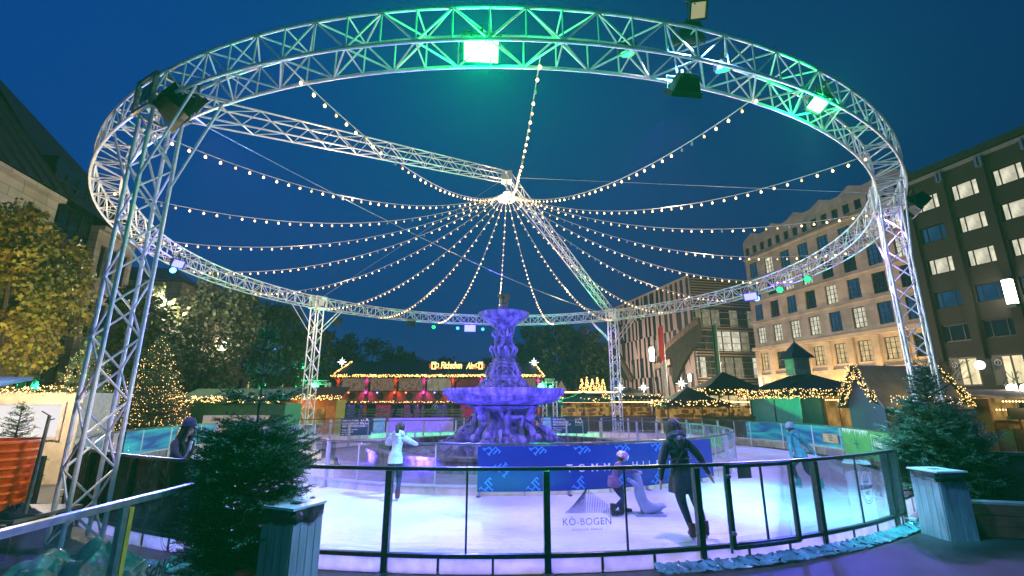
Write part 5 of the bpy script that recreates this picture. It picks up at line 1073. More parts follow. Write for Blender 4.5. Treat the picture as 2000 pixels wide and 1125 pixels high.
far = [((-24, 76, GZ), 6.5, 8.0, 'dark park tree far off just right of the left far leg'), ((-18.5, 80, GZ), 5.6, 7.2, 'dark park tree above the left end of the beer hut roof'), ((-13, 84, GZ), 4.6, 6.3, 'dark park tree above the middle of the beer hut roof'), ((-30, 72, GZ), 6.0, 8.5, 'dark park tree hidden behind the left far leg'), ((-8.5, 98, GZ), 3.4, 5.5, 'distant low tree left of the lit beer hut sign'), ((-3.2, 95, GZ), 4.3, 7.0, 'distant tree left of the fountain cherubs'), ((4.5, 62, GZ), 4.4, 7.8, 'tall dark tree just right of the fountain stem'), ((8.6, 64, GZ), 4.6, 8.2, 'broad dark tree between the fountain and the right far leg'), ((12.0, 66, GZ), 3.6, 6.8, 'dark tree just left of the right far leg')]
for i, (b, rd, cz, lab) in enumerate(far): tree('park_tree', lab, b, cz * .5, (b[0], b[1], cz), (rd, rd * .8, cz * .62), 5200, .5, M_leafg, 60 + i, 'quad', 46, 'dark trees beyond the market', trunk_r=.3)
for i, (u, Y, hh, lab) in enumerate(((1490, 40, 3.4, 'bare little street tree left of the teal hut cupola'), (1345, 55, 3.5, 'bare little street tree before the striped office block'), (1250, 45, 2.6, 'bare shrub tree behind the black parasol'), (1855, 24, 4.6, 'bare little street tree over the blue gabled hut'))):
    b = at(u, 800, Y); b.z = GZ; r = random.Random(90 + i); t = thing('bare_tree', lab, 'tree', b, 'bare little trees'); m = MB(); top = b + V((0, 0, hh * .5)); m.sweep([b, top], [.07, .05], 6)
    def br(p, d, L, rr, lv):
        q = p + d * L; m.sweep([p, p.lerp(q, .5) + V((r.uniform(-.05, .05), r.uniform(-.05, .05), .03)), q], [rr, rr * .8, rr * .5], 4, False)
        if lv:
            for _ in range(4): br(p.lerp(q, r.uniform(.5, 1)), (d + V((r.uniform(-.9, .9), r.uniform(-.9, .9), r.uniform(-.2, .6)))).normalized(), L * .62, rr * .55, lv - 1)
    for _ in range(6): br(b + V((0, 0, hh * r.uniform(.35, .5))), V((r.uniform(-.8, .8), r.uniform(-.8, .8), .9)).normalized(), hh * .32, .028, 3)
    m.build('branches', M_bark, t)
# ================================================================== market
def garland(name, label, pts, th, n, parent=None, lr=.02, seed=1, m_=None):
    """bushy green strand with tiny lights along a polyline"""
    r = random.Random(seed); pts = [V(p) for p in pts]; seg = [(a, b, (b - a).length) for a, b in zip(pts, pts[1:])]; tot = sum(s[2] for s in seg); g = MB(); l = MB()
    def pick():
        x = r.uniform(0, tot)
        for a, b, L in seg:
            if x <= L: return a.lerp(b, x / L)
            x -= L
        return pts[-1]
    for i in range(int(n * 1.6)):
        p = pick(); d = V((r.gauss(0, 1), r.gauss(0, 1), r.gauss(0, 1))).normalized(); q = p + d * th * r.uniform(.5, 1); s = d.cross(V((r.random(), r.random(), r.random()))).normalized() * th * .2; g.add([p - s, p + s, q], [(0, 1, 2)])
    for i in range(n):
        p = pick(); d = V((r.gauss(0, 1), r.gauss(0, 1), r.gauss(0, 1))).normalized() * th * r.uniform(.6, 1.05); l.octa(p + d, lr * r.uniform(.65, 1.2))
    if parent: o = g.build('garland', M_garl, parent)
    else: o = tag(g.build(name, M_garl, base=True), label, 'garland')
    off = W[o.name]; x = l.build('fairy_lights', m_ or M_fairy, o) if not parent else None
    if parent: 
        x = link('fairy_lights', l.mesh('fairy_lights', m_ or M_fairy, W[o.name]), o)
    x['kind'] = 'stuff'; return o
M_teal = mat('teal_painted_boards', (0.02, 0.3, 0.28), .5, 0, .15, 3, .1, 30); M_blueb = mat('blue_painted_boards', (0.05, 0.07, 0.16), .55, 0, .3, 14, .4, 30, stretch=(6, 6, .3))
M_roofb = mat('blue_black_sheet_roof', (0.025, 0.03, 0.055), .45, .2, .3, 5); M_wood = mat('warm_timber', (0.22, 0.11, 0.045), .6, 0, .4, 6, .3, 20, stretch=(.4, 4, 4)); M_dkwood = mat('dark_timber', (0.07, 0.04, 0.022), .65, 0, .4, 6, .3, 20)
M_olive = mat('olive_wall', (0.09, 0.085, 0.03), .7, 0, .25, 4, .2, 20); M_canv = mat('black_canvas', (0.014, 0.017, 0.02), .75, 0, .3, 4, .2, 12); M_gcanv = mat('green_canvas', (0.02, 0.12, 0.05), .75, 0, .3, 4)
M_inner = emis('stall_interior', (1.0, 0.56, 0.16), .5, .97, 3.5, col2=(.02, .008, .003)); M_strip = emis('warm_light_strip', (1.0, .62, .25), 4)
# teal hut with a cupola
x0, x1, y0, y1, ze = 14.15, 17.6, 23.3, 28.2, 2.42
h_ = thing('market_hut', 'teal market hut with dark hipped roof and a small square cupola', 'market hut', (x0, y0, GZ))
m = MB(); m.box(((x0 + .1), (y0 + y1) / 2, (ze + GZ) / 2), (.12, y1 - y0, ze - GZ)); m.box((x0 + .62, y0 + .05, (ze + GZ) / 2), (.95, .11, ze - GZ)); m.box(((x0 + x1) / 2, y1, (ze + GZ) / 2), (x1 - x0, .1, ze - GZ)); m.box((x1, (y0 + y1) / 2, (ze + GZ) / 2), (.1, y1 - y0, ze - GZ)); m.build('wall', M_teal, h_)
for y in (y0 + .02, y0 + 2.4, y1 - .04): m = MB(); m.box((x0 + .02, y, (ze + GZ) / 2), (.05, .07, ze - GZ - .02)); m.build('batten', M_dkframe, h_)
m = MB(); cy_ = (y0 + y1) / 2; cx_ = (x0 + x1) / 2; e = .45; zr = 3.45
m.add([(x0 - e, y0 - e, ze), (x1 + e, y0 - e, ze), (x1 + e, y1 + e, ze), (x0 - e, y1 + e, ze), (cx_, y0 + 1.5, zr), (cx_, y1 - 1.5, zr), ], [(0, 1, 4), (1, 2, 5, 4), (2, 3, 5), (3, 0, 4, 5), (3, 2, 1, 0)]); rf_ = m.build('roof', M_roofb, h_)
m = MB()
for i in range(19): t = i / 18; a = V((x0 - e, y0 - e, ze)).lerp(V((x0 - e, y1 + e, ze)), t); b = V((cx_, min(max(a.y, y0 + 1.5), y1 - 1.5), zr)); m.bar(a + V((-.01, 0, .02)), b + V((-.01, 0, .02)), .035, .03)
m.build('roof_seam', M_roofb, rf_)
m = MB(); c = V((cx_ - .1, cy_, zr + .1)); m.box(c + V((0, 0, .35)), (.85, .85, .9)); cu = m.build('cupola', mat('grey_green_boards', (.1, .16, .15), .6), h_)
m = MB(); m.add([c + V(p) for p in ((-.65, -.65, .8), (.65, -.65, .8), (.65, .65, .8), (-.65, .65, .8), (0, 0, 1.75))], [(0, 1, 4), (1, 2, 4), (2, 3, 4), (3, 0, 4), (3, 2, 1, 0)]); m.tube(c + V((0, 0, 1.7)), c + V((0, 0, 1.95)), .025, 6); m.build('cupola_roof', M_roofb, cu)
m = MB(); [m.box(c + V((-.43, 0, .25 + .09 * i)), (.03, .6, .05)) for i in range(6)]; [m.box(c + V((0, -.43, .25 + .09 * i)), (.6, .03, .05)) for i in range(6)]; m.build('louvre', M_dkframe, cu)
m = MB(); m.box((x0 + 2.2, y0 + .5, 1.3), (2.2, .05, 2.1)); m.build('lit_opening', M_inner, h_)
m = MB(); m.box((x0 + 2.2, y0 - .05, .5), (2.3, .5, .08)); [m.box((x0 + 1.15 + i * .73, y0 - .02, 1.2), (.07, .07, 2.4)) for i in range(4)]; m.build('counter', M_wood, h_)
m = MB(); [m.octa((x0 + 1.2 + .1 * i, y0 - .1, 2.12), .04) for i in range(21)]; m.build('light_strip', M_strip, h_)['kind'] = 'stuff'
garland('garland', '', [(x0 - e, y1 + e, ze), (x0 - e, y0 - e, ze), (x1 + e, y0 - e, ze)], .26, 560, h_, .024, 2)
point((x0 + 2.3, y0 - .6, 1.9), (1, .6, .22), 60, .1)
# blue gabled hut
G1, G2 = V((13.95, 19.7, 0)), V((13.85, 17.7, 0)); e2 = (V((16.9, 18.1, 0)) - G2); Lh = e2.length; e2.normalize(); ez, ap = 2.1, 3.3
h_ = thing('market_hut', 'blue boarded market hut with steep gable and an olive front bearing a yellow disc', 'market hut', (*G2.xy, GZ)); mid = (G1 + G2) / 2
m = MB(); m.prism([G1 + ZH * GZ, G2 + ZH * GZ, G2 + ZH * ez, mid + ZH * ap, G1 + ZH * ez], e2 * .1); m.build('gable_wall', M_blueb, h_)
m = MB(); q0 = G2 + e2 * .1; m.prism([q0 + ZH * GZ, q0 + e2 * (Lh - .1) + ZH * GZ, q0 + e2 * (Lh - .1) + ZH * ez, q0 + ZH * ez], V((-e2.y, e2.x, 0)) * .08); m.build('front_wall', M_olive, h_)
m = MB()
for g_ in (G2, G1):
    o = (g_ - mid).normalized() * .35; a = g_ + o * 1.0 - e2 * .3 + ZH * (ez - .32); b = mid - e2 * .3 + ZH * (ap + .08); m.prism([a, a + e2 * (Lh + .7), b + e2 * (Lh + .7), b], V((0, 0, .07)))
m.build('roof', mat('grey_canvas_roof', (.3, .27, .22), .8, 0, .2, 3), h_)
m = MB(); yc = q0 + e2 * 1.55 - V((-e2.y, e2.x, 0)) * .02; m.lathe([(.001, 0), (.36, 0), (.36, .02), (.001, .02)], 32); m.xf(Matrix.Translation(yc + ZH * 1.42) @ Matrix((e2, ZH, e2.cross(ZH))).transposed().to_4x4()); m.build('yellow_disc', mat('yellow_paint', (.75, .45, .03), .5), h_)
m = MB(); m.box(q0 + e2 * 2.65 + ZH * 1.45 - V((0, .04, 0)), (.3, .03, .3)); m.build('price_board', M_white, h_)
garland('garland', '', [G1 - e2 * .3 + ZH * (ez - .1), mid - e2 * .32 + ZH * (ap + .1), G2 - e2 * .3 + ZH * (ez - .1)], .2, 260, h_, .02, 3)
garland('garland', '', [G2 + e2 * .2 + ZH * (ez - .02) + V((0, -.3, 0)), G2 + e2 * (Lh + .4) + ZH * (ez - .05) + V((0, -.3, 0)), mid + e2 * (Lh + .4) + ZH * (ap + .1)], .2, 330, h_, .02, 4)
point(G2 + e2 * 1.5 + V((0, -1.2, 2.2)), (1, .62, .25), 45, .1)
# brightly lit stall at the right edge
h_ = thing('market_stall', 'brightly lit food stall with rows of bulbs at the right edge', 'market stall', (18.1, 17.8, GZ))
m = MB(); m.box((19.6, 20, 1.0), (3.2, .1, 2.3)); m.box((18.1, 19, 1.0), (.08, 2.0, 2.3)); m.build('wall', M_wood, h_)
m = MB(); m.box((19.5, 19.6, 1.75), (2.6, .05, .9)); m.build('lit_back', M_inner, h_); m = MB(); m.prism([(17.9, 17.2, 2.12), (21.5, 17.2, 2.12), (21.5, 20.2, 2.45), (17.9, 20.2, 2.45)], (0, 0, .1)); m.build('canopy', mat('cream_canvas', (.45, .38, .28), .8), h_)
m = MB(); m.box((19.6, 17.7, .5), (3.0, .6, 1.1)); [m.box((18.2 + .55 * i, 17.35, .55), (.05, .04, .95)) for i in range(6)]; m.build('counter', M_dkwood, h_)
m = MB(); [m.octa((17.9 + .12 * i, 17.3, 2.05), .045) for i in range(30)]; [m.octa((17.9 + .12 * i, 17.6, 1.75), .04) for i in range(30)]; m.build('light_strip', M_strip, h_)['kind'] = 'stuff'
m = MB(); [m.box((18.4 + .3 * (i % 6), 17.6, 1.15 + .28 * (i // 6)), (.22, .2, .16 + .1 * (i % 2))) for i in range(12)]; m.build('wares', M_wood, h_); m = MB(); m.box((18.3, 17.25, 1.62), (.75, .05, .4)); m.build('menu_board', M_black, h_)
point((19.4, 17.0, 2.0), (1, .66, .28), 110, .1)
# open tents and parasols
def tent(label, u, Y, zt, ze, hw, canv, seed, gar=0, posts=True, lit=False, cat='market tent'):
    c = at(u, 784, Y); c.z = GZ; t = thing('market_tent', label, cat, c); m = MB(); n = 8; rim = [c + V((hw * cos(pi / 4 + 2 * pi * i / n) * (1.08 if i % 2 == 0 else .82), hw * .8 * sin(pi / 4 + 2 * pi * i / n) * (1.08 if i % 2 == 0 else .82), ze - GZ)) for i in range(n)]; top = c + V((0, 0, zt - GZ)); md = [top.lerp(p, .55) - V((0, 0, (zt - ze) * .1)) for p in rim]
    m.add([top] + md + rim + [p - V((0, 0, .22)) for p in rim], [(0, 1 + i, 1 + (i + 1) % n) for i in range(n)] + [(1 + i, 1 + n + i, 1 + n + (i + 1) % n, 1 + (i + 1) % n) for i in range(n)] + [(1 + n + i, 1 + 2 * n + i, 1 + 2 * n + (i + 1) % n, 1 + n + (i + 1) % n) for i in range(n)]); m.build('canopy', canv, t)
    for p in (rim[::2] if posts else [c]):
        m = MB(); m.tube(p.lerp(top, .06) + V((0, 0, -.1)), V((p.x, p.y, GZ)), .05, 6) if posts else m.tube(c, top, .05, 8); m.build('post', M_dkwood, t)
    if gar: garland('garland', '', rim[3:] + rim[:4], .2, gar, t, .035, seed)
    if lit:
        m = MB(); m.box(c + V((0, hw * .5, 1.3)), (hw * 1.4, .06, 1.0)); m.build('lit_back', M_inner, t); m = MB(); m.box(c + V((0, -hw * .3, .6)), (hw * 1.5, .5, 1.1)); m.build('counter', M_dkwood, t); rr_ = random.Random(seed); m = MB()
        for q in range(34): m.box(c + V((rr_.uniform(-.68, .68) * hw, hw * .5 - rr_.uniform(.15, .5), rr_.choice((1.22, 1.5, 1.8)) + rr_.uniform(0, .08))), (rr_.uniform(.1, .35), .15, rr_.uniform(.1, .3)))
        for q in range(14): m.bar(c + V((rr_.uniform(-.68, .68) * hw, hw * .3, 2.2)), c + V((rr_.uniform(-.68, .68) * hw, hw * .3, 1.75)), .05, .05)
        m.build('wares', M_wood, t)['kind'] = 'stuff'; m = MB(); m.box(c + V((0, -hw * .35, 2.15)), (hw * 1.5, .06, .07)); m.build('light_strip', M_strip, t); point(c + V((0, -hw * .6, 1.9)), (1, .6, .22), 70, .1)
    return t
tent('large black pyramid tent with a fairy-light hem left of the teal hut', 1418, 34, 4.15, 2.7, 3.5, M_canv, 21, 420, True, True)
tent('lower black tent with a thin light hem in front of the striped office block', 1345, 31, 3.0, 1.95, 2.6, M_canv, 22, 260, True, True)
tent('flat black parasol tent right beside the right far leg', 1232, 38, 3.15, 2.45, 2.6, M_canv, 23, 90, False, True)
tent('green canvas parasol between fountain and right far leg', 1140, 36, 2.75, 2.2, 2.3, M_gcanv, 24, 60, False, True)
tent('pale pointed pagoda tent behind the right rim of the fountain bowl', 1097, 52, 4.3, 2.7, 1.3, mat('pale_canvas', (.35, .3, .25), .8), 25, 0, True)
h_ = thing('market_stall', 'distant stall with a glowing eave and five little golden trees on its roof', 'market stall', at(1157, 800, 50)); h_.location.z = GZ; W[h_.name].z = GZ; b = W[h_.name]
m = MB(); m.box(b + V((0, 1, 1.5)), (5.5, 2.5, 3.0)); m.build('wall', M_dkwood, h_); m = MB(); m.box(b + V((0, -.4, 3.05)), (6.2, 3.6, .2)); m.build('roof', M_canv, h_); m = MB(); m.box(b + V((0, -2.25, 3.1)), (6.2, .06, .14)); m.build('light_strip', M_strip, h_); m = MB(); m.box(b + V((0, -.3, 1.7)), (4.6, .05, 1.6)); m.build('lit_front', M_inner, h_)
r = random.Random(5)
for i in range(5):
    m = MB(); c = b + V((-1.2 + .55 * i, -1.2, 3.15)); hh = 1.3 + .2 * (i % 2)
    for j in range(60): t = r.random(); a = r.uniform(0, 6.28); R0 = .3 * (1 - t) + .03; m.octa(c + V((R0 * cos(a), R0 * sin(a), hh * t)), .05)
    m.build('golden_tree', M_fairy2, h_)['kind'] = 'stuff'
# picket fence by the tents
pf = thing('picket_fence', 'dark green picket fence between the black tent and the teal hut', 'fence', at(1400, 815, 27)); W[pf.name] = V(pf.location)
a, b = at(1372, 820, 28.5), at(1474, 820, 27.5); a.z = b.z = 0; m = MB()
for i in range(24): p = a.lerp(b, i / 23); m.box(p + V((0, 0, .6)), (.09, .03, 1.3))
m.build('pickets', M_olive, pf); m = MB(); [m.bar(a + V((0, .04, z)), b + V((0, .04, z)), .04, .08) for z in (.25, 1.0)]; m.build('rail', M_olive, pf)
# left stalls
h_ = thing('market_stall', 'white stall with a bright window and blue roof behind the orange tubs', 'market stall', (-14.2, 13.2, GZ))
m = MB(); m.prism([(-16.5, 12.2, GZ), (-12.3, 13.6, GZ), (-12.3, 13.6, 2.3), (-16.5, 12.2, 2.3)], (-.6, 2, 0)); m.build('wall', mat('cream_boards', (.42, .36, .28), .6, 0, .2, 5, .2, 30), h_); m = MB(); m.prism([(-16.6, 11.9, 2.32), (-14.4, 12.65, 2.32), (-15.1, 14.8, 2.7), (-17.3, 14, 2.7)], (0, 0, .1)); m.build('roof', mat('blue_tarpaulin', (.02, .06, .3), .5), h_)
wd = (V((-12.3, 13.6, 0)) - V((-16.5, 12.2, 0))).normalized(); wn_ = V((wd.y, -wd.x, 0)); Pq = lambda s, z, o=.02: V((-16.5, 12.2, 0)) + wd * s + wn_ * o + V((0, 0, z))
m = MB(); m.poly([Pq(2.5, 1.1), Pq(4.0, 1.1), Pq(4.0, 1.95), Pq(2.5, 1.95)]); wfm = m.build('bright_window', emis('white_screen', (1, .93, .95), .9), h_); m = MB(); [m.bar(Pq(2.45, z, .05), Pq(4.05, z, .05), .06, .08) for z in (1.06, 2.0)]; [m.bar(Pq(s, 1.0, .05), Pq(s, 2.04, .05), .06, .08, wd) for s in (2.45, 4.05)]; m.build('window_frame', mat('pale_frame', (.4, .35, .32), .5), wfm)
m = MB(); m.poly([Pq(.2, .9), Pq(1.9, .9), Pq(1.9, 1.9), Pq(.2, 1.9)]); m.build('cream_panel', emis('glowing_cream_panel', (.9, .66, .4), .45), h_)  # brightness of the cream panel put in as a dim glow
garland('garland', '', [Pq(2.2, 2.35, .1), Pq(4.3, 2.35, .1)], .13, 130, h_, .02, 31)
point((-12.0, 11.2, 2.9), (1, .76, .48), 950, .1); point((-14.2, 13.0, 3.6), (1, .74, .36), 700, .2); point((-18.6, 24.5, 7.5), (1, .84, .66), 2200, .3)  # added unseen lights that brighten the tubs, autumn tree and stone block
h_ = thing('market_stall', 'green-roofed stall with light garland behind the beanie woman', 'market stall', (-13.6, 23, GZ))
m = MB(); m.box((-13.4, 24.2, .9), (4.6, 1.8, 2.1)); m.build('wall', mat('green_boards', (.02, .12, .05), .6), h_); m = MB(); m.prism([(-16.0, 22.4, 2.0), (-10.8, 22.4, 2.0), (-10.8, 24, 2.6), (-16.0, 24, 2.6)], (0, 0, .08)); m.build('roof', M_gcanv, h_); m = MB(); m.box((-13.2, 22.95, 1.0), (3.2, .05, .8)); m.build('white_counter', emis('glowing_counter_front', (1, .8, .75), .35), h_); garland('garland', '', [(-16, 22.3, 2.15), (-10.8, 22.3, 2.15)], .18, 240, h_, .028, 32)  # counter front is no lamp, its brightness is put in as glow
h_ = thing('market_stall', 'orange glowing stall behind the bare top of the potted fir', 'market stall', (-13.5, 30, GZ)); m = MB(); m.box((-13.0, 30.6, 1.0), (4.0, 1.6, 2.3)); m.build('wall', mat('orange_boards', (.45, .17, .03), .6), h_); m = MB(); m.prism([(-15.4, 29.4, 2.15), (-10.6, 29.4, 2.15), (-10.6, 31, 2.9), (-15.4, 31, 2.9)], (0, 0, .08)); m.build('roof', M_dkwood, h_); m = MB(); m.box((-13.0, 29.76, 1.1), (2.6, .05, 1.0)); m.build('lit_opening', M_inner, h_); garland('garland', '', [(-15.4, 29.3, 2.3), (-10.6, 29.3, 2.3)], .18, 180, h_, .03, 33); point((-13, 28.6, 2), (1, .5, .15), 90, .1)
# ------------------------------------------------------------------ beer hut
Ya = 52.0; al = at(652, 735, Ya); ar = at(1062, 735, Ya); ze = al.z; zt = at(700, 707, Ya + 2.5).z
ah = thing('beer_hut', 'two-storey timber beer hut with lit sign, garlands and red and pink lamps', 'building', (al.x, Ya, GZ))
wl = ar.x - al.x; X0 = al.x + .6; X1 = ar.x - .6; zf = at(700, 765, Ya).z; zb_ = at(700, 786, Ya).z
m = MB(); m.add([(al.x, Ya - .8, ze), (ar.x, Ya - .8, ze), (ar.x - 1.1, Ya + 2.4, zt), (al.x + 1.1, Ya + 2.4, zt), (al.x, Ya + 6, ze), (ar.x, Ya + 6, ze)], [(0, 1, 2, 3), (3, 2, 5, 4), (0, 3, 4), (1, 5, 2)]); m.build('roof', mat('shingle_roof', (.018, .03, .036), .7, 0, .5, 9, .5, 24, stretch=(1, 1, 3)), ah)
m = MB(); m.box(((X0 + X1) / 2, Ya + .2, (zf + zb_) / 2), (X1 - X0, .2, zf - zb_)); m.build('balcony_wall', M_wood, ah)
m = MB(); m.box(((X0 + X1) / 2, Ya + 4, (ze + GZ) / 2), (X1 - X0, .2, ze - GZ)); m.box(((X0 + X1) / 2, Ya + 2.2, zb_ - .1), (X1 - X0, 4, .15)); m.build('back_wall', M_dkwood, ah)
npst = 8
for i in range(npst):
    x = X0 + (X1 - X0) * i / (npst - 1); m = MB(); m.box((x, Ya, (ze + GZ) / 2), (.28, .28, ze - GZ)); m.bar((x - .6, Ya, ze - .05), (x, Ya, ze - .75), .12, .12); m.bar((x + .6, Ya, ze - .05), (x, Ya, ze - .75), .12, .12); m.build('post', M_dkwood, ah)
    col = ((1, .08, .02), (1, .05, .7))[i % 2]; o_ = V((x, Ya - .35, zf - .1)); m = MB(); m.box(o_, (.14, .1, .2)); m.build('post_lamp', emis('post_lamp_%d' % (i % 2), col, 7), ah); spot(o_ + V((0, -.3, .4)), V((x, Ya + .1, zf - .6)), col, 170, 90); point(V((x, Ya - .5, ze - .5)), col, 60, .05); point(V((x, Ya - .6, zb_ - .8)), ((.4, .1, 1), (1, .1, .2), (.8, .05, .9))[i % 3], 40, .08)
M_cury = emis('glitter_curtain', (.75, .45, .32), .34, .97, 7, col2=(.05, .02, .03))
for i in range(npst - 1):
    xa = X0 + (X1 - X0) * i / (npst - 1) + .25; xb = X0 + (X1 - X0) * (i + 1) / (npst - 1) - .25
    m = MB(); m.box(((xa + xb) / 2, Ya + .45, (zf + ze) / 2 - .05), (xb - xa, .05, ze - zf - .3)); m.build('curtain_bay', M_cury if i not in (3, 4) else (M_litd if i == 3 else M_dkwood), ah)
    m = MB(); cx2 = (xa + xb) / 2; m.sweep([(cx2 + .32 * cos(t), Ya - .02, zf - .45 + .32 * sin(t)) for t in [2 * pi * k / 12 for k in range(12)]], .1, 6, closed=True); m.build('wreath', M_garl, ah)
    m = MB(); m.box((cx2, Ya + 1.5, 1.0), (1.7, .05, 1.6)); m.build('bar_bay', emis('bar_glow_%d' % (i % 3), ((.25, .1, .9), (.9, .05, .3), (.6, .1, .6))[i % 3], .35, .8, 5), ah)
    m = MB(); m.box((cx2 - .4, Ya - .02, zf - .1), (.12, .1, .12)); m.build('spot_bulb', emis(('bulb_red', 'bulb_violet')[i % 2], ((1, .15, .05), (.3, .2, 1))[i % 2], 8), ah)
garland('g', '', [(al.x, Ya - .9, ze + .02), (ar.x, Ya - .9, ze + .02)], .16, 900, ah, .045, 41, M_fairy2)
garland('g', '', [(X0 - 1.5, Ya - .8, zb_ - .05), (X1, Ya - .8, zb_ - .05)], .2, 600, ah, .045, 42, M_fairy2)
garland('g', '', [(al.x, Ya - .8, ze), (al.x + 1.1, Ya + 2.3, zt + .05)], .1, 80, ah, .045, 43, M_fairy2); garland('g', '', [(ar.x, Ya - .8, ze), (ar.x - 1.1, Ya + 2.3, zt + .05)], .1, 80, ah, .045, 44, M_fairy2)
m = MB(); m.prism([(X0 - 2.6, Ya - 1.6, zb_ - .25), (X1, Ya - 1.6, zb_ - .25), (X1, Ya - .2, zb_ + .05), (X0 - 2.6, Ya - .2, zb_ + .05)], (0, 0, .08)); m.build('awning', M_canv, ah)
def star(label, u, v, Y, s=.42):
    c = at(u, v, Y); m = MB(); n = 8
    for i in range(n):
        a = pi * i / n * 2; d = V((cos(a), 0, sin(a))); L_ = s * (1 if i % 2 == 0 else .7); sd = V((-sin(a), 0, cos(a))) * s * .13; m.add([c + d * L_, c + sd, c - sd, c + V((0, -s * .2, 0)), c + V((0, s * .2, 0))], [(0, 1, 3), (0, 3, 2), (0, 2, 4), (0, 4, 1)])
    m.ball(c, s * .2, 8, 6); tag(m.build('star_lamp', emis('white_star', (.9, .97, 1), 5), base=True), label, 'star lamp', 'white star lamps on the roofs')
star('white star lamp on the left gable of the beer hut', 668, 707, Ya + 1.5, .6); star('white star lamp on the right gable of the beer hut', 1043, 708, Ya + 1.5, .6)
star('white star lamp right beside the right far leg', 1211, 757, 36); star('white star lamp on the flat black parasol tent', 1257, 757, 36); star('white star lamp left of the black pyramid tent', 1331, 749, 31)
# text -----------------------------------------------------------------
def text_mesh(s, size, ext=0.01, off=0, sp=1.0, shear=0, align='CENTER'):
    cu = bpy.data.curves.new('t', 'FONT'); cu.body = s; cu.size = size; cu.extrude = ext; cu.offset = off; cu.space_character = sp; cu.shear = shear; cu.align_x = align; cu.align_y = 'CENTER'; cu.resolution_u = 3
    o = bpy.data.objects.new('t', cu); COL.objects.link(o); dg = bpy.context.evaluated_depsgraph_get(); me = bpy.data.meshes.new_from_object(o.evaluated_get(dg)); bpy.data.objects.remove(o); return me
def text(name, s, size, m_, M_, parent, ext=.01, **k):
    me = text_mesh(s, size, ext, **k); off = W[parent.name] if parent else V((0, 0, 0))
    me.transform(Matrix.Translation(-off) @ M_); me.materials.clear(); me.materials.append(m_); me.name = name; return link(name, me, parent)
def face(c, right, up=(0, 0, 1)):
    right = V(right).normalized(); up = V(up); n = right.cross(up); return Matrix.Translation(V(c)) @ Matrix((right, up, n)).transposed().to_4x4()
sg_c = at(893, 714, Ya - 1.2); sg = thing('lit_sign', 'golden illuminated lettering with two beer mugs on the beer hut roof', 'sign', sg_c)
M_gold = emis('gold_neon', (1, .72, .22), 2.2); M_goldr = emis('red_neon', (1, .1, .03), 1.4)
SX = Matrix.Diagonal((.62, 1, 1, 1)); text('lettering', 'Füchschen', 1.0, M_gold, face(sg_c + V((-.62, 0, 0)), (1, 0, 0)) @ SX, sg, .04, off=.025, sp=.88, shear=.08); text('lettering', 'Alm', .95, M_gold, face(sg_c + V((1.45, 0, -.05)), (1, 0, 0)) @ SX, sg, .04, off=.02, sp=.9, shear=.35)
m = MB(); [m.bar(sg_c + V((x, .15, -.9)), sg_c + V((x, .15, .2)), .06, .06) for x in (-3, -1, 1, 3)]; m.bar(sg_c + V((-3.2, .15, 0)), sg_c + V((3.2, .15, 0)), .06, .06); m.build('sign_frame', M_dkframe, sg)
for x in (-2.55, 2.55):
    c = sg_c + V((x, 0, 0)); m = MB(); m.box(c, (.5, .2, .8)); mg = m.build('beer_mug', M_gold, sg); m = MB(); s_ = -1 if x < 0 else 1; m.sweep([c + V((-s_ * .25, 0, .25)), c + V((-s_ * .5, 0, .2)), c + V((-s_ * .5, 0, -.15)), c + V((-s_ * .25, 0, -.2))], .06, 6); m.build('mug_handle', M_gold, mg); m = MB(); m.box(c + V((0, -.11, -.08)), (.22, .03, .4)); m.build('mug_emblem', M_dkwood, mg); m = MB(); [m.box(c + V((s_ * .38, 0, -.2 + .16 * q)), (.16, .1, .1)) for q in range(3)]; m.box(c + V((-s_ * .6, 0, -.28)), (.4, .1, .16)); m.build('mug_trim', M_goldr, mg)
m = MB(); m.box(((at(575, 800, 45).x + at(925, 800, 45).x) / 2, 46.4, .1), (at(925, 800, 45).x - at(575, 800, 45).x + .6, 8.4, .5)); m.build('terrace_deck', M_wood)['kind'] = 'structure'
# slatted terrace fence with guests in front of the beer hut
tf = thing('slat_fence', 'long low slatted fence lit green in front of the beer hut', 'fence', at(740, 826, 43)); W[tf.name] = V(tf.location); a, b = at(585, 830, 43), at(905, 830, 42); a.z = b.z = GZ; M_slat = mat('pale_slats', (.2, .24, .12), .6, 0, .3, 4)
m = MB(); [m.bar(a + V((0, 0, z)), b + V((0, 0, z)), .03, .13) for z in (.3, .55, .8, 1.05, 1.3, 1.5)]; m.build('slats', M_slat, tf)
for i in range(9): p = a.lerp(b, i / 8); m = MB(); m.box(p + V((0, .05, .8)), (.1, .08, 1.65)); m.build('post', M_slat, tf)
guests = [(604, 43.6, 'dark jacket seated at the left end of the slatted fence', (.012, .014, .02)), (622, 43.8, 'pale jacket second from the left behind the slatted fence', (.2, .22, .2)), (667, 43.7, 'black jacket behind the slatted fence under the first wreath', (.01, .01, .012)), (771, 42.4, 'dark green jacket standing before the slatted fence', (.015, .03, .02)), (804, 42.3, 'dark blue jacket bending over before the slatted fence', (.015, .03, .05)), (848, 43.6, 'mint jacket sitting on the slatted fence rail', (.2, .4, .3)), (880, 42.3, 'black coat right of the mint-jacketed guest', (.01, .012, .012)), (697, 43.8, 'green jacket third from the left behind the slatted fence', (.03, .09, .05))]
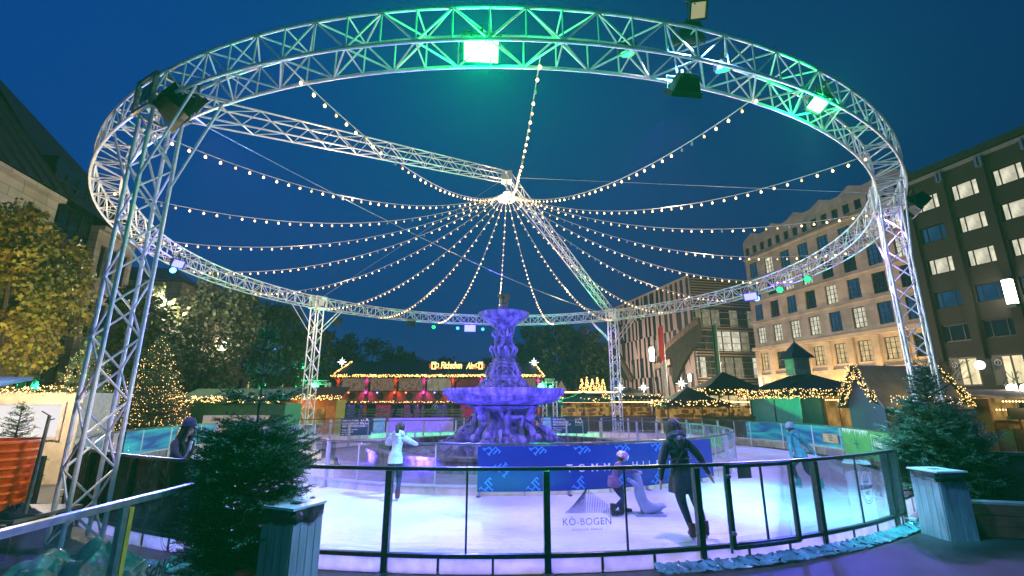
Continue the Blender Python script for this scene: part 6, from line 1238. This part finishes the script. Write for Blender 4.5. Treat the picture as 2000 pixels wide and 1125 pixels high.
for i, (u, Y, lab, c) in enumerate(guests):
    p = at(u, 820, Y); p.z = .36; cl = cloth('guest_cloth_%d' % i, c); rg = random.Random(i)
    person('guest in ' + lab, p, rg.uniform(-60, 60) + (180 if i % 2 else 0), figure(1.7, (0, 0, .92), rg.uniform(0, 22), 0, 0, (rg.uniform(-20, 20), 8), [(-.22, .3, 1.0), (.25, .25, .95)], None, None, None, 1.15, fingers=False, lev=1), dict(top=cl, sleeve=cl, hand=M_skin, head=M_skin, leg=c_nav, shoe=c_bsk), hair='short', group='guests by the slatted fence')
# gantries with green lamps
def gantry(label, u0, u1, vt, Y, lamps):
    a, b = at(u0, vt, Y), at(u1, vt, Y); t = thing('lamp_gantry', label, 'gantry', (a.x, a.y, GZ)); m = MB(); h = a.z
    for p in (a, b): truss(m, [(V((p.x, p.y, GZ + (h - GZ) * i / 8)), V((1, 0, 0)), V((0, 1, 0))) for i in range(9)], .32, .035, .02, verts=False)
    b2 = V((b.x, b.y, h)); truss(m, [(a.lerp(b2, i / 6), V((0, 0, 1)), V((0, 1, 0))) for i in range(7)], .32, .035, .02, verts=False); m.build('frame', M_alu, t)
    for u, v, s, w in lamps:
        p = at(u, v, Y - .4); m = MB(); m.lathe([(.001, -.1), (s, -.06), (s, .06), (.001, .1)], 16); m.xf(Matrix.Translation(p) @ Matrix.Rotation(pi / 2, 4, 'X')); m.build('green_lamp', emis('green_lamp_face', (.05, 1, .3), 14), t); spot(p + V((0, -.2, 0)), p + V((0, -10, -2.5)), (.02, 1, .3), w, 150)
gantry('lattice gantry with green lamps left of the beer hut, behind the left far leg', 574, 641, 747, 40, [(615, 755, .3, 9000), (580, 757, .12, 800)])
gantry('lattice gantry with green lamps behind the right rim of the fountain bowl', 1063, 1083, 744, 40, [(1057, 755, .27, 7000), (1075, 755, .1, 600)])
# flags, street lamps -------------------------------------------------
def flagpole(label, u, vt, Y, cols):
    p = at(u, 784, Y); p.z = GZ; top = at(u, vt, Y).z; t = thing('flag_pole', label, 'flag', p); m = MB(); m.tube(p, V((p.x, p.y, top)), .055, 8, .035); m.ball((p.x, p.y, top), .08, 8, 6); m.build('pole', M_steel, t)
    n = len(cols); H = (top - GZ) * .72
    for i, c in enumerate(cols):
        m = MB(); z1 = top - .1 - H * i / n; z0 = top - .1 - H * (i + 1) / n; vs = []
        for j in range(9):
            s = j / 8; w = 1 - .35 * ((i + .5) / n)
            for q in range(2): z = (z0, z1)[q]; vs.append((p.x - .04 - .62 * s * w + .06 * sin(9 * s + i), p.y + .16 * sin(7 * s + z), z - .5 * s * (1.0 if q else .9)))
        m.add(vs, [(2 * j, 2 * j + 2, 2 * j + 3, 2 * j + 1) for j in range(8)]); m.build('flag', mat('flag_cloth_%.2f_%.2f' % (c[0], c[1]), c, .8, 0, .1, 3), t, True)
flagpole('limp red and white flag on a pole before the striped office block', 1306, 632, 48, [(.5, .02, .03), (.5, .48, .46)]); flagpole('limp dark green flag on a pole right of the striped block corner', 1414, 628, 46, [(.02, .08, .04)])
M_lampw = emis('street_lamp_glow', (1, .93, .78), 9)
def street_lamp(label, u, v, Y, hgt=.9, w=.22, e=120):
    p = at(u, v, Y); b = V((p.x, p.y, GZ)); t = thing('street_lamp', label, 'street lamp', b); m = MB(); m.tube(b, p - V((0, 0, hgt / 2)), .08, 8, .06); m.lathe([(.16, 0), (.14, .3), (.08, .35)], 12, b); m.build('post', M_dkframe, t); m = MB(); m.lathe([(w * .4, -hgt / 2), (w * .55, -hgt * .3), (w * .55, hgt * .4), (w * .4, hgt / 2)], 14, p); m.build('lantern', M_lampw, t, True); m = MB(); m.lathe([(w * .7, hgt * .5), (w * .7, hgt * .56), (.02, hgt * .64)], 14, p); m.build('cap', M_dkframe, t); point(p + V((0, -.4, 0)), (1, .82, .6), e, .1)
street_lamp('tall lantern street lamp before the striped stone facade', 1273, 692, 44, 1.3, .42, 2600); street_lamp('shorter street lamp below the planted diagonal cut', 1347, 738, 52, .8, .3, 1300); street_lamp('street lamp among the olive trees on the left', 437, 676, 30, .5, .25, 350)
t = thing('wall_lamp', 'large white box lamp fixed to the brown brick block at the right edge', 'wall lamp', BRO.P(5.5, 10.3, .55)); p = W[t.name]; m = MB(); m.box(p, (.5, .45, 1.9), Matrix((BRO.d, BRO.n, ZH)).transposed()); m.build('diffuser', M_lampw, t); m = MB(); m.box(p + V((0, 0, -1.1)), (.6, .55, .3), Matrix((BRO.d, BRO.n, ZH)).transposed()); m.build('bracket', M_dkframe, t); m = MB(); m.box(p + V((0, 0, 1.02)), (.6, .55, .12), Matrix((BRO.d, BRO.n, ZH)).transposed()); m.build('cap', M_dkframe, t); point(p + BRO.n * .8, (1, .9, .75), 160, .2)
p = at(1984, 758, 20); t = thing('globe_lamp', 'black iron street lamp with white glowing globes at the right edge', 'street lamp', (p.x, p.y, GZ)); m = MB(); m.tube((p.x, p.y, GZ), p + V((0, 0, .35)), .06, 8); m.sweep([p + V((-.5, 0, .1)), p + V((-.25, 0, .45)), p + V((0, 0, .3)), p + V((.25, 0, .45)), p + V((.5, 0, .1))], .025, 6); [m.sweep([p + V((0, 0, .3)), p + V((x, 0, .7)), p + V((x * 1.6, 0, .6))], .015, 5) for x in (-.25, 0, .25)]; m.build('post', M_dkframe, t)
for x in (-.28, .3): m = MB(); m.ball(p + V((x, -.1, 0)), .17, 16, 10); m.build('globe', M_lampw, t, True)
point(p + V((0, -.5, 0)), (1, .8, .5), 120, .15)
# ================================================================== banners and lettering on the barriers
def ang_far(u, R):
    d = ray(u, 1000); d = V((d.x, d.y)).normalized(); c = V((CX, CY)); b = d.dot(c); q = c.dot(c) - R * R
    lo, hi = b, b + sqrt(max(0, b * b - q)) + .01
    for _ in range(40):
        t = (lo + hi) / 2; p = d * t - c
        if p.length > squash(R, degrees(atan2(p.y, p.x))): hi = t
        else: lo = t
    p = d * t - c; return (degrees(atan2(p.y, p.x)) + 70) % 360 - 70
def wrap(me, R, a0, z0, sgn=1):
    """bend a flat mesh (x right, y up, z out) round the rink: sgn=1 read from outside, -1 from inside"""
    co = np.empty(len(me.vertices) * 3); me.vertices.foreach_get('co', co); co = co.reshape(-1, 3); t = np.radians(a0) + sgn * co[:, 0] / R; sn = np.maximum(0, np.sin(t)); r = R - sn * sn * (3.3 if 12 < R < 12.98 else 2.9 if 8.1 < R < 8.75 else 0) + sgn * co[:, 2]
    me.vertices.foreach_set('co', np.stack([CX + r * np.cos(t), CY + r * np.sin(t), z0 + co[:, 1]], 1).ravel()); me.update()
def wobj(name, me, m_, R, a0, z0, sgn, parent):
    wrap(me, R, a0, z0, sgn); off = W[parent.name]; me.transform(Matrix.Translation(-off)); me.materials.clear(); me.materials.append(m_); me.name = name; return link(name, me, parent)
def wtext(s, size, m_, R, a0, z0, sgn, parent, **k): return wobj('lettering', text_mesh(s, size, .0015, **k), m_, R, a0, z0, sgn, parent)
def banner(label, R, a0, a1, z0, z1, m_, cat='banner', t=.01):
    m = MB(); sheet(m, R, a0, a1, z0, z1, t); th_ = thing('banner', label, cat, pol(R, (a0 + a1) / 2, z0)); m.build('sheet', m_, th_); return th_
M_bb = mat('royal_blue_vinyl', (0.008, 0.025, 0.24), .4, 0, .12, 2); M_lbv = mat('light_blue_print', (0.06, 0.3, 0.75), .45, 0, .05, 3); M_wprint = mat('white_print', (.85, .85, .85), .5)
aL, aR = ang(932, RI), ang(1396, RI); RB = RI + .07
bn = banner('royal blue fabric banner with pale monograms and white capitals wrapped round the inner barrier', RB, aL, aR, .1, 1.06, M_bb)
def monogram(a0, z0, s, rot):
    m = MB(); bars = [((-.5, .0), (.12, .9)), ((.05, .0), (.12, .9)), ((-.22, .02), (.5, .12)), ((-.5, .42), (.3, .1)), ((-.5, -.42), (.3, .1)), ((.05, -.42), (.3, .1)), ((.32, .42), (.62, .12)), ((.05, .42), (.2, .1)), ((.58, .33), (.1, .22)), ((.32, .12), (.12, .5))]
    for (x, y), (w, h) in bars: m.add([(x - w / 2, y - h / 2, 0), (x + w / 2, y - h / 2, 0), (x + w / 2, y + h / 2, 0), (x - w / 2, y + h / 2, 0)], [(0, 1, 2, 3)])
    c, s_ = cos(rot), sin(rot); out = []; 
    m.v = [((x * c - y * s_) * s, (x * s_ + y * c) * s, .002 + .0003 * (i // 4)) for i, (x, y, z) in enumerate(m.v)]
    # keep inside the banner
    m.v = [(x, min(max(y, .1 - z0 + .01), 1.06 - z0 - .01), z) for x, y, z in m.v]
    wobj('monogram', m.mesh('monogram', M_lbv), M_lbv, RB + .008, a0, z0, 1, bn)
for i in range(7):
    a = aL + 1.5 + (aR - aL - 2) * i / 6.2
    for z, o, r_ in ((.98, .7, -pi / 4), (.6, 2.6, pi / 4 * 3), (.2, .2, pi / 4)):
        aa = a + o * .9
        if aL + 1.4 < aa < aR - 1.4 and not (abs(z - .6) < .1 and i > 0 and aa > ang(1040, RI)): monogram(aa, z, .27, r_)
wtext('TOMMY HILFIGER', .24, M_wprint, RB + .009, (ang(1098, RI) + ang(1350, RI)) / 2, .56, 1, bn, off=.002, sp=2.05)
M_navy = mat('navy_print', (0.01, 0.05, 0.11), .45)
for (ua, ub, lab) in ((650, 712, 'navy mall notice board with white lettering on the far barrier, left of the girl'), (1082, 1154, 'navy mall notice board with white lettering on the far barrier, right of the fountain')):
    a0, a1 = ang_far(ua, RO), ang_far(ub, RO); t = banner(lab, RO - .09, a1, a0, .2, 1.09, M_navy); R_ = RO - .1; w = radians(a0 - a1) * R_; am = (a0 + a1) / 2
    da = lambda x: am - degrees(x / R_)
    wtext('KÖ', .36, M_wprint, R_, da(w * .27), .9, -1, t, off=.012); wtext('GALERIE', .11, M_wprint, R_, da(w * .27), .68, -1, t, sp=1.3)
    for j, (s, sz) in enumerate((('VON 10–19 UHR', .13), ('KÖNIGSALLEE 60', .155), ('40212 DÜSSELDORF', .155), ('Shoppen & Genießen', .11), ('vor & während', .11), ('des Winters', .11))): wtext(s, sz, M_wprint, R_, da(-w * .47), (1.0, .85, .7, .52, .4, .28)[j], -1, t, align='LEFT', off=.004 if sz > .12 else .002)
M_board = mat('violet_lit_white_board', (.46, .3, .66), .5, 0, .1, 3)  # violet lighting put into the base colour of white boards
a0, a1 = ang_far(748, RO), ang_far(880, RO); banner('plain purple boards on the far barrier left of the fountain', RO - .08, a1, a0, .32, 1.1, M_board, 'board')
M_gb = mat('pale_green_board', (.25, .6, .42), .5, 0, .35, 4); banner('pale green patterned board right of the left mall notice board', RO - .08, ang_far(740, RO), ang_far(716, RO), .3, 1.1, M_gb, 'board'); banner('narrow green board left of the right mall notice board', RO - .08, ang_far(1079, RO), ang_far(1064, RO), .34, 1.1, M_gb, 'board')
# printed sheets on both sides, wavy teal light reflections put into the colour
def wave_mat(name, c1, c2):
    m = bpy.data.materials.new(name); n, o = nt(m); N = n.nodes.new; L = n.links.new; b = N('ShaderNodeBsdfPrincipled'); L(b.outputs[0], o.inputs[0]); b.inputs['Roughness'].default_value = .3
    tc = N('ShaderNodeTexCoord'); mp = N('ShaderNodeMapping'); mp.inputs['Scale'].default_value = (.25, .25, 1.9); L(tc.outputs['Object'], mp.inputs[0]); w = N('ShaderNodeTexNoise'); w.inputs['Scale'].default_value = 1.6; w.inputs['Detail'].default_value = 3; w.inputs['Distortion'].default_value = .6; L(mp.outputs[0], w.inputs[0])
    cr = N('ShaderNodeValToRGB'); e = cr.color_ramp.elements; e[0].position = .4; e[0].color = (*c1, 1); e[1].position = .62; e[1].color = (*c2, 1); L(w.outputs[0], cr.inputs[0]); L(cr.outputs[0], b.inputs['Base Color']); return m
M_wave = wave_mat('painted_wave_reflections', (.015, .06, .3), (.04, .55, .5))
for lab, ua, ub in (('blue and teal aurora-printed sheet along the right side of the outer barrier', 1478, 1672), ('blue and teal aurora-printed sheet along the left side of the outer barrier', 215, 395)):
    a0, a1 = sorted((ang_far(ua, RO), ang_far(ub, RO))) if ua > 1000 else sorted((ang_far(ua, RO), ang_far(ub, RO))); banner(lab, RO - .036, a0, a1, .34, 1.08, M_wave)
aa, ab = ang_far(1678, RO), ang_far(1748, RO)
M_grn = mat('fresh_green_print', (.1, .42, .08), .5, 0, .2, 3)
def ang_clamp(u): 
    try: return ang_far(u, RO)
    except Exception: return -20
a0, a1 = ang_clamp(1812), ang_clamp(1675); gb = banner('green health banner with printed icicles and white German lettering on the right barrier', RO - .09, a0, a1, .2, 1.1, M_grn); R_ = RO - .1; w = radians(a1 - a0) * R_
lf = lambda x: a1 - degrees(x / R_)
wtext('Unser Herz schlägt', .3, M_wprint, R_, lf(w * .36), .72, -1, gb, align='LEFT', off=.008); wtext('für alle', .26, M_wprint, R_, lf(w * .5), .36, -1, gb, align='LEFT', off=.006)
m = MB(); r = random.Random(3)
for i in range(16): x = w * (.01 + .3 * i / 16); h_ = r.uniform(.08, .28); m.add([(x, 0, 0), (x + w * .018, 0, 0), (x + w * .009, -h_, 0)], [(0, 1, 2)])
wobj('icicles', m.mesh('icicles', M_wprint), M_wprint, R_, a1, 1.09, -1, gb)
m = MB(); 
for z in (.18, .95): m.add([(w * .34, z - .98, 0), (w * .99, z - .98, 0), (w * .99, z - .96, 0), (w * .34, z - .96, 0)], [(0, 1, 2, 3)])
m.add([(w * .335, -.8, 0), (w * .34, -.8, 0), (w * .34, -.02, 0), (w * .335, -.02, 0)], [(0, 1, 2, 3)]); wobj('frame_line', m.mesh('frame_line', M_wprint), M_wprint, R_, a1, 1.0, -1, gb)
m = MB(); [m.add([(w * .15 + .2 * cos(q) - .015 * sin(q), .2 * sin(q) + .015 * cos(q), 0), (w * .15 - .2 * cos(q) - .015 * sin(q), -.2 * sin(q) + .015 * cos(q), 0), (w * .15 - .2 * cos(q) + .015 * sin(q), -.2 * sin(q) - .015 * cos(q), 0), (w * .15 + .2 * cos(q) + .015 * sin(q), .2 * sin(q) - .015 * cos(q), 0)], [(0, 1, 2, 3)]) for q in (0, pi / 3, 2 * pi / 3)]; wobj('snowflake', m.mesh('snowflake', M_navy), M_navy, R_, a1, .6, -1, gb)
a0, a1 = ang_far(1665, RO), ang_far(1635, RO); nb_ = banner('small orange notice with three dark lines on the right side of the outer barrier', RO - .09, a0, a1, .5, .82, mat('orange_notice', (.7, .4, .2), .5), 'notice')
m = MB(); [m.add([(-.12, z, 0), (.12, z, 0), (.12, z + .03, 0), (-.12, z + .03, 0)], [(0, 1, 2, 3)]) for z in (-.08, 0, .08)]; wobj('lines', m.mesh('lines', M_navy), M_navy, RO - .1, (a0 + a1) / 2, .66, -1, nb_)
a0, a1 = ang(1455, RO), ang(1482, RO); banner('small grey sign hanging inside the gate under the top rail', RO - .06, a0, a1, .93, 1.1, mat('grey_sign', (.12, .12, .09), .5), 'notice')
# etched logos on the front glass
M_etch = glass('etched_print', (.62, .62, .72), 0.0, .16, (.2, .19, .24), 9)
a_ = ang(1146, RO); lg = thing('glass_logo', 'etched striped mountain logo and dark lettering on the front glass by the child', 'glass logo', pol(RO, a_, .4)); RL = RO + .012; m = MB(); r = random.Random(2)
for i in range(26):
    t = i / 25; xb = -.3 + .6 * t; ap = V((.02 + .05 * (t - .5), .34 - .1 * abs(t - .5))); bb_ = V((xb, .0)); wd_ = .013
    if t < .45: q = [bb_ + V((-wd_, 0)), bb_ + V((wd_, 0)), V((xb * .5, .12 + .16 * t)), ap, ap + V((-.008, 0)), V((xb * .5 - .022, .12 + .16 * t))]
    else: q = [bb_ + V((-wd_ * .6, 0)), bb_ + V((wd_ * .6, 0)), V((xb, .1 + .24 * (1 - (t - .45) / .55))), V((xb - .012, .1 + .25 * (1 - (t - .45) / .55)))]
    m.add([(p_.x, p_.y, 0) for p_ in q], [tuple(range(len(q)))])
wobj('stripe_logo', m.mesh('stripe_logo', M_etch), M_etch, RL, a_, .58, 1, lg); wtext('KÖ-BOGEN', .125, M_etch, RL, a_, .47, 1, lg, sp=1.08); wtext('DÜSSELDORF  EINMALIG', .034, M_etch, RL, a_, .375, 1, lg, sp=1.15)
def emblem(label, Rr, a0, z0, s, sgn, m_):
    t = thing('glass_logo', label, 'glass logo', pol(Rr, a0, z0)); m = MB(); n = 36
    for k in (1.0, .86): m.add([(q * k * .75 * s * cos(2 * pi * i / n), q * k * s * sin(2 * pi * i / n), 0) for q in (1, .94) for i in range(n)], [(i, (i + 1) % n, n + (i + 1) % n, n + i) for i in range(n)])
    for x in (-.2, 0, .2): m.add([(x * s - .05 * s, .2 * s, 0), (x * s + .05 * s, .2 * s, 0), (x * s + .03 * s, .62 * s, 0), (x * s - .03 * s, .62 * s, 0)], [(0, 1, 2, 3)])
    m.add([(-.32 * s, .12 * s, 0), (.32 * s, .12 * s, 0), (.3 * s, .22 * s, 0), (-.3 * s, .22 * s, 0)], [(0, 1, 2, 3)])
    wobj('oval_emblem', m.mesh('oval_emblem', m_), m_, Rr, a0, z0, sgn, t); wtext('Schlösser', s * .36, m_, Rr, a0, z0 - .08 * s, sgn, t, off=.003, shear=.2); wtext('ALT', s * .24, m_, Rr, a0, z0 - .42 * s, sgn, t)
emblem('oval brewery emblem etched on the front glass near the right bin', RO + .012, ang(1700, RO), .66, .3, 1, M_etch)
t = thing('glass_logo', 'mirrored oval brewery emblem with script on the left straight glass barrier', 'glass logo', (-3.53, 5.3, .6)); M_ = Matrix.Translation(V((-3.545, 5.28, .62))) @ Matrix(((0, 0, 1), (1, 0, 0), (0, 1, 0))).to_4x4()
m = MB(); n = 36
for k in (1.0, .86): m.add([(q * k * .17 * cos(2 * pi * i / n), q * k * .22 * sin(2 * pi * i / n) + .14, 0) for q in (1, .93) for i in range(n)], [(i, (i + 1) % n, n + (i + 1) % n, n + i) for i in range(n)])
for x in (-.05, 0, .05): m.add([(x - .012, .1, 0), (x + .012, .1, 0), (x + .008, .24, 0), (x - .008, .24, 0)], [(0, 1, 2, 3)])
m.xf(M_); m.build('oval_emblem', M_etch, t); text('lettering', 'Schlösser', .17, M_etch, M_ @ Matrix.Translation((0, -.2, 0)), t, .001, off=.004, shear=.25)
# ================================================================== foreground things
M_plank = mat('pale_grey_planks', (.34, .36, .38), .55, 0, .3, 5, .25, 24, stretch=(3, 3, .4)); M_bag = mat('black_bin_bag', (.012, .012, .015), .18, 0, .3, 8, .6, 16, spec=.8); M_lid = mat('white_lid', (.62, .64, .66), .35, 0, .1, 6)
def bin_(label, loc, w, h, rz, lean=0):
    t = thing('litter_bin', label, 'litter bin', loc, 'plank-clad litter bins'); W_ = W[t.name]; W[t.name] = V((0, 0, 0)); n = 4
    for s in range(4):
        for i in range(n):
            pw = w / n; m = MB(); x = -w / 2 + pw * (i + .5); m.box((x, -w / 2, h / 2), (pw - .008, .022, h)); m.xf(Matrix.Rotation(s * pi / 2, 4, 'Z')); m.build('plank', M_plank, t)
    m = MB(); m.box((0, 0, h / 2), (w - .05, w - .05, h - .03)); m.build('liner_box', M_rubber, t)
    r = random.Random(5); m = MB(); k = 28; vs = []
    for j, (rr, z) in enumerate(((.5, -.02), (.56, -.09), (.59, -.05), (.57, .02), (.53, .035))):
        for i in range(k):
            a = 2 * pi * i / k; sq = 1 / max(abs(cos(a)), abs(sin(a))); q = rr * w * min(sq, 1.3) * (1 + r.uniform(-.03, .03)); vs.append((q * cos(a), q * sin(a), h + z + r.uniform(-.02, .02)))
    m.add(vs, [(j * k + i, j * k + (i + 1) % k, (j + 1) * k + (i + 1) % k, (j + 1) * k + i) for j in range(4) for i in range(k)]); m.build('bin_bag', M_bag, t, True)
    m = MB(); o = w * .56; ii = w * .24; z0 = h + .045; 
    vs = []
    for z in (z0, z0 + .025):
        vs += [(-o, -o, z), (o, -o, z), (o, o, z), (-o, o, z), (-ii, -ii * .8, z), (ii, -ii * .8, z), (ii, ii * .8, z), (-ii, ii * .8, z)]
    f = []
    for b in (0, 8): f += [(b + i, b + (i + 1) % 4, b + 4 + (i + 1) % 4, b + 4 + i) for i in range(4)]
    f += [(i, (i + 1) % 4, 8 + (i + 1) % 4, 8 + i) for i in range(4)] + [(4 + i, 4 + (i + 1) % 4, 12 + (i + 1) % 4, 12 + i) for i in range(4)]
    m.add(vs, f); m.build('lid', M_lid, t)
    m = MB(); m.box((0, 0, h - .15), (ii * 1.8, ii * 1.5, .2)); m.build('hole', M_rubber, t)
    W[t.name] = W_; t.rotation_euler = (lean, 0, rz); return t
pb = V((-2.36, 5.42, GZ)); bin_('plank litter bin with white lid and black bag beside the potted fir on the left', pb, .41, 1.06, radians(-22))
pb2 = V((7.3, 8.45, GZ)); bin_('plank litter bin with black bag in front of the fir on the right', pb2, .5, 1.0, radians(4))
# orange tubs
tb = V((-8.28, 7.75, .42)); M_or = mat('orange_plastic', (.85, .15, .02), .38, 0, .12, 4)
tl = ['bottom orange tub of the stack on the bench', 'second orange tub from the bottom of the stack', 'third orange tub from the bottom of the stack', 'fourth orange tub from the bottom of the stack', 'fourth orange tub from the top of the stack', 'third orange tub from the top of the stack', 'second orange tub from the top of the stack', 'topmost orange tub of the stack by the pole']
for i in range(8):
    m = MB(); z = .125 * i; m.lathe([(.5, z), (.515, z + .02), (.545, z + .1), (.57, z + .115), (.57, z + .15), (.55, z + .155), (.53, z + .12), (.49, z + .03), (.02, z + .02)], 44, tb + V((rnd.uniform(-.012, .012), rnd.uniform(-.012, .012), 0))); tag(m.build('tub', M_or, base=True, smooth=True), tl[i], 'tub', 'stacked orange tubs')
bx = thing('bench', 'low maroon boarded bench under the orange tubs at the left', 'bench', (-8.4, 7.7, GZ)); M_mar = mat('maroon_boards', (.16, .04, .035), .55, 0, .35, 5, .2, 20)
m = MB(); m.box((-8.4, 7.72, .375), (2.6, 1.1, .05)); m.build('top', mat('worn_grey_top', (.3, .27, .28), .45, 0, .4, 3), bx)
for i in range(3): m = MB(); m.box((-8.4, 7.19, -.05 + .15 * i), (2.6, .03, .14)); m.build('board', M_mar, bx)
for x in (-9.6, -8.4, -7.2): m = MB(); m.box((x, 7.72, .1), (.08, 1.0, .48)); m.build('leg', M_dkwood, bx)
def jk(s, t, r): return V((-7.55 + .42 * s + .1 * t, 7.2 + .35 * t, .42 + .16 * sin(pi * min(1, s * 1.05)) * sin(pi * t) ** .6 * (.5 + .8 * r.random())))
film('jacket', 'crumpled dark jacket lying on the maroon bench beside the pole', jk, 14, 12, cloth('navy_jacket', (.012, .015, .05)), 9)['category'] = 'jacket'
pa, pb_ = at(97, 812, 6.6), at(48, 1005, 6.3); m = MB(); m.tube(pb_, pa, .024, 8, .02); [m.tube(pa + V((0, 0, -.03 * i)), pa + V((-.12 + .1 * i, 0, .06 - .05 * i)), .008, 5) for i in range(3)]; tag(m.build('wooden_pole', mat('weathered_pole', (.25, .18, .13), .7, 0, .4, 9), base=True), 'slanting bare wooden pole in front of the orange tubs', 'pole')
m = MB(); m.prism([(-13.2, 9.8, GZ), (-9.7, 10.1, GZ), (-9.7, 10.1, .95), (-13.2, 9.8, .95)], (0, .08, 0)); tag(m.build('board_fence', mat('grey_boards', (.2, .18, .16), .7, 0, .35, 4, .2, 20), base=True), 'grey boarded fence panel behind the orange tubs', 'fence')
m = MB(); m.box((0, 0, .28), (.55, .3, .56)); 
# red planter on the right
rp_ = thing('planter', 'long red timber planter box against the barrier at the lower right edge', 'planter', (9.6, 8.2, GZ)); M_redw = mat('red_timber', (.22, .05, .035), .6, 0, .4, 5, .3, 18)
d = V((4.8, -1.4, 0)).normalized(); n_ = V((-d.y, d.x, 0)); p0 = V((7.35, 8.6, 0))
for i in range(3): m = MB(); z = GZ + .1 + .17 * i; m.bar(p0 + V((0, 0, z)), p0 + d * 4.5 + V((0, 0, z)), .04, .16); m.build('board', M_redw, rp_)
m = MB(); m.bar(p0 + n_ * .2 + V((0, 0, GZ + .2)), p0 + n_ * .2 + d * 4.5 + V((0, 0, GZ + .2)), .34, .38); m.build('box', M_redw, rp_)
m = MB(); m.bar(p0 + n_ * .1 + V((0, 0, GZ + .54)), p0 + n_ * .1 + d * 4.5 + V((0, 0, GZ + .54)), .22, .035); m.build('cap_board', mat('pale_cap_board', (.35, .34, .32), .6, 0, .3, 6), rp_)
